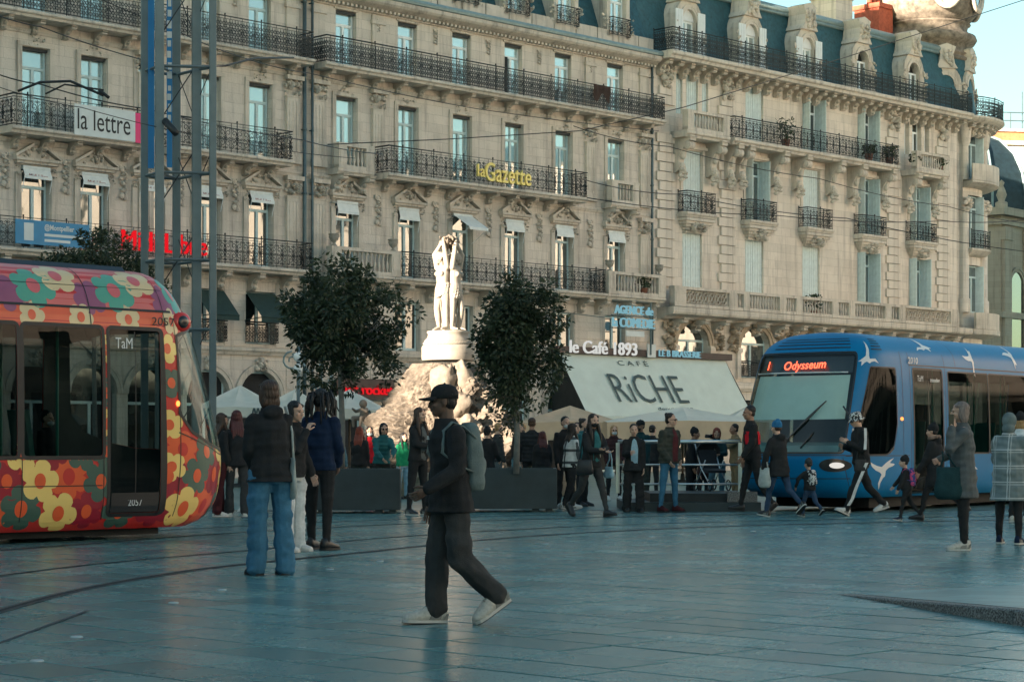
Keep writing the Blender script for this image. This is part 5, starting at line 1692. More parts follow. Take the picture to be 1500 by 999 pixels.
# lower panels
seq = ['f_crimson', 'f_yellow', 'f_green', 'f_orange', 'f_yellow', 'f_crimson', 'f_green']
cen = {'f_crimson': 'f_orange', 'f_yellow': 'f_orange', 'f_green': 'f_orange', 'f_orange': 'f_red', 'f_cream': 'f_pink', 'f_sea': 'f_pink', 'f_mauve': 'f_salmon'}
pts = []
for row, (qz, dx) in enumerate(((.42, 0), (.80, .27), (1.16, .05))):
    a = 0.15
    while a < 9.0:
        pts.append((a + dx + fr.uniform(-.05, .05), TL.q_of_z(qz + fr.uniform(-.05, .05)), row)); a += .47
order = {'f_orange': 0, 'f_crimson': 1, 'f_green': 2, 'f_yellow': 3}
fl_ = []
for i, (a, q, row) in enumerate(pts):
    col = seq[(int(a/.47) + row*3) % 7]
    fl_.append((order[col], a, q, col))
fl_.sort()
for i, (o_, a, q, col) in enumerate(fl_):
    lvl = o_ * 2 + (i % 2) - 1
    put_flower(-a, q, fr.uniform(.25, .31), col, cen[col], 5 if col == 'f_yellow' else 6)
# pillars round the door and cab
for (X_, z_, c_) in ((1.76,1.5,'f_yellow'),(1.72,2.05,'f_green'),(1.78,2.5,'f_yellow'),(1.72,.95,'f_yellow'),(2.74,2.45,'f_yellow'),(2.74,1.9,'f_green'),(2.75,1.5,'f_yellow'),(2.73,1.15,'f_green')):
    lvl = 6; p = XZ(TL, [(X_, z_)], LS)[0]; put_flower(p[0], p[1], .2, c_, 'f_orange', 5)
# band under the shoulder and the shoulder itself
a = 2.1
while a < 10.5:
    lvl = 2; put_flower(-a, q_cant + .10, .19, 'f_cream', 'f_orange', 5); a += .72
k = 0; a = 1.75
while a < 10.5:
    cyc = ('f_sea', 'f_mauve', 'f_cream')[k % 3]
    if cyc == 'f_mauve': lvl = 0; put_flower(-a, q_shld + .14, .26, cyc, 'f_mauve', 6)
    if cyc == 'f_sea': lvl = 3; put_flower(-a, q_shld + .26, .32, cyc, 'f_pink', 6)
    if cyc == 'f_cream': lvl = 5; put_flower(-a, q_shld + .46, .30, cyc, 'f_pink', 5)
    a += .40; k += 1
paint.build('flower_print', [M[n] for n in FM], tramL, False)
# seams, lamps, numbers
ap = lambda X, z: XZ(TL, [(X, z)], LS)[0]
for X_ in (2.78, 3.98, 6.62): seam(TL, tramL, [ap(X_, .28), ap(X_, 1.07)], .007, .0075)
for X_ in (1.80, 2.95, 4.4, 5.9): seam(TL, tramL, [(ap(X_, 2.78)[0], q_cant), (ap(X_, 2.78)[0], TL.Q*.9)], .006, .0075)
seam(TL, tramL, [(-TL.A0*.88, q_shld-.015), (-AM+.2, q_shld-.015)], .016, .0075)
seam(TL, tramL, [(-TL.A0*.9, q_shld+.30), (-AM+.2, q_shld+.30)], .004, .0075)
seam(TL, tramL, [ap(2.80, .72), ap(9, .72)], .006, .0075)
seam(TL, tramL, [ap(2.76, 1.075), ap(9, 1.075)], .014, .0075)
seam(TL, tramL, [ap(1.66, .30), ap(1.66, 2.9)], .006, .0075)
seam(TL, tramL, [ap(1.60, 1.40), ap(1.15, 1.25), ap(.75, 1.12), ap(.5, 1.08)], .008, .0075)
lp = MB(); c = TL.Pn(*ap(1.50, 2.86), .02)
lp.ell(c, (.16, .06, .13), 14, 10); lmp = lp.build('marker_lamp_housing', M['f_red'], tramL, True)
lq = MB(); lq.ell(c + Vector((0, LS*.05, 0)), (.085, .03, .085), 12, 8); lq.build('marker_lamp', M['tram_black'], lmp, True)
rl_ = MB(); rl_.ell(TL.Pn(*ap(1.62, 1.78), .012), (.03, .02, .04), 10, 6); rl_.build('turn_lamp', M['lamp_orange'], tramL, True)
text('2057', .15, 'rubber', tramL, (-2.02, LS*1.305, 2.80), (PI/2, 0, 0), extrude=.001, width=.36)
text('2057', .13, 'tram_white', dl, (-2.40, LS*1.313, .45), (PI/2, 0, 0), extrude=.001, width=.22)
text('TaM', .20, 'tram_white', dl, (-2.60, LS*1.325, 2.48), (PI/2, 0, 0), extrude=.001, width=.26)
rfm = MB(); rfm.loft([[( -2.0-x_, y_, z_) for (y_, z_) in ((-.75,3.46),(-.60,3.60),(.60,3.60),(.75,3.46))] for x_ in (0, .3, 7.5)]); rfm.build('roof_pod', M['tram_black'], tramL)

# ---------------- blue tram with white birds (its left-hand side faces the camera)
PROF_R = [(.26,1.16,.62),(.34,1.24,.34),(.5,1.295,.14),(.75,1.32,.03),(1.0,1.325,0.0),(1.15,1.325,.04),(1.6,1.32,.24),(2.1,1.305,.48),(2.6,1.28,.74),(2.85,1.25,.88),(3.0,1.20,1.0),(3.13,1.10,1.14),(3.24,.93,1.32),(3.31,.70,1.48),(3.34,.36,1.58),(3.35,.0,1.62)]
TR = Tram(PROF_R, 1.95, 3.1, 2.35, 14.0)
fwdR = Vector((-.622, -.783, 0)); leftR = Vector((.783, -.622, 0))
Qp = Vector((6.97, 38.0, 0))
tipR = Qp + fwdR * 1.72 - leftR * 1.325
locR, rzR = tram_position(tipR, fwdR)
tramR = empty('tram', locR, rzR, 'blue tram with white swallows and a lit orange destination sign', 'tram')
AMR = TR.A0 + TR.len - TR.ND
scrR = densify(rounded(YZ(TR, [(-1.10,1.10),(1.10,1.10),(1.00,2.92),(-1.00,2.92)]), .10), .07)
cabR = densify(rounded(XZ(TR, [(.62,1.06),(1.74,1.06),(2.10,1.62),(2.10,2.66),(1.28,2.66)], 1), .05), .06)
cabF = densify(rounded(XZ(TR, [(.62,1.06),(1.74,1.06),(2.10,1.62),(2.10,2.66),(1.28,2.66)], -1), .05), .06)
doorR = densify(rounded(XZ(TR, [(2.80,.34),(3.98,.34),(3.98,2.66),(2.80,2.66)], 1), .04))
winR = []
X = 4.25
for w_ in (1.75, 1.75, 1.3, 1.75, 1.75):
    winR.append(densify(rounded(XZ(TR, [(X,1.08),(X+w_,1.08),(X+w_,2.64),(X,2.64)], 1), .04))); X += w_ + .05
farR = densify(rounded(XZ(TR, [(2.6,1.08),(12.5,1.08),(12.5,2.64),(2.6,2.64)], -1), .05), .12)
holesR = [scrR, cabR, cabF, doorR, farR] + winR
skin(TR, densify([(-AMR, 0), (AMR, 0), (AMR, TR.Q), (-AMR, TR.Q)], .15), 0.0, holes=holesR, step=.10, gx=.16).build('body', M['tram_blue'], tramR, True)
skin(TR, densify([(-AMR, 0), (AMR, 0), (AMR, TR.Q), (-AMR, TR.Q)], .3), -0.03, holes=holesR, step=.20, gx=.3).build('inner_lining', M['tram_inside'], tramR, True)
wsR = opening(TR, tramR, scrR, 'windscreen', 'tram_windscreen', .035)
opening(TR, tramR, cabR, 'cab_window', ring=.02); opening(TR, tramR, cabF, 'cab_window', ring=.02)
drR = opening(TR, tramR, doorR, 'door', ring=.04)
seam(TR, drR, XZ(TR, [(3.39, .36), (3.39, 2.64)], 1), .012, .008)
for h in winR: opening(TR, tramR, h, 'window', ring=.03)
skin(TR, farR, .002, step=.2).build('window', M['tram_glass'], tramR, True)
interior(TR, tramR, TR.len, 1)
for X_ in (5.2, 11.5): bogie(TR, tramR, X_, 1)
ub = MB(); ub.box(-TR.len, -1.6, -1.0, 1.0, .06, .36); ub.build('underframe', M['underframe'], tramR)
# windscreen inside: destination box, drawn sun blind, dashboard
def behind(tr, pts, off, name, mat, parent, step=.12):
    return skin(tr, densify(YZ(tr, pts), .1), off, step=step).build(name, M[mat], parent, True)
db = behind(TR, [(-1.02,2.58),(1.02,2.58),(.98,2.90),(-.98,2.90)], -.05, 'destination_box', 'tram_black', tramR)
behind(TR, [(-1.06,1.72),(1.06,1.72),(1.0,2.54),(-1.0,2.54)], -.06, 'sun_blind', 'sun_blind', tramR)
rl2 = MB(); rl2.tube([TR.Pn(*YZ(TR, [(y, 2.56)])[0], .012) for y in (-.95, -.5, 0, .5, .95)], .014, 6); rl2.build('screen_rail', M['tram_white'], wsR, True)
dsh = MB(); dsh.loft([[(-.35,y,.95),(-.5,y,1.22),(-.95,y,1.28),(-1.15,y,1.0)] for y in (-1.0,-.4,.4,1.0)]); dsh.build('dashboard', M['dash'], tramR)
cabw = MB(); cabw.add([(-2.45,-1.15,.4),(-2.45,1.15,.4),(-2.45,1.1,2.9),(-2.45,-1.1,2.9)], [(0,1,2,3)]); cabw.build('cab_wall', M['tram_inside'], tramR)
# destination lettering, bent over the glass: placed on the flat box plane
def on_skin_text(tr, body, size, mat, parent, y, z, width, off, name='lettering'):
    """lettering on the front: laid in the plane that touches the skin there; +y is the reader's right"""
    a, q = YZ(tr, [(y, z)])[0]
    p = tr.Pn(a, q, off); u = tr.Pn(a, q, off) ; n = (tr.Pn(a, q, off + .1) - p).normalized()
    right = Vector((0, 1, 0)); right = (right - n * right.dot(n)).normalized(); up = n.cross(right)
    mtx = Matrix((right, up, n)).transposed()
    return text(body, size, mat, parent, p, mtx.to_euler(), name, extrude=.002, width=width, bold=.003)
on_skin_text(TR, '1', .25, 'led_orange', db, -.80, 2.64, None, -.028)
on_skin_text(TR, 'Odysseum', .25, 'led_orange', db, -.36, 2.64, .92, -.028)
for (y0, z0, y1, z1) in ((.05, 1.18, .72, 2.02), (.45, 1.16, .62, 1.45)):
    pa = [TR.Pn(*YZ(TR, [(y0+(y1-y0)*k/6, z0+(z1-z0)*k/6)])[0], .03) for k in range(7)]
    w_ = MB(); w_.tube(pa, [.012,.015,.02,.028,.028,.02,.012], 5); w_.build('wiper', M['tram_black'], tramR, True)
# headlamps
for y in (-.98, .98):
    loop = YZ(TR, [(y + .20*math.cos(2*PI*k/20), .86 + .12*math.sin(2*PI*k/20)) for k in range(20)])
    hl = skin(TR, [Vector(p) for p in loop], .006, step=.08).build('headlamp', M['tram_black'], tramR, True)
    l2 = YZ(TR, [(y*1.04 + .09*math.cos(2*PI*k/20), .86 + .055*math.sin(2*PI*k/20)) for k in range(20)])
    skin(TR, [Vector(p) for p in l2], .010, step=.06).build('lamp_glass', M['head_lamp'], hl, True)
seam(TR, tramR, YZ(TR, [(-1.15,.62),(0,.62),(1.15,.62)]), .007); seam(TR, tramR, YZ(TR, [(-1.2,1.04),(0,1.04),(1.2,1.04)]), .007)
ar_ = lambda X, z: XZ(TR, [(X, z)], 1)[0]
seam(TR, tramR, [ar_(.5, 1.03), ar_(1.2, 1.03), ar_(2.6, 1.03)], .007)
for X_ in (2.35, 2.66, 4.12): seam(TR, tramR, [ar_(X_, .28), ar_(X_, 2.98)], .006)
seam(TR, tramR, [ar_(2.66, 2.74), ar_(13.5, 2.74)], .012)
for X_ in (4.6, 7.4): seam(TR, tramR, [(ar_(X_, 2.76)[0], TR.q_of_z(2.76)), (ar_(X_, 2.76)[0], TR.Q*.9)], .006)
seam(TR, tramR, [ar_(.95, .28), ar_(.60, .55), ar_(.45, 1.0)], .007)
# louvres on the roof ends
for k in range(5):
    qk = TR.q_of_z(3.0) + .07*k
    seam(TR, tramR, [(TR.A0*.74+.02*k, qk), (TR.A0*.93, qk)], .012, .004, 'roof_louvre')
for k in range(4):
    qk = TR.q_of_z(3.03) + .085*k
    seam(TR, tramR, [(-TR.A0*.30, qk), (TR.A0*.42, qk)], .012, .004, 'roof_louvre')
# white swallows
BIRD = [(-.50,.18),(-.30,.20),(-.14,.11),(-.05,.05),(.02,.10),(.10,.24),(.22,.36),(.40,.44),(.30,.30),(.22,.16),(.17,.02),(.26,-.10),(.40,-.28),(.26,-.20),(.20,-.30),(.12,-.16),(.04,-.08),(-.06,-.06),(-.12,-.04),(-.16,.02),(-.30,.12)]
def bird(a, q, s_, rot, flip=1):
    pl = []
    for x, y in BIRD:
        x *= flip; c_, n_ = math.cos(rot), math.sin(rot)
        pl.append(Vector((a + s_*(x*c_-y*n_), min(TR.Q*.98, q + s_*(x*n_+y*c_)))))
    skin(TR, densify(pl, .05), .0052, step=.06).build('swallow_print', M['tram_white'], tramR)
bird(ar_(1.30, 2.86)[0], TR.q_of_z(2.80), .72, -.5, -1)
bird(ar_(3.5, 2.86)[0], TR.q_of_z(3.10), .70, .6, 1)
bird(ar_(5.4, 2.80)[0], TR.q_of_z(2.92), .66, 2.1, 1)
bird(ar_(7.4, 2.86)[0], TR.q_of_z(3.10), .72, .9, -1)
bird(ar_(1.55, .75)[0], TR.q_of_z(.72), .62, 1.7, 1)
bird(ar_(5.2, .8)[0], TR.q_of_z(.8), .6, .4, 1)
text('2010', .17, 'tram_white', tramR, (-2.60, 1.285, 2.77), (PI/2, 0, PI), extrude=.001, width=.40, bold=.004)
text('TaM', .16, 'tram_white', drR, (-2.92, 1.312, 2.44), (PI/2, 0, PI), extrude=.001, width=.24)
text('transdev', .11, 'tram_white', drR, (-3.45, 1.312, 2.44), (PI/2, 0, PI), extrude=.001, width=.40, bold=.002)
tl = MB(); tl.ell(TR.Pn(*ar_(2.28, 1.72), .01), (.05, .02, .035), 10, 6); tl.build('turn_lamp', M['lamp_orange'], tramR, True)
skin(TR, densify(XZ(TR, [(1.95,1.12),(2.2,1.12),(2.2,1.5),(2.12,1.5)], 1), .05), .004).build('service_flap', M['tram_blue'], tramR)
fd = MB(); fd.tube([TR.Pn(*ar_(.95, 1.45), .03), TR.Pn(*ar_(.75, 1.5), .12), TR.Pn(*ar_(.62, 1.9), .12)], .018, 6); fd.build('mirror_arm', M['tram_black'], tramR, True)
# ------------------------------------------------------------------ figure kit: blobs of capsules merged into one skin by a voxel remesh
PENDING_BLOB = []     # (final object, [temp objects], extra MB list, post function)
def blob_temp(mb, voxel, smooth_it=3):
    me = bpy.data.meshes.new('tmp'); me.from_pydata(mb.v, [], mb.f); me.update()
    o = bpy.data.objects.new('tmp', me); COL.objects.link(o)
    r = o.modifiers.new('r', 'REMESH'); r.mode = 'VOXEL'; r.voxel_size = voxel; r.adaptivity = 0.0
    if smooth_it:
        s = o.modifiers.new('s', 'SMOOTH'); s.factor = 0.5; s.iterations = smooth_it
    return o
def blob(name, specs, mats, parent, extra=None, post=None, kind=None):
    """specs: [(MB, voxel, smooth iterations, material index)]; extra: MB with its own material indices, kept as it is"""
    me = bpy.data.meshes.new(name)
    for m in mats: me.materials.append(m)
    o = bpy.data.objects.new(name, me); COL.objects.link(o)
    if parent: o.parent = parent
    if kind: o['kind'] = kind
    PENDING_BLOB.append((o, [(blob_temp(mb, vx, it), mi) for mb, vx, it, mi in specs], extra, post))
    return o
def finish_blobs():
    dg = bpy.context.evaluated_depsgraph_get()
    for (o, temps, extra, post) in PENDING_BLOB:
        V = []; F = []; MI = []; base = 0
        for t, mi in temps:
            me = t.evaluated_get(dg).to_mesh()
            n = len(me.vertices); co = np.empty(n*3, np.float32); me.vertices.foreach_get('co', co); co = co.reshape(-1, 3).astype(float)
            if post: co = post(co, mi)
            ls = np.empty(len(me.polygons), np.int32); me.polygons.foreach_get('loop_start', ls)
            lt = np.empty(len(me.polygons), np.int32); me.polygons.foreach_get('loop_total', lt)
            lv = np.empty(len(me.loops), np.int32); me.loops.foreach_get('vertex_index', lv)
            V.append(co)
            F += [tuple((lv[a:a+b] + base).tolist()) for a, b in zip(ls, lt)]
            MI += [mi] * len(ls); base += n
            t.evaluated_get(dg).to_mesh_clear()
        if extra and extra.v:
            V.append(np.array([tuple(v) for v in extra.v], float))
            F += [tuple(i + base for i in f) for f in extra.f]; MI += extra.m; base += len(extra.v)
        me = o.data
        me.from_pydata(np.concatenate(V).tolist() if V else [], [], F)
        me.polygons.foreach_set('material_index', MI); me.polygons.foreach_set('use_smooth', [True]*len(MI))
        me.update()
    for (o, temps, extra, post) in PENDING_BLOB:
        for t, mi in temps:
            m_ = t.data; bpy.data.objects.remove(t); bpy.data.meshes.remove(m_)

def vnoise(co, freq, seed):
    """cheap smooth noise from sums of sines"""
    rg = np.random.RandomState(seed); out = np.zeros(len(co))
    for k in range(6):
        d = rg.normal(size=3); d /= np.linalg.norm(d); out += np.sin(co @ d * freq * (0.7 + 0.22*k) + rg.rand()*6.3)
    return out / 6
def folds(seed, amp=0.008, freq=26):
    """creases: push the cloth in and out along noisy bands"""
    def f(co, mi):
        c = co.copy(); ctr = np.array([co[:, 0].mean(), co[:, 1].mean(), 0])
        r = co - ctr; r[:, 2] = 0; l = np.linalg.norm(r, axis=1)[:, None] + 1e-6
        w = co * np.array([0.7, 0.7, 1.25])
        nz = vnoise(w + 0.05*vnoise(co, 9, seed+7)[:, None], freq, seed) + .6*vnoise(w, freq*2.1, seed+3)
        return c + r / l * (nz * amp * 2.0 + amp*.7)[:, None]
    return f

class Fig:
    """posed skeleton in local space: faces -y, left is +x, metres"""
    def __init__(s, H, pose):
        g = pose.get
        s.H = H; k = H
        F = Vector((0, -1, 0)); U = Vector((0, 0, 1)); L = Vector((1, 0, 0))
        lean = R(g('lean', 2)); twist = R(g('twist', 0))
        sp = U*math.cos(lean) + F*math.sin(lean)
        s.hip = Vector((0, 0, 0.525*k)); s.sp = sp
        s.hw = 0.052*k * g('hipw', 1.0)
        s.F, s.U, s.L = F, U, L
        s.legs = {}
        for sd, nm in ((1, 'l'), (-1, 'r')):
            a = R(g(nm+'hip', 0)); kb = R(g(nm+'knee', 2)); ab = R(g(nm+'abd', 2)) * sd
            h = s.hip + L*sd*s.hw
            d1 = (-U*math.cos(a) + F*math.sin(a) + L*math.sin(ab)).normalized()
            kn = h + d1*0.245*k
            d2 = (-U*math.cos(a-kb) + F*math.sin(a-kb) + L*math.sin(ab)*.6).normalized()
            an = kn + d2*0.240*k
            fp = R(g(nm+'foot', 0)); yaw = R(g(nm+'yaw', 6)) * sd
            fd = (F*math.cos(yaw) + L*math.sin(yaw)); toe = (fd*math.cos(fp) + U*math.sin(fp)).normalized()
            s.legs[nm] = (h, kn, an, toe)
        # drop so that the lowest sole touches the ground
        lows = []
        for nm, (h, kn, an, toe) in s.legs.items():
            up = toe.cross(Vector((0, 0, 1)).cross(toe)).normalized()
            for t in (-.03, .105): lows.append((an + toe*t*k - up*.040*k).z)
        dz = -min(lows)
        for nm in s.legs:
            h, kn, an, toe = s.legs[nm]; z = Vector((0, 0, dz)); s.legs[nm] = (h+z, kn+z, an+z, toe)
        s.hip = s.hip + Vector((0, 0, dz))
        ct, st = math.cos(twist), math.sin(twist)
        TF = F*ct + L*st; TL_ = L*ct - F*st
        s.TF, s.TL = TF, TL_
        s.waist = s.hip + sp*.085*k; s.chest = s.hip + sp*.20*k; s.sh = s.hip + sp*.292*k; s.neck = s.hip + sp*.318*k
        s.sw = .094*k * g('shw', 1.0)
        s.arms = {}
        for sd, nm in ((1, 'l'), (-1, 'r')):
            S = s.sh + TL_*sd*s.sw
            a = R(g(nm+'arm', 3)); b = R(g(nm+'out', 7)); a2 = R(g(nm+'fore', g(nm+'arm', 3) + 12)); b2 = R(g(nm+'in', 0))
            d1 = (-U*math.cos(a)*math.cos(b) + TF*math.sin(a) + TL_*sd*math.sin(b)).normalized()
            el = S + d1*.172*k
            d2 = (-U*math.cos(a2)*math.cos(b2) + TF*math.sin(a2)*math.cos(b2) - TL_*sd*math.sin(b2)).normalized()
            wr = el + d2*.148*k
            s.arms[nm] = (S, el, wr, d2)
        yaw = R(g('hyaw', 0)) + twist; pit = R(g('hpitch', 0))
        hf = (F*math.cos(yaw) + L*math.sin(yaw)); hf = (hf*math.cos(pit) + U*math.sin(pit)).normalized()
        s.hs = g('head', 1.0)
        hs = s.hs * k
        hu = (U - hf*U.dot(hf)).normalized(); s.hl = hu.cross(hf) * 1.0
        s.hf, s.hu = hf, hu
        s.hl = hf.cross(hu) * -1
        s.hc = s.neck + (sp*.7 + hu*.3)*(.022*k) + hu*.069*hs + hf*.014*hs
    def ring(s, c, rx, ry, n=14, tw=True):
        fx = s.TL if tw else s.L; fy = s.TF if tw else s.F
        return [c + fx*(rx*math.cos(2*PI*i/n)) + fy*(ry*math.sin(2*PI*i/n)) for i in range(n)]

def hand(mb, wr, d, inward, k, curl=0.5, m=0):
    """palm, four bent fingers, thumb; d = forearm direction, inward = palm facing"""
    d = d.normalized(); n = (inward - d*inward.dot(d)).normalized(); w = d.cross(n)
    ps = .052*k; hw = .021*k
    rings = []
    for t, a, b in ((-.15, .62, .5), (.15, .8, .52), (.55, 1.0, .5), (1.0, .98, .42)):
        c = wr + d*ps*t
        rings.append([c + w*(hw*a*math.cos(2*PI*i/8)) + n*(.0115*k*b*1.5*math.sin(2*PI*i/8)) for i in range(8)])
    mb.loft(rings, m)
    for i, ln in enumerate((.040, .045, .042, .034)):
        p = wr + d*ps + w*hw*(-.78 + .52*i); L = ln*k; a = 0.0; pts = [p - d*.006*k]
        cur = p; pts.append(cur)
        for j, fr_ in enumerate((.42, .32, .26)):
            a += curl * (.55, .8, .6)[j]
            dd = d*math.cos(a) + n*math.sin(a); cur = cur + dd*L*fr_; pts.append(cur)
        r = .0052*k
        mb.tube(pts, [r, r, r*.95, r*.85, r*.6], 6, m)
    t0 = wr + d*ps*.25 - w*hw*.8; dd = (d*.72 - w*.55 + n*.35).normalized(); t1 = t0 + dd*.022*k; t2 = t1 + (d*.85 + n*.45 - w*.1).normalized()*.020*k
    mb.tube([t0 - dd*.006*k, t0, t1, t2], [.0062*k, .0065*k, .006*k, .004*k], 6, m)

def head_blob(f, fem):
    """skull, jaw, nose, brow, lips and ears in one lump"""
    mb = MB(); k = f.H * f.hs; c, fw, up, lf = f.hc, f.hf, f.hu, f.hl
    rot = Matrix((lf, fw, up)).transposed()
    def E(x, y, z, rx, ry, rz): mb.ell(c + lf*x*k + fw*y*k + up*z*k, (rx*k, ry*k, rz*k), 14, 10, rot=rot)
    E(0, -.006, .016, .0435, .054, .050)              # cranium
    E(0, .014, -.020, .034 if fem else .036, .038, .046)  # face
    E(0, .030, -.050, .017 if fem else .021, .018, .014)  # chin
    E(0, .046, .008, .030, .008, .008)                # brow
    E(0, .053, -.014, .0062, .012, .015); E(0, .058, -.022, .0085, .009, .0065)   # nose
    E(0, .047, -.037, .012, .0075, .0055)             # lips
    for s_ in (-1, 1):
        E(s_*.024, .038, -.018, .012, .012, .012)     # cheeks
        E(s_*.0435, -.004, -.006, .005, .011, .017)   # ears
    mb.cap(f.neck - f.sp*.03*f.H, c - up*.02*k - fw*.012*k, .034*f.H*(.88 if fem else 1), .030*f.H*(.88 if fem else 1))
    return mb
def face_extra(f, mb, m_eye, m_lip, m_brow):
    k = f.H * f.hs; c, fw, up, lf = f.hc, f.hf, f.hu, f.hl
    rot = Matrix((lf, fw, up)).transposed()
    def E(x, y, z, rx, ry, rz, m): mb.ell(c + lf*x*k + fw*y*k + up*z*k, (rx*k, ry*k, rz*k), 8, 6, m, rot)
    for s_ in (-1, 1):
        E(s_*.0175, .0475, -.002, .0072, .004, .0034, m_eye)
        E(s_*.0175, .0525, .010, .0095, .003, .0022, m_brow)
    E(0, .0535, -.0375, .0105, .0028, .0032, m_lip)
def head_E(f, mb, x, y, z, rx, ry, rz, n=12, kk=8, m=0):
    k = f.H*f.hs; rot = Matrix((f.hl, f.hf, f.hu)).transposed()
    mb.ell(f.hc + f.hl*x*k + f.hf*y*k + f.hu*z*k, (rx*k, ry*k, rz*k), n, kk, m, rot)
def head_P(f, x, y, z):
    k = f.H*f.hs
    return f.hc + f.hl*x*k + f.hf*y*k + f.hu*z*k

# ------------------------------------------------------------------ fountain with the three figures
from mathutils import noise as mnoise
pm('rock', (0.105, 0.085, 0.066), 0.95, 0.45, 3.2, 0.9, 14, col2=(0.23, 0.188, 0.148))
pm('marble', (0.33, 0.29, 0.24), 0.7, 0.14, 5, 0.2, 40)
pm('marble_worn', (0.20, 0.165, 0.13), 0.75, 0.22, 7, 0.4, 30)
pm('moss', (0.035, 0.055, 0.022), 0.9, 0.4, 12)
FX, FY = STAT.x - .12, STAT.y
fountain = empty('fountain', (FX, FY, 0), 0, 'rock fountain of three marble women standing on a round plinth', 'fountain')
rk = MB(); NT, NZ = 220, 100
rv = []
for i in range(NZ + 1):
    t = i / NZ; z = 3.22 * t
    r0 = np.interp(t, [0, .12, .3, .5, .7, .88, 1.0], [2.15, 2.05, 1.88, 1.62, 1.30, .98, .70])
    for j in range(NT):
        a = 2*PI*j/NT
        c, s_ = math.cos(a), math.sin(a)
        # buttresses and clefts
        r = r0 * (1 + .13*math.cos(3*a + 1.2 + t*1.5) + .09*math.cos(5*a - .7 - t*2.2))
        p = Vector((r*c, r*s_, z*1.0))
        n1 = mnoise.fractal(p*1.1 + Vector((3, 1, 7)), .6, 2.1, 5)
        n2 = 1 - abs(mnoise.noise(p*1.7 + Vector((9, 4, 2))))*2
        n3 = mnoise.fractal(p*3.0, .35, 2.0, 5)
        r *= 1 + (.26*n1 + .13*n2*(n2 > 0) + .10*n3) * (1 - .45*t)
        zz = z + .22*n1*(1-t) + .07*n3*(1-t)
        rv.append((r*c, r*s_*.92, zz if i else -0.1))
rf_ = [(i*NT+j, i*NT+(j+1) % NT, (i+1)*NT+(j+1) % NT, (i+1)*NT+j) for i in range(NZ) for j in range(NT)]
rf_.append(tuple(NZ*NT+j for j in range(NT)))
rk.add(rv, rf_); rk.build('rock', M['rock'], fountain, False)
# smaller boulders of the heap
for q, (x, y, r) in enumerate(((-2.0, -.7, .62), (1.75, -.6, .70), (1.3, -1.35, .55), (-1.2, -1.6, .5), (2.1, .4, .6), (.2, -1.9, .45))):
    bm_ = MB(); bm_.ell((0, 0, 0), (r, r*.9, r*.95), 34, 22)
    bm_.v = [tuple(Vector(v) * (1 + .28*mnoise.fractal(Vector(v)*1.6 + Vector((q*5, 0, 0)), 1, 2, 5))) for v in bm_.v]
    bm_.build('boulder', M['rock'], fountain, False, loc=(x, y, r*.35))
bs_ = MB(); bs_.lathe([(2.9, 0), (3.25, 0), (3.25, .42), (3.32, .46), (3.32, .58), (2.95, .58), (2.95, .3), (0, .3)], 40); bs_.build('basin', M['stone_far'], fountain, True)
pl = MB(); pl.lathe([(.64,3.30),(.66,3.34),(.66,3.62),(.64,3.66),(.58,3.69),(.58,3.74),(.60,3.78),(.52,3.86),(.50,3.95),(.53,3.98),(.52,4.02),(0,4.02)], 40)
plinth = pl.build('plinth', M['marble'], fountain, True)
rp_ = MB()
for s_ in range(2):
    rp_.tube([(.60*math.cos(a) + .0, .60*math.sin(a), 3.715 + .022*math.sin(a*26 + s_*PI)) for a in [2*PI*i/156 for i in range(157)]], .022, 5)
rp_.build('rope_moulding', M['marble'], plinth, True)
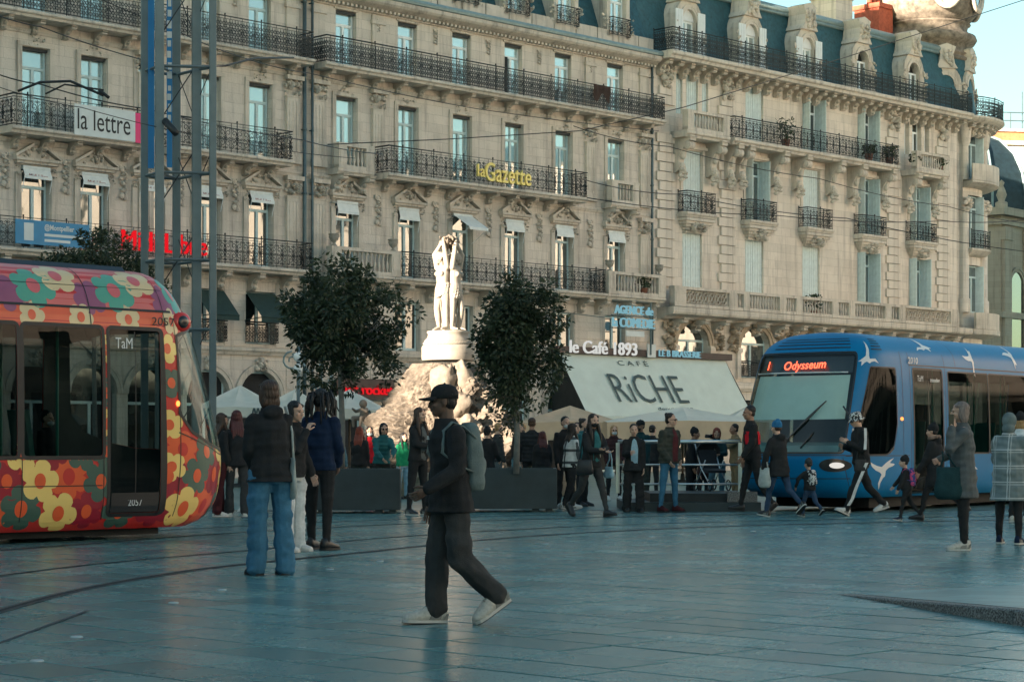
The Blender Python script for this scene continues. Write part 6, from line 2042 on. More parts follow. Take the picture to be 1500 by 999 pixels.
# the figures: back to back, arms lifted to a wreath
def grace(ang, pose, H, seed):
    f = Fig(H, pose); k = H*1.13; b = MB()
    b.loft([f.ring(f.hip - f.U*.04*k, .096*k, .072*k, tw=False), f.ring(f.hip + f.sp*.015*k, .102*k, .074*k, tw=False), f.ring(f.waist + f.sp*.01*k, .076*k, .058*k), f.ring(f.chest, .088*k, .062*k), f.ring(f.sh, .080*k, .042*k), f.ring(f.neck, .032*k, .032*k)])
    for s_ in (-1, 1): b.ell(f.chest + f.TL*s_*.036*k + f.TF*.052*k + f.sp*.005*k, (.031*k, .030*k, .031*k), 10, 8); b.ell(f.hip + f.L*s_*.04*k - f.F*.04*k - f.U*.02*k, (.048*k, .046*k, .055*k), 10, 8)
    for nm in 'lr':
        S, el, wr, d2 = f.arms[nm]; b.cap(S, el, .036*k, .029*k); b.cap(el, wr, .030*k, .021*k); b.cap(wr, wr + d2*.05*k, .020*k, .014*k)
        h, kn, an, toe = f.legs[nm]; b.cap(h, kn, .058*k, .039*k); b.cap(kn, kn.lerp(an, .45), .039*k, .038*k); b.cap(kn.lerp(an, .45), an, .038*k, .024*k); b.cap(an - Vector((0,0,.01*k)), an + toe*.085*k - Vector((0,0,.025*k)), .022*k, .014*k)
    hd = head_blob(f, True); head_E(f, hd, 0, -.014, .026, .050, .055, .048); head_E(f, hd, 0, -.058, .012, .026, .022, .024)
    b.add(hd.v, hd.f)
    r = empty('tmp_frame'); bpy.data.objects.remove(r)
    d = Vector((math.sin(ang), -math.cos(ang), 0))
    fig = blob('figure', [(b, .013, 2, 0)], [M['marble']], fountain)
    fig.location = (d.x*.20, d.y*.20, 4.02); fig.rotation_euler = (0, 0, ang)
    # drapery slung round the hips and falling on one side
    g = MB()
    rings = []
    for i, (zz, rx, ry, tl) in enumerate(((.07, .086, .066, .02), (.03, .098, .074, .03), (-.02, .100, .078, .035), (-.07, .100, .078, .035))):
        rings.append([f.hip + f.L*rx*k*math.cos(2*PI*q/22) + f.F*ry*k*math.sin(2*PI*q/22) + f.U*(zz*k + tl*k*math.cos(2*PI*q/22 + .6)) for q in range(22)])
    g.loft(rings)
    for q in range(6):
        a0 = f.hip + f.L*(-.085 + .012*q)*k + f.F*(-.05 + .018*q)*k - f.U*.05*k; h, kn, an, toe = f.legs['r']
        g.cap(a0, kn.lerp(an, .2+.14*q) + f.L*(-.03 + .014*q)*k - f.F*.04*k, .024*k, .016*k, 8)
    def dp(co, mi):
        an_ = np.arctan2(co[:, 0], co[:, 1]); l = np.linalg.norm(co[:, :2], axis=1)[:, None] + 1e-6
        st = np.sin(co[:, 2]*90 + an_*6 + seed)*.5 + np.sin(an_*17 + co[:, 2]*22)*.6
        rr = co.copy(); rr[:, :2] += co[:, :2]/l*(st*.010)[:, None]; return rr
    dr = blob('drapery', [(g, .013, 1, 0)], [M['marble']], fig, None, dp)
G = 1.88
grace(R(-42), dict(larm=172, lfore=178, lin=10, lout=-2, rarm=160, rfore=188, rin=34, rout=-2, lhip=3, lknee=4, rhip=10, rknee=20, rfoot=-12, labd=3, hyaw=-34, hpitch=-8, shw=.92, head=1.1), G, 1)
grace(R(58), dict(larm=164, lfore=186, lin=36, lout=-2, rarm=170, rfore=180, rin=12, rout=-2, lhip=14, lknee=24, lfoot=-12, rhip=0, hyaw=34, hpitch=4, shw=.92, head=1.1), G, 3)
grace(R(178), dict(larm=168, lfore=182, lin=24, lout=-2, rarm=168, rfore=182, rin=24, rout=-2, lhip=6, lknee=12, rhip=0, hyaw=10, shw=.92, head=1.1), G, 5)
wr = carved(222, .5, .34, .5, 34, .12, .3); wr.add([(x, -y + .0, z) for x, y, z in wr.v], wr.f)
wr.build('wreath', M['marble_worn'], fountain, True, loc=(0.02, 0, 6.02))
# cherubs and shells carved on the rock
def cherub(x, y, z, rz, s_, seed):
    b = MB(); rg = random.Random(seed)
    b.ell((0, 0, .26*s_), (.15*s_, .12*s_, .20*s_), 12, 8); b.ell((0, -.03*s_, .56*s_), (.12*s_, .12*s_, .13*s_), 12, 8); b.ell((0, -.14*s_, .55*s_), (.03*s_, .03*s_, .03*s_), 8, 6)
    for sd in (-1, 1):
        b.cap((sd*.12*s_, 0, .40*s_), (sd*.26*s_, -.10*s_, .34*s_), .06*s_, .045*s_); b.cap((sd*.26*s_, -.10*s_, .34*s_), (sd*.20*s_, -.26*s_, .42*s_), .045*s_, .035*s_)
        b.cap((sd*.09*s_, -.04*s_, .14*s_), (sd*.20*s_, -.24*s_, .16*s_), .08*s_, .06*s_); b.cap((sd*.20*s_, -.24*s_, .16*s_), (sd*.16*s_, -.26*s_, -.08*s_), .06*s_, .04*s_)
    o = blob('cherub', [(b, .016, 2, 0)], [M['marble_worn']], fountain); o.location = (x, y, z); o.rotation_euler = (0, 0, rz)
cherub(.50, -1.80, 1.15, R(25), 1.2, 1); cherub(-2.05, -.4, 1.75, R(-50), .85, 3)
for q, (x, y, z, rx_, rz2, tilt) in enumerate(((-.10, -.92, 2.75, .30, .52, .3), (.42, -.86, 2.85, .22, .45, -.2), (.30, -1.25, 2.2, .28, .30, .8))):
    bm_ = MB(); bm_.ell((0, 0, 0), (rx_, rx_*.8, rz2), 26, 18, rot=Euler((.25, tilt, 0)).to_matrix())
    bm_.v = [tuple(Vector(v) * (1 + .30*mnoise.fractal(Vector(v)*3 + Vector((q*7, 1, 0)), .7, 2, 4))) for v in bm_.v]
    bm_.build('worn_relief', M['marble_worn'], fountain, True, loc=(x, y, z))
for (x, y, z, w, h, sd) in ((.75, -1.55, 1.0, .7, .9, 63),):
    c = carved(sd, w, h, .4, 16, .25, .6); o_ = blob('carved_relief', [(c, .03, 5, 0)], [M['marble_worn']], fountain, None, folds(sd, .03, 14)); o_.location = (x, y, z)

# ------------------------------------------------------------------ planters and trees
pm('planter_metal', (0.030, 0.044, 0.049), 0.45, 0.2, 3, 0.1, 20, metal=0.2)
pm('soil', (0.03, 0.022, 0.015), 0.95, 0.4, 20)
pm('bark', (0.17, 0.17, 0.155), 0.9, 0.25, 8, 0.4, 30)
def leaf_mat(name, a, b):
    m, nt, out = new_mat(name); L = nt.links.new
    bs = node(nt, 'ShaderNodeBsdfPrincipled'); bs.inputs['Roughness'].default_value = 0.45; bs.inputs['Specular IOR Level'].default_value = 0.4
    at_ = node(nt, 'ShaderNodeAttribute'); at_.attribute_name = 'tone'
    rp = node(nt, 'ShaderNodeValToRGB'); rp.color_ramp.elements[0].color = c4(a); rp.color_ramp.elements[1].color = c4(b); L(at_.outputs['Fac'], rp.inputs[0])
    L(rp.outputs[0], bs.inputs['Base Color'])
    tl = node(nt, 'ShaderNodeBsdfTranslucent'); L(rp.outputs[0], tl.inputs[0])
    ms = node(nt, 'ShaderNodeMixShader'); ms.inputs[0].default_value = .18; L(bs.outputs[0], ms.inputs[1]); L(tl.outputs[0], ms.inputs[2]); L(ms.outputs[0], out.inputs[0])
leaf_mat('leaf', (0.016, 0.028, 0.013), (0.062, 0.084, 0.040))
def planter(px0, px1, py, label, depth=1.1, rz=0.0):
    a = ground_pt(px0, py); b = ground_pt(px1, py); w = b[0]-a[0]; h = .80
    o = empty('planter', ((a[0]+b[0])/2, a[1], 0), rz, label, 'planter', 'dark planter boxes')
    m_ = MB(); t = .05
    for z0, z1 in ((.06, h),):
        m_.box(-w/2, w/2, 0, t, z0, z1); m_.box(-w/2, w/2, depth-t, depth, z0, z1); m_.box(-w/2, -w/2+t, t, depth-t, z0, z1); m_.box(w/2-t, w/2, t, depth-t, z0, z1)
    weighted(m_.build('box', M['planter_metal'], o), .008, 2)
    m_ = MB(); m_.box(-w/2+t, w/2-t, t, depth-t, h-.12, h-.07); m_.build('soil', M['soil'], o)
    for x in (-w/2+.1, -w/2+.35, w/2-.45, w/2-.2):
        m_ = MB(); m_.box(x, x+.12, .06, depth-.06, 0, .059); m_.build('foot', M['planter_metal'], o)
    return o, w
def tree(x, y, h0, label, cz, rx, rz_, seed, nleaf=9000, r=.055, lean=0.0):
    """slim street tree: trunk, forked limbs and a crown of separate leaves gathered in clumps"""
    rg = random.Random(seed); o = empty('tree', (x, y, h0), 0, label, 'tree', 'clipped street trees')
    tk = MB(); top = cz - h0
    tk.tube([(0, 0, 0), (.02, 0, top*.3), (-.01, .01, top*.62), (.02+lean, 0, top*.98)], [r*1.15, r, r*.9, r*.7], 10)
    tips = []
    for i in range(13):
        a = rg.random()*2*PI; el = rg.uniform(.15, 1.35); L_ = rx*rg.uniform(.55, .92)
        s0 = Vector((0, 0, top*rg.uniform(.62, .95))); d = Vector((math.cos(a)*math.cos(el), math.sin(a)*math.cos(el), math.sin(el)))
        m1 = s0 + d*L_*.5 + Vector((0, 0, .08)); e = s0 + d*L_
        tk.tube([s0, m1, e], [r*.5, r*.3, r*.12], 6); tips.append(e)
        for q in range(2):
            d2 = (d + Vector((rg.uniform(-.7,.7), rg.uniform(-.7,.7), rg.uniform(-.3,.6)))).normalized(); tk.tube([m1, m1 + d2*L_*.35, m1 + d2*L_*.55 + Vector((0,0,.05))], [r*.25, r*.16, r*.06], 5)
    tk.build('trunk', M['bark'], o, True)
    # clumps
    cl = []
    for i in range(150):
        u = Vector((rg.gauss(0,1), rg.gauss(0,1), rg.gauss(0,1))).normalized(); rr = rg.uniform(.12, 1.0)**.5
        lump = 1 + .14*math.sin(3*u.x*2 + seed) + .10*math.sin(5*u.z + seed*2) + .09*math.cos(4*u.y + u.x*3)
        cl.append((Vector((u.x*rx*rr*lump, u.y*rx*rr*lump, top + u.z*rz_*rr*lump)), rg.uniform(.13, .27), rg.random()))
    vs = []; fs = []; tn = []
    for i in range(nleaf):
        c, cr, tone = cl[rg.randrange(len(cl))]
        u = Vector((rg.gauss(0,1), rg.gauss(0,1), rg.gauss(0,1))).normalized()*cr*rg.random()**.45
        p = c + u; s_ = rg.uniform(.042, .070)
        dr = (u.normalized() + Vector((rg.gauss(0,.5), rg.gauss(0,.5), -.35+rg.gauss(0,.4)))).normalized()
        sd = dr.cross(Vector((rg.gauss(0,1), rg.gauss(0,1), rg.gauss(0,1)))).normalized(); nn = dr.cross(sd)
        b = len(vs)
        vs += [p, p + dr*s_*.7 + sd*s_*.42 + nn*s_*.08, p + dr*s_*1.8, p + dr*s_*.7 - sd*s_*.42 + nn*s_*.08]
        fs += [(b, b+1, b+2, b+3)]; tn.append(min(1, max(0, tone*.6 + rg.random()*.4)))
    cm = MB(); cm.v = [tuple(v) for v in vs]; cm.f = fs; cm.m = [0]*len(fs)
    co = cm.build('crown', M['leaf'], o)
    ta = co.data.attributes.new('tone', 'FLOAT', 'FACE'); ta.data.foreach_set('value', tn)
    return o
pl1, w1 = planter(437, 586, 752, 'long dark metal planter box under the tree nearest the tram', 1.15, R(2))
pl2, w2 = planter(650, 816, 750, 'long dark metal planter box behind the walker in the black cap')
for po, w in ((pl1, w1), (pl2, w2)):
    gl = MB(); rg = random.Random(3)
    for i in range(260):
        x = rg.uniform(-w/2+.1, w/2-.1); y = rg.uniform(.15, .95); a = rg.random()*6.3; hh = rg.uniform(.05, .16); q = Vector((math.cos(a), math.sin(a), 0))*.05
        gl.add([(x-.006, y, .72), (x+.006, y, .72), (x+q.x, y+q.y, .72+hh)], [(0, 1, 2)])
    gl.build('ground_cover', M['leaf'], po, kind='stuff')
Y1 = 37.4
tree((500-750)/3000*Y1, Y1, .70, 'dense dark street tree with a thin grey trunk, left of the marble figures', CAMH + (650-478)/3000*Y1, 1.18, 1.22, 3, 14500)
tree((756-750)/3000*Y1, Y1, .70, 'dense dark street tree with a thin grey trunk, right of the marble figures', CAMH + (650-498)/3000*Y1, .84, 1.22, 9, 11500)
Y0 = 47
tree((138-750)/3000*Y0, Y0, 0, 'dark tree top rising behind the flower-painted tram', CAMH + (650-412)/3000*Y0, 1.45, 1.05, 14, 15000)

# ------------------------------------------------------------------ cafe awning, parasols, shop signs
pm('canvas_pale', (0.56, 0.63, 0.58), 0.8, 0.06, 1.5, 0.1, 60)
pm('canvas_cream', (0.62, 0.60, 0.52), 0.85, 0.06, 2, 0.1, 60)
pm('canvas_beige', (0.52, 0.38, 0.26), 0.85, 0.10, 2, 0.1, 60)
pm('awning_ink', (0.055, 0.085, 0.09), 0.8, 0.1, 5)
pm('wood_pole', (0.10, 0.065, 0.04), 0.6, 0.2, 5)
pm('sign_board', (0.06, 0.035, 0.03), 0.6, 0.2, 5)
emit_mat('sign_lit', (0.92, 0.93, 0.88), 0.12)
emit_mat('sign_lit_blue', (0.30, 0.62, 0.72), 0.11)
def to_world(s, o, z):
    w = P0 + D*s + N*o; return Vector((w.x, w.y, z))
aw_root = empty('cafe_awning', to_world(8.1, .1, 0), TH, 'large pale green sloping awning lettered Cafe RICHE', 'awning')
SA, SB_, ZT, ZB, OT, OB = 8.1, 19.35, 5.08, 2.42, .35, 2.05
nrm = Vector((0, -(ZT-ZB), (OB-OT))).normalized()     # out of the canvas, local frame
m_ = MB(); nx, ny = 26, 8; vs = []
for i in range(nx+1):
    for j in range(ny+1):
        t = j/ny; sag = .06*math.sin(PI*t)
        vs.append((i/nx*(SB_-SA), -(OT + (OB-OT)*t) + sag*.6, ZT + (ZB-ZT)*t - sag*.4))
fs = [(i*(ny+1)+j, (i+1)*(ny+1)+j, (i+1)*(ny+1)+j+1, i*(ny+1)+j+1) for i in range(nx) for j in range(ny)]
m_.add(vs, fs); m_.build('canvas', M['canvas_pale'], aw_root, True)
m_ = MB(); m_.box(0, SB_-SA, -OB-.02, -OB+.02, ZB-.24, ZB-.002); m_.build('valance', M['canvas_pale'], aw_root)
for x in (0, SB_-SA):
    m_ = MB(); m_.add([(x, -OT, ZT), (x, -OB, ZB), (x, -OB, ZB-.2), (x, 0, ZB-.2), (x, 0, ZT)], [(0,1,2,3,4)]); m_.build('side_curtain', M['dark_metal'], aw_root)
m_ = MB(); m_.box(-.2, SB_-SA+.3, -OT-.18, -.0, ZT+.01, ZT+.30); fas = m_.build('sign_fascia', M['sign_board'], aw_root)
slope = math.atan2(ZT-ZB, OB-OT)
def awn_text(body, size, x, t, width, mat='awning_ink', **kw):
    y = -(OT + (OB-OT)*t); z = ZT + (ZB-ZT)*t
    return text(body, size, mat, aw_root, (x, y - .03*abs(nrm.y), z + .03), (slope, 0, 0), extrude=.003, width=width, **kw)
awn_text('C A F É', .36, 3.5, .17, 2.0)
awn_text('RiCHE', 2.15, 2.4, .78, 4.7, bold=-.02)
awn_text('depuis 1893', .22, 4.7, .90, 2.4)
text('le Café 1893', .78, 'sign_lit', fas, (.5, -OT-.22, ZT+.03), (PI/2, 0, 0), extrude=.04, width=4.3)
text('LE B BRASSERIE', .42, 'sign_lit_blue', fas, (6.3, -OT-.22, ZT+.05), (PI/2, 0, 0), extrude=.03, width=2.9)
m_ = MB(); m_.box(5.5, 6.05, -OT-.24, -OT-.19, ZT-.02, ZT+.56); m_.build('sign_plate', M['sign_white'], fas)
# agency letters on a rack
ag = empty('agency_sign', to_world(11.0, 1.0, .25), TH, 'pale blue letters AGENCE de la COMEDIE on a small rack above the cafe', 'sign')
text('AGENCE de', .52, 'sign_lit_blue', ag, (0.05, -.03, 6.62), (PI/2, 0, 0), extrude=.05, width=2.5)
text('la COMEDIE', .58, 'sign_lit_blue', ag, (-.1, -.03, 6.05), (PI/2, 0, 0), extrude=.05, width=2.75)
m_ = MB(); m_.box(.75, 1.95, -.06, -.02, 5.66, 5.90); m_.build('sign_plate', M['sign_white'], ag)
m_ = MB()
for z in (6.55, 6.0): m_.tube([(-.1, .05, z), (2.8, .05, z)], .025, 5)
m_.tube([(2.5, .05, 4.9), (2.5, .05, 7.2)], .05, 6); m_.tube([(.3, .05, 5.7), (.3, .05, 7.1)], .02, 5); m_.tube([(-.1, .05, 6.4), (-2.6, .9, 6.6)], .02, 5)
m_.build('rack', M['pipe'], ag)
def parasol(x, y, rz, w, d, z_edge, z_peak, label, mat='canvas_cream', val=.28, mark=False, valm=None):
    o = empty('parasol', (x, y, 0), rz, label, 'parasol', 'cafe parasols')
    m_ = MB(); n = 8; ring = []
    for (fx, fy) in ((-1,-1),(0,-1),(1,-1),(1,0),(1,1),(0,1),(-1,1),(-1,0)):
        dz = .05 if fx and fy else 0
        ring.append(Vector((fx*w/2, fy*d/2, z_edge - dz)))
    pk = Vector((0, 0, z_peak)); sub = 5
    for i in range(8):
        a, b = ring[i], ring[(i+1) % 8]
        rows = []
        for t in range(sub+1):
            q = t/sub; sag = -.10*math.sin(PI*q)
            rows.append([pk.lerp(a, q), pk.lerp((a+b)/2, q) + Vector((0,0,sag)), pk.lerp(b, q)])
        for t in range(sub):
            m_.add(rows[t] + rows[t+1], [(0,1,4,3), (1,2,5,4)])
    m_.build('canopy', M[mat], o, True)
    v = MB(); rr = []
    for i in range(8):
        a, b = ring[i], ring[(i+1) % 8]; v.add([a, b, b - Vector((0,0,val)), a - Vector((0,0,val))], [(0,1,2,3)])
    vo = v.build('valance', M[valm or mat], o)
    p_ = MB(); p_.tube([(0,0,0.05),(0,0,z_peak-.02)], .035, 8)
    for i in range(8): p_.tube([(0,0,z_peak-.12), tuple(ring[i]*.98 + Vector((0,0,.0)))], .014, 4)
    p_.build('pole', M['wood_pole'], o, True)
    b_ = MB(); b_.lathe([(.36,0),(.36,.07),(.08,.10),(.06,.3),(.045,.3)], 16); b_.build('base', M['dark_metal'], o, True)
    if mark:
        for xx in (-w*.28, w*.28):
            k_ = MB(); hh = val*.75
            for sx in (-1, 1):
                k_.tube([(xx + sx*hh*.42*math.sin(a)*1.0 + sx*0, -d/2-.012, z_edge-val*.92 + hh*(math.sin(PI*t))) if False else (xx + sx*(.02 + hh*.42*t), -d/2-.012, z_edge-val*.92 + hh*math.sin(PI*(.12+.88*t))*1.0) for t, a in [(i/8, 0) for i in range(9)]], .022, 5)
            k_.build('arch_mark', M['awning_ink'], vo)
    return o
def par(px, py_edge, Y, wpx, d, py_peak, label, **kw):
    x = (px-750)/3000*Y
    return parasol(x, Y, kw.pop('rz', 0), wpx/3000*Y, d, CAMH + (650-py_edge)/3000*Y, CAMH + (650-py_peak)/3000*Y, label, **kw)
par(352, 597, 60, 116, 3.0, 564, 'cream cafe parasol with an arched letter mark, behind the tram nose', mark=True)
par(432, 602, 64, 110, 3.0, 570, 'cream cafe parasol behind the woman in white trousers')
par(512, 600, 59, 112, 3.0, 570, 'cream cafe parasol with two arched letter marks, by the red shop sign', mark=True)
par(1000, 617, 66, 230, 4.2, 596, 'wide cream parasol spread before the cafe awning', val=.62, valm='canvas_beige')
par(835, 618, 70, 150, 3.4, 594, 'beige parasol under the left end of the cafe awning', mat='canvas_beige', val=.6)
par(1105, 615, 72, 100, 3.4, 590, 'cream parasol between the cafe awning and the blue tram', val=.3)
# red shop sign
hs = empty('shop_sign', to_world(-3.9, .4, 0), TH, 'small red letters over the shop behind the left tree', 'sign')
text('hot rocket', .55, 'sign_red', hs, (0, -.05, 3.15), (PI/2, 0, 0), extrude=.04, width=2.6)
m_ = MB(); m_.box(-.2, 2.8, 0, .06, 2.95, 3.75); m_.build('sign_board', M['sign_board'], hs)

# ------------------------------------------------------------------ railing on its step
Yr = 38.2
rail_root = empty('railing', ((1015-750)/3000*Yr, Yr, 0), 0, 'polished steel railing with three rails on a low dark stone step', 'railing')
xa, xb = (905-1015)/3000*Yr, (1084-1015)/3000*Yr
m_ = MB(); m_.box(xa+.1, xb+.35, -.35, 2.4, 0, .17); m_.build('step', M['planter_metal'], rail_root)
m_ = MB(); m_.box(xa+.6, xb+.2, -.05, 2.2, .172, .33); m_.build('upper_step', M['dark_metal'], rail_root)
m_ = MB(); m_.box(xb-.25, xb+.30, -.2, .2, .172, .36); m_.build('end_block', M['granite'], rail_root)
for z, r_ in ((1.29, .035), (.86, .018), (.50, .018)):
    m_ = MB(); m_.tube([(xa, 0, z), (xb, 0, z)], r_, 8); m_.build('rail', M['steel_rail'], rail_root, True)
for x in (xa, (xa+xb)/2 - .1, xb):
    m_ = MB(); m_.box(x-.035, x+.035, -.03, .03, .33, 1.27); m_.build('post', M['steel_rail'], rail_root)

# ------------------------------------------------------------------ pushchair behind the railing
pm('pram_cloth', (0.02, 0.022, 0.026), 0.85, 0.2, 8)
x, y = (1042-750)/3000*40.3, 40.3
pc = empty('pushchair', (x, y, .33), R(20), 'dark folding pushchair behind the steel railing', 'pushchair')
m_ = MB(); m_.tube([(-.2,.35,.95),(-.2,.05,.45),(-.2,-.35,.12)], .014, 6); m_.tube([(.2,.35,.95),(.2,.05,.45),(.2,-.35,.12)], .014, 6); m_.tube([(-.2,.35,.95),(.2,.35,.95)], .016, 6); m_.tube([(-.2,.3,.12),(-.2,-.15,.6)], .012, 6); m_.tube([(.2,.3,.12),(.2,-.15,.6)], .012, 6)
m_.build('frame', M['steel_rail'], pc, True)
m_ = MB(); m_.loft([[(-.2,-.25,.35),(.2,-.25,.35),(.2,-.25,.40),(-.2,-.25,.40)], [(-.2,.1,.38),(.2,.1,.38),(.2,.1,.44),(-.2,.1,.44)], [(-.2,.26,.78),(.2,.26,.78),(.2,.20,.80),(-.2,.20,.80)]]); m_.build('seat', M['pram_cloth'], pc)
m_ = MB(); m_.lathe([(.26,0),(.24,.12),(.16,.22),(0,.26)], 14, (0,.12,.72), 0, 0, PI); m_.build('hood', M['pram_cloth'], pc, True)
for wx in (-.2, .2):
    for wy in (-.35, .3):
        m_ = MB(); m_.tube([(wx+.11*0, wy+.10*math.cos(2*PI*i/16), .11+.10*math.sin(2*PI*i/16)) for i in range(17)], .014, 6, caps=False)
        for i in range(4): m_.tube([(wx, wy, .11), (wx, wy+.1*math.cos(PI*i/2+.4), .11+.1*math.sin(PI*i/2+.4))], .005, 4)
        m_.build('wheel', M['rubber'], pc, True)

# ------------------------------------------------------------------ steel mast cluster with blue banner
Ym = 39.5
mast = empty('steel_mast', ((262-750)/3000*Ym, Ym, 0), R(14), 'tall cluster of grey square steel posts braced together, with blue banner strips', 'mast')
posts = []
for (px, w, dy, py0, top) in ((214, 12, .3, 560, 14), (232, 14, -.35, 560, 14), (262, 13, .55, 560, 14), (287, 15, -.1, 560, 14), (308, 11, -.45, 560, 14)):
    x = (px-262)/3000*Ym; hw = w/3000*Ym/2*.9
    m_ = MB(); m_.box(x-hw, x+hw, dy-hw, dy+hw, 0, top); weighted(m_.build('post', M['steel_mast'], mast), .01, 1); posts.append((x, dy))
for z in (CAMH+(650-103)/3000*Ym, CAMH+(650-257)/3000*Ym, CAMH+(650-383)/3000*Ym, CAMH+(650-484)/3000*Ym):
    m_ = MB()
    for i in range(4):
        a, b = posts[i], posts[i+1]; m_.tube([(a[0], a[1], z), (b[0], b[1], z)], .03, 4)
    m_.tube([(posts[0][0], posts[0][1], z), (posts[2][0], posts[2][1], z)], .03, 4); m_.tube([(posts[1][0], posts[1][1], z), (posts[4][0], posts[4][1], z)], .03, 4)
    m_.box(posts[1][0]+.12, posts[4][0]-.08, -.42, .4, z-.03, z+.03) if z > 9 else None
    m_.build('brace', M['steel_mast'], mast)
zz = 1.0; m_ = MB()
while zz < 13:
    m_.tube([(posts[1][0], posts[1][1], zz), (posts[3][0], posts[3][1], zz+1.15)], .012, 4); m_.tube([(posts[3][0], posts[3][1], zz), (posts[2][0], posts[2][1], zz+1.15)], .012, 4); m_.tube([(posts[3][0], posts[3][1], zz+.4), (posts[4][0], posts[4][1], zz+1.1)], .012, 4)
    zz += 1.6
m_.build('cross_bar', M['dark_metal'], mast)
pm('banner_blue', (0.02, 0.20, 0.46), 0.6, 0.1, 2)
for (px, w, y0, y1, dy) in ((222, 9, -20, 248, .02), (249, 8, -20, 245, .1)):
    x = (px-262)/3000*Ym; hw = w/3000*Ym/2
    m_ = MB(); m_.box(x-hw, x+hw, dy, dy+.01, CAMH+(650-y1)/3000*Ym, 13.5); bo = m_.build('banner', M['banner_blue'], mast)
    if px == 249:
        q = MB(); z = CAMH+(650-y1)/3000*Ym + .9
        rg = random.Random(4)
        while z < 13.3:
            q.box(x-hw*rg.uniform(.5, .9), x+hw*rg.uniform(.5, .95), dy-.006, dy-.002, z, z+rg.uniform(.08, .16)); z += rg.uniform(.16, .24)
        q.build('banner_print', M['sign_white'], bo, kind='stuff')
m_ = MB(); zc = CAMH+(650-195)/3000*Ym; m_.tube([(posts[1][0]+.1, -.45, zc+.15), (posts[1][0]+.28, -.75, zc-.12)], .07, 8); m_.build('floodlight', M['dark_metal'], mast, True)

# signal post with round lamps by the drainpipe
Ys = 56
sp = empty('signal_post', ((437-750)/3000*Ys, Ys, 0), 0, 'thin dark signal post with two round pale lamps in front of the stone wall', 'signal post')
m_ = MB(); m_.tube([(0,0,0),(0,0,CAMH+(650-508)/3000*Ys)], .05, 8); m_.build('post', M['pipe'], sp, True)
for py in (523, 540):
    m_ = MB(); m_.ell((0, -.10, CAMH+(650-py)/3000*Ys), (.13, .08, .13), 12, 8); m_.build('lamp', M['lens_white'], sp, True)
# scrolled lamp bracket beside the left tree
sc = empty('scrolled_lantern_post', ((470-750)/3000*57, 57, 0), 0, 'grey post with curled iron scrollwork half hidden by the left tree', 'post')
m_ = MB(); m_.tube([(0,0,0),(0,0,3.9)], .05, 8)
for sx in (-1, 1):
    m_.tube([(sx*(.05 + .75*t), 0, 2.6 + 1.15*math.sin(t*1.5)) for t in [i/10 for i in range(11)]], .03, 5)
    m_.tube([(sx*.8 + x_, 0, z_) for x_, z_ in spiral(0, 3.55, .28, R(90), 1.3, -sx, 16)], .028, 5)
m_.build('scrollwork', M['zinc'], sc, True)

# ------------------------------------------------------------------ overhead wires
def wire(label, pts, sag=.0, r=.013):
    P = [at(*p) for p in pts]; o = MB(); path = []
    for i in range(len(P)-1):
        for k in range(8):
            t = k/8; path.append(P[i].lerp(P[i+1], t) - Vector((0, 0, sag*4*t*(1-t))))
    path.append(P[-1]); b = path[0].copy()
    o.tube([p - b for p in path], r, 5)
    ob = o.build('overhead_wire', M['wire'], None, True, loc=tuple(b)); tag(ob, label, 'wire', 'tram wires over the square'); return ob
wire('black wire slanting from the roof edge past the steel mast to the long balcony', [(120, -15, 44), (245, 38, 46), (350, 83, 50), (455, 108, 56), (700, 160, 66), (965, 192, 76)], .05)
wire('black wire from the top left balcony to the steel mast', [(-40, 8, 38), (60, 40, 40), (245, 97, 45)], .05)
wire('thick twisted wire tied across the steel mast', [(240, 97, 44.3), (330, 97, 44.3), (372, 86, 46), (430, 85, 50)], .0, .025)
wire('black wire crossing below the la lettre banner towards the drainpipe', [(-30, 98, 36), (60, 124, 37), (215, 160, 40), (440, 205, 46), (560, 226, 52)], .05)
wire('long black wire rising from the middle balconies to the top right sky', [(480, 212, 52), (660, 204, 54), (850, 192, 56), (1000, 158, 58), (1240, 84, 60), (1520, -6, 62)], .0)
wire('black wire falling over the corner building to the far domed house', [(840, 185, 60), (980, 215, 62), (1200, 262, 66), (1390, 303, 70), (1530, 330, 74)], .1)
wire('black wire low over the corner building above the blue tram', [(850, 262, 54), (1000, 285, 56), (1240, 320, 58), (1530, 372, 62)], .1)
wire('black wire level across the corner building near the round end', [(860, 290, 58), (1140, 316, 60), (1380, 324, 64), (1530, 318, 66)], .1)
wire('thin wire under the la lettre banner', [(-30, 118, 34), (120, 158, 37), (330, 205, 41), (520, 232, 46)], .05, .008)
# pull-off fittings
ft = empty('wire_fitting', at(95, 134, 37), 0, 'dark tubular wire fitting hanging left of the steel mast', 'fitting')
m_ = MB(); m_.tube([(-.85,0,0),(-.45,0,.16),(.1,0,.18),(.7,0,-.08)], .025, 5); m_.tube([(-.35,0,-.05),(0,0,.12),(.7,0,.02)], .018, 5); m_.tube([(.62,0,.02),(.8,0,-.12)], .03, 5); m_.build('arm', M['dark_metal'], ft, True)
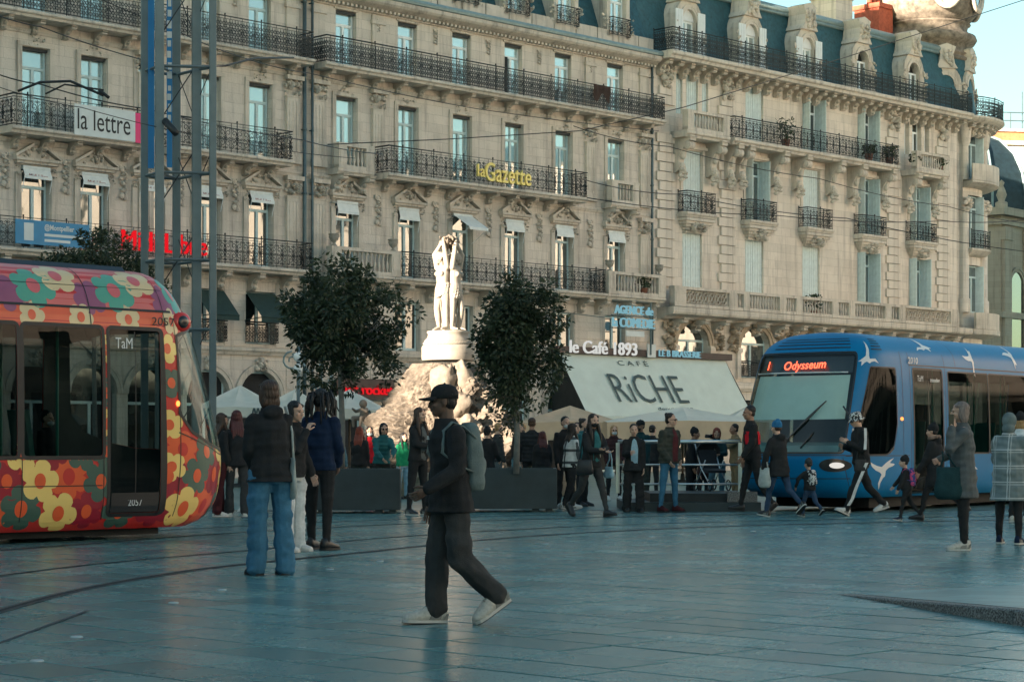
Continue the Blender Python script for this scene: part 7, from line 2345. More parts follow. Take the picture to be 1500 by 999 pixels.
# ------------------------------------------------------------------ people
def cloth(name, col, rough=0.9, var=0.22, scale=9, bump=0.35, bs=120, **kw):
    return pm(name, col, rough, var, scale, bump, bs, spec=0.2, **kw)
for nm, c in (('skin_light', (0.58, 0.35, 0.25)), ('skin_mid', (0.34, 0.18, 0.115)), ('skin_dark', (0.13, 0.072, 0.048))):
    pm(nm, c, 0.55, 0.08, 14, 0.1, 90)
for nm, c in (('hair_black', (0.010, 0.009, 0.009)), ('hair_brown', (0.055, 0.028, 0.016)), ('hair_dark', (0.022, 0.014, 0.010)), ('hair_red', (0.22, 0.035, 0.014)), ('hair_wine', (0.075, 0.012, 0.012)), ('hair_blond', (0.42, 0.24, 0.10)), ('hair_grey', (0.20, 0.16, 0.14)), ('hair_orange_lit', (0.40, 0.13, 0.04))):
    pm(nm, c, 0.5, 0.35, 40, 0.6, 120, stretch=(1, 1, .15))
for nm, c in (('c_black', (0.024, 0.025, 0.026)), ('c_charcoal', (0.045, 0.047, 0.047)), ('c_navy', (0.010, 0.022, 0.052)), ('c_jeans', (0.055, 0.165, 0.26)), ('c_jeans_dark', (0.035, 0.065, 0.115)), ('c_white', (0.62, 0.64, 0.63)), ('c_paleblue', (0.30, 0.45, 0.52)), ('c_teal', (0.030, 0.14, 0.15)), ('c_green', (0.02, 0.30, 0.13)), ('c_olive', (0.052, 0.055, 0.044)), ('c_wine', (0.10, 0.025, 0.028)), ('c_maroon', (0.055, 0.014, 0.017)), ('c_grey', (0.105, 0.115, 0.115)), ('c_brownpuff', (0.045, 0.022, 0.024)), ('c_khaki', (0.22, 0.16, 0.09)), ('c_red', (0.55, 0.015, 0.025)), ('c_beige', (0.42, 0.38, 0.31)), ('c_bluehat', (0.03, 0.16, 0.32)), ('c_sage', (0.15, 0.19, 0.185)), ('c_tote', (0.42, 0.45, 0.42)), ('c_darkteal', (0.014, 0.045, 0.05)), ('c_pink', (0.62, 0.05, 0.18)), ('c_denimblue', (0.10, 0.20, 0.24)), ('c_fur', (0.22, 0.15, 0.115)), ('c_orange', (0.45, 0.08, 0.02))):
    cloth(nm, c)
pm('leather_black', (0.012, 0.013, 0.014), 0.4, 0.2, 9, 0.2, 60)
pm('shoe_white', (0.60, 0.60, 0.57), 0.6, 0.12, 30, 0.15, 60)
pm('shoe_beige', (0.50, 0.48, 0.42), 0.7, 0.25, 40, 0.3, 60)
pm('shoe_trim', (0.20, 0.20, 0.18), 0.7, 0.3, 30)
pm('sole_pale', (0.55, 0.54, 0.50), 0.7, 0.1, 20)
pm('sole_dark', (0.015, 0.015, 0.015), 0.7, 0.1, 20)
pm('mask_black', (0.012, 0.012, 0.013), 0.8, 0.1, 20)
pm('mask_white', (0.62, 0.66, 0.66), 0.8, 0.06, 20)
pm('lip', (0.30, 0.09, 0.07), 0.5, 0.1, 20)
pm('eye', (0.012, 0.010, 0.010), 0.2, 0.1, 20)
pm('phone', (0.01, 0.01, 0.012), 0.2, 0.1, 5)
def plaid(name, base, line, line2, sc=5.2, dark=False):
    """woven check: two sets of crossing stripes"""
    m, nt, out = new_mat(name); L = nt.links.new
    bs = node(nt, 'ShaderNodeBsdfPrincipled'); bs.inputs['Roughness'].default_value = 0.9; bs.inputs['Specular IOR Level'].default_value = 0.2
    tc = node(nt, 'ShaderNodeTexCoord'); sp = node(nt, 'ShaderNodeSeparateXYZ'); L(tc.outputs['Object'], sp.inputs[0])
    prev = None; col = None
    nz = node(nt, 'ShaderNodeTexNoise'); nz.inputs['Scale'].default_value = 20; L(tc.outputs['Object'], nz.inputs['Vector'])
    rp = node(nt, 'ShaderNodeValToRGB'); rp.color_ramp.elements[0].color = c4(mul(base, .8)); rp.color_ramp.elements[1].color = c4(mul(base, 1.2)); L(nz.outputs[0], rp.inputs[0])
    cur = rp.outputs[0]
    for ax, off in ((0, 0.0), (2, 0.0), (0, .07), (2, .07)):
        ad = node(nt, 'ShaderNodeMath', operation='MULTIPLY_ADD'); L(sp.outputs[ax], ad.inputs[0]); ad.inputs[1].default_value = sc; ad.inputs[2].default_value = 50.15 + off*2.2
        fr_ = node(nt, 'ShaderNodeMath', operation='FRACT'); L(ad.outputs[0], fr_.inputs[0])
        lt = node(nt, 'ShaderNodeMath', operation='LESS_THAN'); L(fr_.outputs[0], lt.inputs[0]); lt.inputs[1].default_value = 0.22 if dark else 0.065
        mx = node(nt, 'ShaderNodeMixRGB'); mul_ = node(nt, 'ShaderNodeMath', operation='MULTIPLY'); L(lt.outputs[0], mul_.inputs[0]); mul_.inputs[1].default_value = 0.9 if off == 0 else (0.0 if dark else 0.7)
        L(mul_.outputs[0], mx.inputs[0]); L(cur, mx.inputs[1]); mx.inputs[2].default_value = c4(line if off == 0 else line2)
        cur = mx.outputs[0]
    L(cur, bs.inputs['Base Color']); L(bs.outputs[0], out.inputs[0])
plaid('c_plaidcoat', (0.165, 0.205, 0.205), (0.50, 0.53, 0.52), (0.42, 0.45, 0.44), 5.0)
plaid('c_plaidwhite', (0.58, 0.60, 0.58), (0.02, 0.03, 0.035), (0.02, 0.03, 0.035), 4.4, True)
def speckle(name, a, b, sc=28):
    m, nt, out = new_mat(name); L = nt.links.new
    bs = node(nt, 'ShaderNodeBsdfPrincipled'); bs.inputs['Roughness'].default_value = 0.9
    tc = node(nt, 'ShaderNodeTexCoord'); vo = node(nt, 'ShaderNodeTexNoise'); vo.inputs['Scale'].default_value = sc; vo.inputs['Detail'].default_value = 1; L(tc.outputs['Object'], vo.inputs['Vector'])
    rp = node(nt, 'ShaderNodeValToRGB'); rp.color_ramp.interpolation = 'CONSTANT'; rp.color_ramp.elements[1].position = .5; rp.color_ramp.elements[0].color = c4(a); rp.color_ramp.elements[1].color = c4(b)
    L(vo.outputs[0], rp.inputs[0]); L(rp.outputs[0], bs.inputs['Base Color']); L(bs.outputs[0], out.inputs[0])
speckle('c_speckle', (0.02, 0.022, 0.024), (0.58, 0.58, 0.55))
speckle('c_pattern', (0.03, 0.06, 0.22), (0.62, 0.08, 0.20), 20)

def shoe(root, f, nm, mat, sole, big=1.0):
    h, kn, an, toe = f.legs[nm]; k = f.H
    up = toe.cross(Vector((0, 0, 1)).cross(toe))
    if up.length < 1e-5: up = Vector((0, 0, 1))
    up.normalize(); sd = toe.cross(up)
    base = an - up*.040*k
    secs = [(-.040, .010, .030), (-.034, .020, .046), (-.012, .023, .054), (.020, .024, .050), (.050, .027, .036), (.080, .029, .026), (.104, .024, .020), (.116, .012, .014)]
    mb = MB(); rings = []
    for t, w, hh in secs:
        w *= k*big; hh *= k*big*1.2; c = base + toe*t*k*big + up*.010*k
        rings.append([c + sd*w, c + sd*w*.95 + up*hh*.55, c + sd*w*.5 + up*hh*.95, c + up*hh, c - sd*w*.5 + up*hh*.95, c - sd*w*.95 + up*hh*.55, c - sd*w])
    mb.loft(rings)
    o = mb.build('shoe', M[mat], root, True)
    sb = MB(); rings = []
    for t, w, hh in secs:
        w *= k*big*1.08; c = base + toe*t*k*big*1.02
        rings.append([c - sd*w, c + sd*w, c + sd*w + up*.014*k, c - sd*w + up*.014*k])
    sb.loft(rings); so = sb.build('sole', M[sole], o)
    if sole == 'sole_pale':
        sb = MB(); rings = []
        for t, w, hh in secs:
            w *= k*big*1.09; c = base + toe*t*k*big*1.03 - up*.001*k; rings.append([c - sd*w, c + sd*w, c + sd*w + up*.0035*k, c - sd*w + up*.0035*k])
        sb.loft(rings); sb.build('outsole', M['sole_dark'], o)
        sb = MB()
        for s_ in (-1, 1):
            for (t0, t1, hh) in ((-.01, .03, .026), (.025, .058, .018), (-.034, -.018, .03)):
                sb.add([base + toe*t0*k*big + sd*s_*.0248*k*big + up*.016*k, base + toe*t1*k*big + sd*s_*.0262*k*big + up*.016*k, base + toe*(t1-.012)*k*big + sd*s_*.0248*k*big + up*(.016+hh*.8)*k, base + toe*(t0-.006)*k*big + sd*s_*.0235*k*big + up*(.016+hh)*k], [(0,1,2,3)])
        for t in (.022, .034, .046):
            sb.tube([base + toe*t*k*big + sd*.013*k + up*(.072-t*.42)*k*big, base + toe*(t+.004)*k*big - sd*.013*k + up*(.072-t*.42)*k*big], .0022*k, 4)
        sb.build('trim', M['shoe_trim'], o, kind='stuff')
    return o

def hair(root, f, style, mat, vx, seed, length=.25):
    mb = MB(); k = f.H; ex = None
    if style in ('none', 'hat'): return None
    head_E(f, mb, 0, -.013, .028, .0475, .052, .0455)
    head_E(f, mb, 0, -.026, -.004, .0450, .038 if style != 'short' else .030, .046 if style != 'short' else .036)
    if style in ('bob', 'long'):
        for s_ in (-1, 1):
            head_E(f, mb, s_*.040, -.010, -.014, .014, .028, .052); head_E(f, mb, s_*.033, -.022, -.044, .020, .028, .036)
        head_E(f, mb, 0, -.034, -.040, .040, .024, .044)
        for s_ in (-1, 1): head_E(f, mb, s_*.026, .022, .038, .020, .018, .014)
    if style == 'long':
        for x in (-.036, -.018, 0, .018, .036):
            a = head_P(f, x, -.036 + abs(x)*.5, -.03)
            b = f.neck - f.TF*.052*k + f.TL*(x*k*1.2) - Vector((0, 0, .03*k)); c = f.neck - f.TF*.066*k + f.TL*(x*k*1.1) - Vector((0, 0, length*k*(.42 + 4*abs(x)*.0 - abs(x)*2)))
            mb.cap(a, b, .021*k, .019*k, 8); mb.cap(b, c, .019*k, .007*k, 8)
        for s_ in (-1, 1):      # locks falling in front of the shoulders
            a = head_P(f, s_*.043, .005, -.03); b = f.sh + f.TL*s_*.055*k + f.TF*.045*k; c = b - Vector((0, 0, .07*k)) + f.TF*.02*k
            mb.cap(a, b, .017*k, .017*k, 8); mb.cap(b, c, .017*k, .008*k, 8)
    if style == 'bun':
        head_E(f, mb, 0, -.050, .052, .022, .022, .022)
    if style == 'pony':
        a = head_P(f, 0, -.062, .03); b = head_P(f, 0, -.085, -.02); c = head_P(f, 0, -.075, -.10); mb.cap(a, b, .016*k, .018*k, 8); mb.cap(b, c, .018*k, .006*k, 8)
    if style == 'dreads':
        ex = MB(); rg = random.Random(seed)
        for i in range(46):
            an = rg.uniform(-2.6, 2.6); a = head_P(f, .044*math.sin(an), -.044*math.cos(an)*.9 - .008, rg.uniform(.0, .05))
            o_ = (f.hl*math.sin(an) - f.hf*math.cos(an)); L_ = rg.uniform(.07, .15)
            b = a + o_*.03*k + Vector((0, 0, rg.uniform(-.01, .03)))*1; c = a + o_*rg.uniform(.03, .06)*k - Vector((0, 0, L_*k)); d = c - Vector((0, 0, .03*k)) + o_*rg.uniform(-.01, .02)*k
            ex.tube([a, b, (b+c)/2 + o_*.012*k, c, d], [.006*k, .0065*k, .006*k, .0055*k, .003*k], 6, 0)
    def post(co, mi):
        ctr = np.array(f.hc); r = co - ctr; l = np.linalg.norm(r, axis=1)[:, None] + 1e-6
        an = np.arctan2(r[:, 0], r[:, 1])
        st = np.sin(an*23 + 3*np.sin(co[:, 2]*14 + seed)) + .7*np.sin(an*41 + co[:, 2]*9)
        return co + r/l*(st*.0028)[:, None]
    return blob('hair', [(mb, vx, 2, 0)], [M[mat]], root, ex, post)

def hat(root, f, kind, mat, mat2=None):
    k = f.H*f.hs; mb = MB()
    if kind == 'cap':
        rings = []
        for z, s_ in ((.012, 1.0), (.030, 1.0), (.046, .93), (.060, .76), (.070, .48), (.074, .12)):
            rings.append([head_P(f, .0505*s_*math.cos(2*PI*i/18), -.005 + .0595*s_*math.sin(2*PI*i/18), z) for i in range(18)])
        mb.loft(rings)
        n = 9; top = []; bot = []
        for i in range(n):
            a = R(200 + 140*i/(n-1)) ; x = math.cos(R(15 + 150*i/(n-1)))
            y = math.sin(R(15 + 150*i/(n-1)))
            top.append((x*.046, .012 + y*.036, .020)); bot.append((x*.044, .020 + y*.084, .012 - .006*abs(x)))
        vs = [head_P(f, *p) for p in top] + [head_P(f, *p) for p in bot] + [head_P(f, p[0], p[1], p[2]-.005) for p in top] + [head_P(f, p[0], p[1], p[2]-.005) for p in bot]
        fs = []
        for i in range(n-1): fs += [(i, i+1, n+i+1, n+i), (2*n+i+1, 2*n+i, 3*n+i, 3*n+i+1), (n+i, n+i+1, 3*n+i+1, 3*n+i)]
        mb.add(vs, fs); head_E(f, mb, 0, -.005, .075, .005, .005, .004, 8, 5)
        return mb.build('cap', M[mat], root, True)
    if kind == 'bucket':
        rings = []
        for z, s_ in ((-.006, 1.48), (.008, 1.26), (.016, 1.06), (.018, 1.05), (.048, .98), (.066, .86), (.074, .6), (.076, .1)):
            rings.append([head_P(f, .050*s_*math.cos(2*PI*i/20), -.006 + .058*s_*math.sin(2*PI*i/20), z) for i in range(20)])
        mb.loft(rings); return mb.build('bucket_hat', M[mat], root, True)
    if kind == 'beanie':
        head_E(f, mb, 0, -.010, .032, .0515, .060, .052); head_E(f, mb, 0, -.010, .012, .0530, .0610, .018); head_E(f, mb, 0, -.02, .075, .026, .028, .02)
        return blob('beanie', [(mb, .011, 2, 0)], [M[mat]], root)
    if kind == 'hood':
        head_E(f, mb, 0, -.016, .018, .058, .060, .066); head_E(f, mb, 0, -.040, -.045, .052, .044, .045)
        return blob('hood', [(mb, .012, 3, 0)], [M[mat]], root)

def person(label, px, feet, head, face, pose=None, top='c_black', bottom='c_black', cut='straight', hem=.02, loose=.016, shoes='leather_black', sole='sole_dark', skin='skin_light', hstyle='short', hcol='hair_dark', hatk=None, hatm='c_black', mask=None, fem=False, near=False, hood=False, shirt=None, grp='people on the square', hlen=.22, glasses=False, zbase=0.0, headscale=1.0, puffer=False, big=1.0, collar=True, dx=0.0):
    Y = feet if feet < 400 else CAMH*3000/(feet-650)
    X = (px-750)/3000*Y
    H = CAMH - zbase + (650-head)/3000*Y
    H = H / 1.005
    p = dict(pose or {}); p.setdefault('shw', .90 if fem else 1.0); p.setdefault('hipw', 1.04 if fem else 1.0); p['head'] = headscale
    f = Fig(H, p); k = H
    top_z = (f.hc + f.hu*.068*k*headscale).z
    # scale so that the crown reaches the height seen
    sc = H / max(.5, top_z + (.012 if hatk else .004))
    f = Fig(H*sc, p); k = H*sc
    root = empty('person', (X + dx, Y, zbase), R(face), label, 'person', grp)
    seed = int(px*7 + head) % 9973
    vx = .011 if near else .020
    # ---- body: one continuous figure with head and hands
    b = MB(); fm = .94 if fem else 1.0
    rg = [f.ring(f.hip - f.U*.03*k, .072*k, .050*k, tw=False), f.ring(f.hip + f.sp*.02*k, .076*k, .052*k, tw=False), f.ring(f.waist, .060*k*fm, .042*k), f.ring(f.chest, .072*k*fm, .046*k), f.ring(f.sh, .066*k*fm, .045*k), f.ring(f.neck, .034*k, .034*k)]
    b.loft(rg)
    for nm in 'lr':
        S, el, wr, d2 = f.arms[nm]; b.cap(S, el, .022*k*fm, .017*k*fm); b.cap(el, wr + d2*.006*k, .017*k*fm, .015*k*fm)
        h, kn, an, toe = f.legs[nm]; b.cap(h, kn, .036*k, .022*k); b.cap(kn, an, .022*k, .014*k); b.cap(an, an + toe*.06*k - Vector((0,0,.015*k)), .02*k, .016*k)
    ex = MB()
    for nm, sd in (('l', 1), ('r', -1)):
        S, el, wr, d2 = f.arms[nm]; inw = (f.TL*-sd + f.TF*.25).normalized()
        hand(ex, wr, d2, inw if abs(d2.dot(inw)) < .9 else f.U, k, p.get(nm+'curl', .45))
    face_extra(f, ex, 1, 2, 3)
    hairm = M[hcol]
    blob('body', [(b, .016 if near else .028, 2, 0), (head_blob(f, fem), .0075 if near else .0095, 1, 0)], [M[skin], M['eye'], M['lip'], hairm], root, ex)
    # ---- trousers
    t = MB(); l = .008 + (.01 if cut in ('wide',) else 0)
    t.loft([f.ring(f.hip - f.U*.055*k, .072*k, .060*k, tw=False), f.ring(f.hip - f.U*.02*k, .088*k, .064*k, tw=False), f.ring(f.hip + f.sp*.04*k, .074*k, .052*k, tw=False), f.ring(f.waist + f.sp*.01*k, .060*k, .044*k, tw=False)])
    kr, ar = {'slim': (.034, .024), 'straight': (.037, .032), 'wide': (.046, .050), 'flare': (.037, .048), 'cargo': (.050, .046)}[cut]
    for nm in 'lr':
        h, kn, an, toe = f.legs[nm]
        t.cap(h - f.U*.01*k, kn, max(.048, kr*.98)*k + l, kr*k + l*.5)
        e = an + (kn-an).normalized()*(.018*k if cut != 'wide' else .002*k); t.cap(kn, e, kr*k + l*.5, ar*k)
        if cut in ('straight', 'cargo', 'wide'):
            t.cap(e + (kn-e)*.12, e, ar*k*1.04, ar*k*1.08)
        if cut == 'cargo':
            sd = 1 if nm == 'l' else -1
            c_ = h.lerp(kn, .72) + f.L*sd*.040*k; t.ell(c_, (.018*k, .034*k, .045*k), 10, 8)
    blob('trousers', [(t, vx, 2, 0)], [M[bottom]], root, None, folds(seed, .011 if cut in ('wide', 'cargo', 'straight') else .007, 24))
    # ---- coat, jacket or sweater
    j = MB(); lo = loose
    hz = hem          # metres (as part of height) below the hip where it ends
    if hz > .04:
        hw_ = .010*k if cut == 'wide' else 0
        rr = [f.ring(f.hip - f.U*hz*k, .096*k+hw_+lo*1.9, .076*k+lo*1.9, tw=False), f.ring(f.hip - f.U*hz*.5*k, .094*k+lo*1.5, .072*k+lo*1.5, tw=False)]
    else:
        rr = [f.ring(f.hip - f.U*hz*k, .094*k+lo*1.3, .070*k+lo*1.3, tw=False)]
    rr += [f.ring(f.hip + f.sp*.03*k, .088*k+lo*1.3, .064*k+lo*1.3, tw=False), f.ring(f.waist + f.sp*.02*k, .076*k*fm+lo*1.4, .056*k+lo*1.3), f.ring(f.chest, .090*k*fm+lo, .063*k+lo + (.010*k if fem else 0)), f.ring(f.hip + f.sp*.262*k, .086*k*fm+lo*.8, .056*k+lo*.8), f.ring(f.sh + f.sp*.008*k, .062*k*fm+lo*.4, .046*k+lo*.4), f.ring(f.neck + f.sp*.004*k, .040*k, .042*k)]
    j.loft(rr)
    for nm in 'lr':
        S, el, wr, d2 = f.arms[nm]; S = S - f.sp*.022*k; j.cap(S, el, .032*k*fm + lo*.7, .028*k*fm + lo*.6); j.cap(el, wr - d2*.006*k, .028*k*fm + lo*.7, .021*k*fm + lo*.6)
    if collar:
        j.loft([f.ring(f.neck - f.sp*.012*k, .050*k, .050*k), f.ring(f.neck + f.sp*.020*k + f.TF*.004*k, .041*k, .044*k)])
    if hood:
        j.ell(f.neck - f.TF*.050*k - f.sp*.006*k, (.058*k, .036*k, .040*k), 12, 8)
    fo = folds(seed+5, .010 if near else .008, 20)
    def jpost(co, mi):
        co = fo(co, mi)
        if puffer:
            r = co - np.array([co[:, 0].mean(), co[:, 1].mean(), 0]); r[:, 2] = 0; ln = np.linalg.norm(r, axis=1)[:, None] + 1e-6
            co = co + r/ln*(np.abs(np.sin(co[:, 2]*PI/.085))**.5*.022 - .012)[:, None]
        return co
    blob('coat' if hem > .12 else 'jacket', [(j, vx, 2, 0)], [M[top]], root, None, jpost)
    if shirt:       # strip of shirt in an open jacket
        s_ = MB(); rings = []
        for (c_, w, dpt) in ((f.hip - f.U*.01*k, .034, .064*k+lo*1.35+.006), (f.waist, .040, .056*k+lo*1.35+.008), (f.chest, .040, .063*k+lo+.012 + (.010*k if fem else 0)), (f.hip + f.sp*.275*k, .026, .054*k+lo+.006), (f.neck, .012, .045*k)):
            rings.append([c_ + f.TL*w*k*u + f.TF*(dpt - .010*abs(u)*k*.9 + (.020 if puffer else .006)) for u in (-1, -.6, -.2, .2, .6, 1)])
        s_.loft(rings, close=False); s_.build('shirt', M[shirt], root, True)
    for nm in 'lr': shoe(root, f, nm, shoes, sole, big)
    if hstyle != 'none': hair(root, f, 'bob' if (hstyle == 'bob') else hstyle, hcol, .0095, seed, hlen)
    if hatk: hat(root, f, hatk, hatm)
    if mask:
        mm = MB(); head_E(f, mm, 0, .030, -.036, .0355, .030, .026, 14, 10); mm.build('face_mask', M[mask], root, True)
    if glasses:
        g = MB()
        for s_ in (-1, 1):
            g.tube([head_P(f, s_*.0175 + .013*math.cos(2*PI*i/10), .054, -.002 + .0095*math.sin(2*PI*i/10)) for i in range(11)], .0016*k, 4, caps=False)
            g.ell(head_P(f, s_*.0175, .053, -.002), (.012*k, .003*k, .009*k), 8, 6)
            g.tube([head_P(f, s_*.030, .052, .0), head_P(f, s_*.045, .0, .0)], .0016*k, 4)
        g.build('glasses', M['mask_black'], root)
    return root, f

def carried(name, root, label, cat, grp='bags people carry'):
    """bag worn or held: a thing of its own, standing in the wearer's frame"""
    o = empty(name, root.location, root.rotation_euler[2], label, cat, grp); return o
def backpack(root, f, mat, label, s_=1.0, drop=0.0):
    k = f.H; o = carried('backpack', root, label, 'backpack')
    c = f.chest - f.TF*(.100*k*(.5+.5*s_)) - Vector((0, 0, drop*k)); b = MB()
    rot = Matrix((f.TL, f.TF, f.sp)).transposed()
    rings = []
    for t, sx, sy in ((-.155, .6, .5), (-.148, .88, .8), (-.12, 1, 1), (-.03, 1, 1.05), (.06, .96, .9), (.115, .84, .7), (.14, .55, .4)):
        rings.append([c + f.sp*t*k*s_ + f.TL*math.copysign(abs(math.cos(a))**.55, math.cos(a))*.078*k*s_*sx + f.TF*math.copysign(abs(math.sin(a))**.6, math.sin(a))*.044*k*s_*sy for a in [2*PI*i/20 for i in range(20)]])
    b.loft(rings)
    b.ell(c - f.TF*.035*k*s_ - f.sp*.05*k*s_, (.062*k*s_, .026*k*s_, .05*k*s_), 12, 8, rot=rot)
    blob('pack_body', [(b, .013, 3, 0)], [M[mat]], o, None, folds(17, .006, 22))
    st = MB()
    for sd in (-1, 1):
        a = f.TL*sd*.062*k
        pts = [c + a + f.sp*.07*k, f.sh + a*.85 - f.TF*.045*k + f.sp*.012*k, f.sh + a*.82 + f.sp*.030*k, f.sh + a*.85 + f.TF*.042*k - f.sp*.006*k, f.chest + a*1.15 + f.TF*.060*k - f.sp*.005*k, f.chest + a*1.45 + f.TF*.02*k - f.sp*.05*k, c + a*1.0 + f.TF*.02*k - f.sp*.07*k]
        for i in range(len(pts)-1):
            p0, p1 = pts[i], pts[i+1]
        rings = []
        for i, q in enumerate(pts):
            t = (pts[min(i+1, 6)] - pts[max(i-1, 0)]).normalized(); w = f.TL*.020*k*s_; n_ = t.cross(f.TL).normalized()*.006
            rings.append([q - w - n_, q + w - n_, q + w + n_, q - w + n_])
        st.loft(rings)
    st.build('strap', M[mat], o, True)
    return o
def tote(root, f, mat, label, side, z, fw=0.0, w=.30, h=.36, th=.08, strap_to=None, name='tote_bag', cat='bag', out=.13, strapm=None):
    """flat bag hanging at a side: body and two straps"""
    k = f.H; o = carried(name, root, label, cat)
    c = Vector((side*(out*k/1.7 + .05), -fw, z)); b = MB(); rings = []
    for t, sx, sy in ((0, .6, .3), (.03, .82, .75), (.12, .96, 1), (.35, 1, 1.05), (.7, .94, .8), (.92, .86, .45), (1, .80, .25)):
        cc = c + Vector((0, 0, -h + h*t))
        rings.append([cc + Vector((side*th/2*sy*math.copysign(abs(math.sin(a))**.8, math.sin(a)), w/2*sx*math.copysign(abs(math.cos(a))**.6, math.cos(a)) + .012*math.sin(7*t + a), 0)) for a in [2*PI*i/16 for i in range(16)]])
    b.loft(rings); b.build('bag_body', M[mat], o, True)
    s_ = MB(); sh = strap_to if strap_to is not None else f.sh + Vector((side*.085*k, 0, .05*k))
    for dy in (-w*.32, w*.32):
        s_.tube([c + Vector((0, dy, -.02)), (c + Vector((0, dy*.8, 0))).lerp(sh, .5) + Vector((side*.03, 0, 0)), sh + Vector((0, dy*.2, .005))], .012, 5)
    s_.build('strap', M[strapm or mat], o, True)
    return o

def walk(fl=22, fr_=-14, kl=6, kr=34, **kw):
    """striding: left leg forward, right trailing with heel lifted"""
    d = dict(lhip=fl, lknee=kl, lfoot=8, rhip=fr_, rknee=kr, rfoot=-38, lean=4); d.update(kw); return d
def walk2(fl=22, fr_=-14, kl=6, kr=34, **kw):
    d = dict(rhip=fl, rknee=kl, rfoot=8, lhip=fr_, lknee=kr, lfoot=-38, lean=4); d.update(kw); return d

# the walker in the open
r_, f_ = person('walker in black cap, black fleece and dark cargo trousers crossing the empty paving', 660, 914, 560, -66, walk2(7, -4, 5, 40, lfoot=-30, rfoot=2, lean=3, larm=2, lfore=58, lin=8, lout=12, lcurl=.8, rarm=-4, rfore=16, rin=4, hyaw=-22, hpitch=0), 'c_black', 'c_charcoal', 'cargo', .055, .022, 'shoe_beige', 'sole_pale', 'skin_dark', 'short', 'hair_black', 'cap', 'c_black', near=True, big=1.22, collar=True)
backpack(r_, f_, 'c_sage', 'grey-green backpack on the walker in the black cap', .98, .015)
lg = MB(); k = f_.H
for i, (dx, dz, w) in enumerate(((0, 0, .014), (.003, .006, .010), (.006, .011, .006))):
    p = f_.chest + f_.TF*.094*k + f_.TL*(.030*k) + f_.sp*.05*k
    lg.add([p + f_.TL*(-w)*k + f_.sp*dz*k + f_.TF*.012, p + f_.TL*w*k + f_.sp*dz*k + f_.TF*.010, p + f_.TL*w*.9*k + f_.sp*(dz+.004)*k + f_.TF*.010, p + f_.TL*(-w)*.8*k + f_.sp*(dz+.004)*k + f_.TF*.012], [(0,1,2,3)])
lg.build('chest_emblem', M['c_white'], r_)

# the three standing beside the flower tram
r_, f_ = person('woman with brown bob in black jacket and wide blue jeans, seen from behind', 396, 842, 555, 206, dict(rarm=6, rfore=34, rin=12, larm=2, lfore=40, lin=18, lhip=2, rhip=-2, labd=2, rabd=2, hyaw=6), 'c_black', 'c_jeans', 'wide', .045, .028, 'leather_black', 'sole_dark', 'skin_light', 'bob', 'hair_brown', fem=True, near=True, hood=True)
tote(r_, f_, 'c_tote', 'pale cloth tote bag on the shoulder of the woman in wide jeans', -1, 1.12, -.02, .30, .40, .06)
r_, f_ = person('woman in black jacket and white trousers raising a hand to her mouth', 428, 808, 586, 62, dict(rarm=34, rfore=168, rin=30, rout=6, rcurl=.9, larm=4, lfore=26, hyaw=-6, hpitch=-4), 'c_black', 'c_white', 'wide', .03, .020, 'shoe_white', 'sole_pale', 'skin_light', 'bob', 'hair_black', fem=True, near=True)
r_, f_ = person('man with dreadlocks in navy sweater and black trousers, back turned', 468, 805, 568, 158, dict(larm=6, lfore=30, lin=16, rarm=6, rfore=34, rin=16, lhip=5, rhip=-5, labd=3, rabd=3, hyaw=14), 'c_navy', 'c_black', 'slim', .03, .018, 'leather_black', 'sole_dark', 'skin_dark', 'dreads', 'hair_black', near=True, big=1.12)
# group behind them, by the tram nose
person('woman with long dark hair in black coat and flared trousers by the tram nose', 347, 757, 600, 196, dict(lhip=4, rhip=-4, larm=10, lfore=40, lin=14), 'c_black', 'c_charcoal', 'flare', .05, .016, 'shoe_white', 'sole_pale', 'skin_light', 'long', 'hair_wine', fem=True, hlen=.30)
person('woman in dark red trousers and white sneakers half hidden by the tram nose', 322, 757, 604, 120, dict(lhip=6, rhip=-6), 'c_black', 'c_maroon', 'flare', .03, .014, 'shoe_white', 'sole_pale', 'skin_light', 'long', 'hair_brown', fem=True)
person('dark-haired woman looking out between the two women by the tram', 366, 749, 614, -18, {}, 'c_black', 'c_jeans_dark', 'slim', .04, .014, 'shoe_white', 'sole_pale', 'skin_light', 'bun', 'hair_black', fem=True)
# round the fountain
person('long-haired woman in black jacket with white sleeve print and crossed arms beside planter', 612, 755, 596, 52, dict(rarm=22, rfore=80, rin=46, larm=20, lfore=78, lin=46, lhip=4, rhip=-5, hyaw=8), 'c_black', 'c_black', 'slim', .02, .018, 'leather_black', 'sole_pale', 'skin_light', 'long', 'hair_brown', fem=True, shirt='c_grey')
person('red-haired woman seen from behind over the planter box', 526, 42.5, 624, 165, dict(larm=20, lfore=70, lin=20), 'c_black', 'c_black', 'straight', .03, .016, skin='skin_light', hstyle='long', hcol='hair_red', fem=True, hlen=.3)
person('woman in teal jacket and glasses leaning over the planter edge', 559, 41.0, 619, 18, dict(lean=14, larm=36, lfore=58, lin=22, rarm=30, rfore=52, rin=18, hpitch=-6), 'c_teal', 'c_black', 'straight', .02, .020, skin='skin_light', hstyle='bob', hcol='hair_black', fem=True, glasses=True, puffer=True)
person('masked dark-haired woman between the red-haired and the teal-clad women', 541, 45.5, 624, 10, {}, 'c_red', 'c_black', 'straight', .02, .016, skin='skin_light', hstyle='long', hcol='hair_black', mask='mask_white', fem=True)
person('person with long black hair in bright green jacket by the rock', 590, 46.5, 633, 40, {}, 'c_green', 'c_paleblue', 'straight', .03, .018, hstyle='long', hcol='hair_black', fem=True)
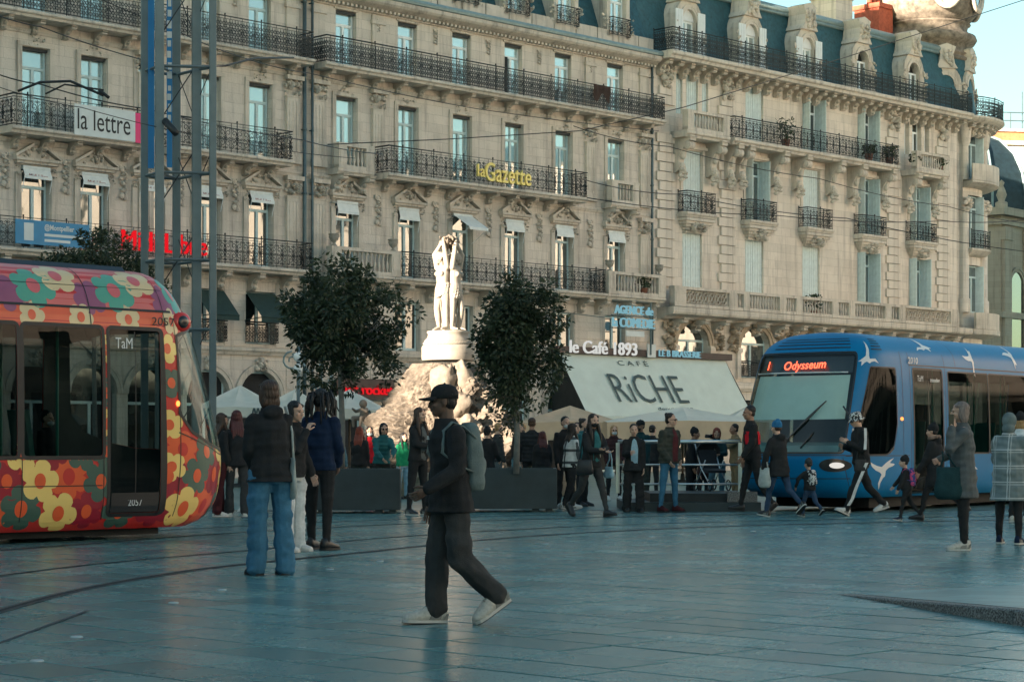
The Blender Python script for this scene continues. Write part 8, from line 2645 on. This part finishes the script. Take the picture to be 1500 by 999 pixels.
person('person in pale denim jacket standing behind the tree trunk', 496, 47.0, 636, 150, {}, 'c_denimblue', 'c_black', 'straight', .03, .018, hstyle='bob', hcol='hair_grey', fem=True)
person('man in black coat and black beanie by the fountain, back turned', 713, 42.5, 625, 150, dict(rarm=12, rfore=60, rin=10), 'c_black', 'c_black', 'straight', .06, .022, hstyle='short', hcol='hair_black', hatk='beanie', hatm='c_black', grp='people on the square')
person('grey-haired man in dark jacket facing the fountain rock', 728, 46.0, 619, 110, {}, 'c_charcoal', 'c_grey', 'straight', .03, .022, hstyle='short', hcol='hair_blond', skin='skin_light', puffer=True)
person('person with orange-lit hair in black jacket over white shirt beside the trunk', 757, 47.5, 618, 70, dict(larm=14, lfore=66, lin=22), 'c_black', 'c_denimblue', 'straight', .02, .016, hstyle='short', hcol='hair_orange_lit', shirt='c_white')  # orange sunlight is put into this hair colour
person('broad man in black quilted jacket, back turned, behind the planter', 779, 43.0, 611, 172, dict(larm=4, rarm=4, lout=12, rout=12), 'c_black', 'c_black', 'straight', .04, .032, hstyle='short', hcol='hair_brown', skin='skin_mid', puffer=True)
person('woman with dark red hair in black coat next to the broad man', 795, 41.5, 631, 190, {}, 'c_black', 'c_black', 'straight', .10, .018, hstyle='long', hcol='hair_wine', fem=True)
person('lit passer-by between the trunk and the broad man', 767, 51.0, 620, -60, {}, 'c_orange', 'c_black', 'straight', .03, .016, hstyle='short', hcol='hair_blond', skin='skin_light')
# the cluster in front of the cafe
person('young man in black with white chin mask behind the checked jacket', 827, 39.5, 609, 25, dict(larm=4, rarm=4), 'c_black', 'c_black', 'straight', .05, .020, 'shoe_white', 'sole_pale', 'skin_light', 'short', 'hair_black', mask='mask_white')
r_, f_ = person('woman with long dark hair in white checked jacket and black trousers', 835, 748, 619, 118, walk(10, -8, 4, 14, rfoot=-12), 'c_plaidwhite', 'c_black', 'straight', .03, .022, 'shoe_white', 'sole_pale', 'skin_light', 'long', 'hair_dark', fem=True, big=1.15)
r_, f_ = person('striding woman in black coat with black face mask and folded arms', 866, 757, 605, 38, walk(20, -16, 4, 30, larm=24, lfore=88, lin=52, rarm=22, rfore=80, rin=52, hyaw=-8), 'c_black', 'c_charcoal', 'slim', .03, .020, 'leather_black', 'sole_dark', 'skin_light', 'long', 'hair_dark', mask='mask_black', fem=True, shirt='c_teal')
tote(r_, f_, 'leather_black', 'large dark shoulder bag carried by the striding masked woman', -1, .98, .05, .42, .26, .10, name='shoulder_bag')
tote(r_, f_, 'c_paleblue', 'small pale blue paper bag held by the striding masked woman', 1, .86, .16, .24, .20, .07, strap_to=Vector((.2, -.25, 1.12)), name='paper_bag', out=.20)
person('man in grey-green sweater just behind the striding woman', 853, 41.0, 612, 60, {}, 'c_teal', 'c_black', 'straight', .03, .018, hstyle='bun', hcol='hair_dark')
person('masked man with dark hair beyond the checked jacket', 846, 45.0, 618, -10, {}, 'c_grey', 'c_black', 'straight', .03, .016, hstyle='short', hcol='hair_black')
person('blond woman in sunglasses and brown quilted jacket', 899, 733, 622, 8, dict(lhip=6, rhip=-4, larm=10, lfore=40), 'c_brownpuff', 'c_black', 'slim', .02, .018, 'shoe_white', 'sole_pale', 'skin_light', 'bob', 'hair_blond', mask='mask_white', fem=True, glasses=True, puffer=True)
person('woman in black jacket open over pale blue blouse, chin mask lowered', 928, 750, 620, 4, dict(lhip=4, rhip=-5, larm=4, lfore=14, rarm=20, rfore=98, rin=16, rcurl=.8), 'c_black', 'c_black', 'wide', .06, .024, 'leather_black', 'sole_dark', 'skin_light', 'short', 'hair_black', fem=True, shirt='c_paleblue')
person('person in black cap and dark scarf behind the woman in the blue blouse', 940, 42.0, 614, -50, {}, 'c_darkteal', 'c_olive', 'straight', .04, .022, 'shoe_white', 'sole_pale', 'skin_mid', 'short', 'hair_black', 'cap', 'c_black', mask='mask_black')
person('bearded man with topknot in olive quilted jacket, wine shirt and jeans', 980, 750, 604, 42, dict(lhip=3, rhip=-4, larm=-6, lfore=34, lin=16, rarm=-4, rfore=30, rin=16, labd=4, rabd=4, hyaw=20), 'c_olive', 'c_jeans', 'slim', .03, .028, 'c_maroon', 'sole_dark', 'skin_light', 'bun', 'hair_dark', shirt='c_wine', puffer=True, glasses=True)
# on the step behind the railing
person('man in black beanie leaning over the metal railing', 1012, 41.0, 626, 62, dict(lean=8, larm=20, lfore=46, hyaw=12), 'c_black', 'c_black', 'straight', .03, .018, skin='skin_mid', hstyle='short', hcol='hair_black', hatk='beanie', hatm='c_black', zbase=.0)
person('red-haired woman in dark green sweater looking at her phone behind railing', 1050, 41.5, 627, -6, dict(larm=22, lfore=92, lin=34, rarm=22, rfore=92, rin=34, hpitch=-26), 'c_darkteal', 'c_denimblue', 'straight', .02, .018, skin='skin_light', hstyle='bob', hcol='hair_red', fem=True)
r_, f_ = person('photographer in khaki clothes raising a camera behind the railing', 1078, 44.0, 620, -78, dict(larm=50, lfore=124, lin=24, rarm=50, rfore=122, rin=24), 'c_khaki', 'c_khaki', 'straight', .03, .018, 'shoe_beige', 'sole_pale', 'skin_mid', 'short', 'hair_dark')
cm = empty('camera_in_hand', r_.location, r_.rotation_euler[2], 'black camera held up by the photographer in khaki', 'camera')
q = MB(); c_ = (f_.arms['l'][2] + f_.arms['r'][2])/2 + Vector((0, -.10, .10)); q.box(c_.x-.07, c_.x+.07, c_.y-.03, c_.y+.03, c_.z-.05, c_.z+.05); q.build('camera_body', M['phone'], cm)
q = MB(); q.tube([(c_.x, c_.y-.03, c_.z), (c_.x, c_.y-.16, c_.z+.01)], .038, 12); q.build('camera_lens', M['phone'], cm, True)
person('person in dark clothes sitting low behind the railing', 1030, 44.0, 655, 20, dict(lean=12), 'c_brownpuff', 'c_black', 'straight', .03, .02, hstyle='bob', hcol='hair_dark', fem=True)
person('slim person in black standing beyond the man in the olive jacket', 955, 47.0, 622, 150, {}, 'c_black', 'c_black', 'slim', .03, .014, hstyle='short', hcol='hair_black')
# walkers in front of the blue tram
r_, f_ = person('man in black sweatshirt with red side panels walking left, chin mask', 1103, 753, 593, -80, walk2(14, -10, 4, 22, rarm=-4, rfore=16, larm=8, lfore=36), 'c_black', 'c_black', 'slim', .03, .018, 'leather_black', 'sole_dark', 'skin_mid', 'short', 'hair_black')
rb_ = MB(); k = f_.H
for sd in (-1, 1):
    rings = []
    for (c_, rx, ry) in ((f_.waist + f_.sp*.03*k, .082*k+.034, .058*k+.032), (f_.chest, .092*k+.028, .064*k+.026), (f_.hip + f_.sp*.235*k, .096*k+.022, .060*k+.020)):
        rings.append([c_ + f_.TL*rx*math.sin(a)*1.0 + f_.TF*ry*math.cos(a) for a in [R(sd*(15 + 12*i)) for i in range(6)]])
    rb_.loft(rings, close=False)
    rings = []
    for (c_, rx, ry) in ((f_.waist + f_.sp*.03*k, .082*k+.034, .058*k+.032), (f_.chest, .092*k+.028, .064*k+.026), (f_.hip + f_.sp*.235*k, .096*k+.022, .060*k+.020)):
        rings.append([c_ + f_.TL*rx*math.sin(a)*1.0 + f_.TF*ry*math.cos(a) for a in [R(sd*(115 + 12*i)) for i in range(6)]])
    rb_.loft(rings, close=False)
rb_.build('red_panel', M['c_red'], r_, True)
r_, f_ = person('woman in sky-blue beanie, black coat and jeans leading a child', 1141, 757, 615, -142, walk(16, -18, 6, 34, rarm=14, rfore=26, larm=6, lfore=16, lout=20), 'c_black', 'c_jeans_dark', 'slim', .10, .026, 'leather_black', 'sole_pale', 'skin_light', 'short', 'hair_brown', 'beanie', 'c_bluehat', fem=True, hood=True)
tote(r_, f_, 'c_tote', 'pale drawstring bag on the woman in the sky-blue beanie', 1, .84, .10, .26, .34, .09, strap_to=Vector((.16, -.12, 1.18)), out=.2)
r_, f_ = person('small child in dark coat and knitted hat with white-patterned backpack', 1186, 757, 671, -150, walk(16, -18, 6, 34, larm=20, lfore=26, lout=34), 'c_black', 'c_jeans_dark', 'straight', .04, .018, 'leather_black', 'sole_pale', 'skin_light', 'short', 'hair_dark', 'beanie', 'c_charcoal', headscale=1.32, grp='people on the square')
backpack(r_, f_, 'c_speckle', 'small black and white patterned backpack on the child holding a hand', .95)
r_, f_ = person('walker in patterned bucket hat and black tracksuit with white leg stripes', 1262, 755, 603, -76, walk(24, -22, 4, 22, rfoot=-16, lfoot=22, larm=6, lfore=118, lin=16, rarm=2, rfore=104, rin=24, hpitch=-16), 'c_black', 'c_black', 'straight', .02, .022, 'shoe_white', 'sole_pale', 'skin_light', 'short', 'hair_black', 'bucket', 'c_speckle')
k = f_.H
for nm, sd in (('l', 1), ('r', -1)):
    st = MB(); h, kn, an, toe = f_.legs[nm]; rings = []
    for (p, rr) in ((h, .066*k), (h.lerp(kn, .5), .058*k), (kn, .050*k), (kn.lerp(an, .5), .046*k), (an + Vector((0,0,.05*k)), .045*k)):
        fwd = Vector((0, -1, 0)); rings.append([p + Vector((sd*rr, 0, 0)) + fwd*u*.016*k + Vector((sd*.004, 0, 0)) for u in (-1, -.3, .3, 1)])
    st.loft(rings, close=False); st.build('leg_stripe', M['c_white'], r_, True); st = MB()
    S, el, wr, d2 = f_.arms[nm]; rings = []
    for (p, rr) in ((S + Vector((0,0,.03*k)), .036*k), (S.lerp(el, .5), .050*k), (el, .047*k)):
        rings.append([p + Vector((sd*rr, 0, .0)) + fwd*u*.014*k + Vector((sd*.010, 0, .004)) for u in (-1, -.3, .3, 1)])
    st.loft(rings, close=False); st.build('sleeve_stripe', M['c_white'], r_, True)
tote(r_, f_, 'c_charcoal', 'flat dark satchel hanging in front of the bucket-hat walker', 1, .98, .10, .24, .22, .06, name='satchel', strap_to=f_.sh + Vector((-.06, 0, .06)))
r_, f_ = person('child in dark hood with colourful round backpack holding a hand', 1328, 763, 667, -100, walk(14, -16, 4, 26, rarm=30, rfore=40, rout=20, larm=16, lfore=24), 'c_black', 'c_black', 'straight', .03, .018, 'c_navy', 'sole_pale', 'skin_light', 'short', 'hair_dark', 'beanie', 'c_black', headscale=1.30)
backpack(r_, f_, 'c_pattern', 'pink and blue patterned backpack on the hooded child', 1.0)
r_, f_ = person('woman in long black coat with fur-trimmed hood leading the hooded child', 1371, 763, 620, -118, walk(20, -28, 6, 20, rfoot=-30, larm=16, lfore=30), 'c_black', 'c_black', 'slim', .16, .030, 'leather_black', 'sole_dark', 'skin_light', 'short', 'hair_black', 'beanie', 'c_black', fem=True, hood=True)
fu = MB(); k = f_.H
fu.tube([f_.neck - f_.TF*.052*k*math.cos(a) + f_.TL*.066*k*math.sin(a) + f_.sp*(.022*k + .016*k*math.cos(a)) for a in [R(-125+25*i) for i in range(11)]], .020*k, 8)
blob('fur_trim', [(fu, .011, 1, 0)], [M['c_fur']], r_, None, folds(3, .010, 120))
# the two standing at the right
r_, f_ = person('grey-haired woman in grey coat talking on the phone, large dark bag', 1411, 806, 587, -92, dict(larm=36, lfore=188, lin=14, lout=14, lcurl=.9, rarm=14, rfore=70, rin=40, lhip=2, rhip=-2, hpitch=2), 'c_grey', 'c_black', 'slim', .17, .022, 'shoe_beige', 'sole_pale', 'skin_light', 'bob', 'hair_grey', fem=True, near=True)
tote(r_, f_, 'c_darkteal', 'large soft dark bag on the arm of the woman on the phone', 1, .98, .20, .32, .38, .16, strap_to=Vector((.10, -.24, 1.16)), name='shoulder_bag', out=.10)
ph = empty('mobile_phone', r_.location, r_.rotation_euler[2], 'dark mobile phone held to the ear of the grey-coated woman', 'phone')
q = MB(); wv = f_.arms['l'][2]; c_ = wv + Vector((.0, -.01, .09)); q.box(c_.x-.006, c_.x+.006, c_.y-.03, c_.y+.03, c_.z-.07, c_.z+.07); q.build('phone_body', M['phone'], ph)
r_, f_ = person('person in long checked grey coat with grey hood, seen from behind', 1478, 797, 604, 152, dict(larm=14, lfore=86, lin=14, rarm=12, rfore=84, rin=14, lhip=7, rhip=-7, labd=5, rabd=5), 'c_plaidcoat', 'c_black', 'slim', .185, .040, 'c_navy', 'sole_pale', 'skin_light', 'none', 'hair_dark', 'hood', 'c_sage', fem=True, near=True)
person('person in black hat and pale jacket beyond the checked coat', 1494, 765, 604, 140, {}, 'c_white', 'c_black', 'straight', .03, .02, 'shoe_beige', 'sole_pale', 'skin_light', 'bob', 'hair_blond', 'beanie', 'c_black', fem=True)

# a passenger behind the window of the flower tram
person('passenger with pale face mask behind the window of the flower-painted tram', 66, 26.6, 600, 70, {}, 'c_black', 'c_black', 'straight', .03, .02, hstyle='short', hcol='hair_black', mask='mask_white', zbase=.40, headscale=1.25, grp='people on the square')
# ------------------------------------------------------------------ turn pending figures and lettering into meshes
finish_blobs()
finish_text()
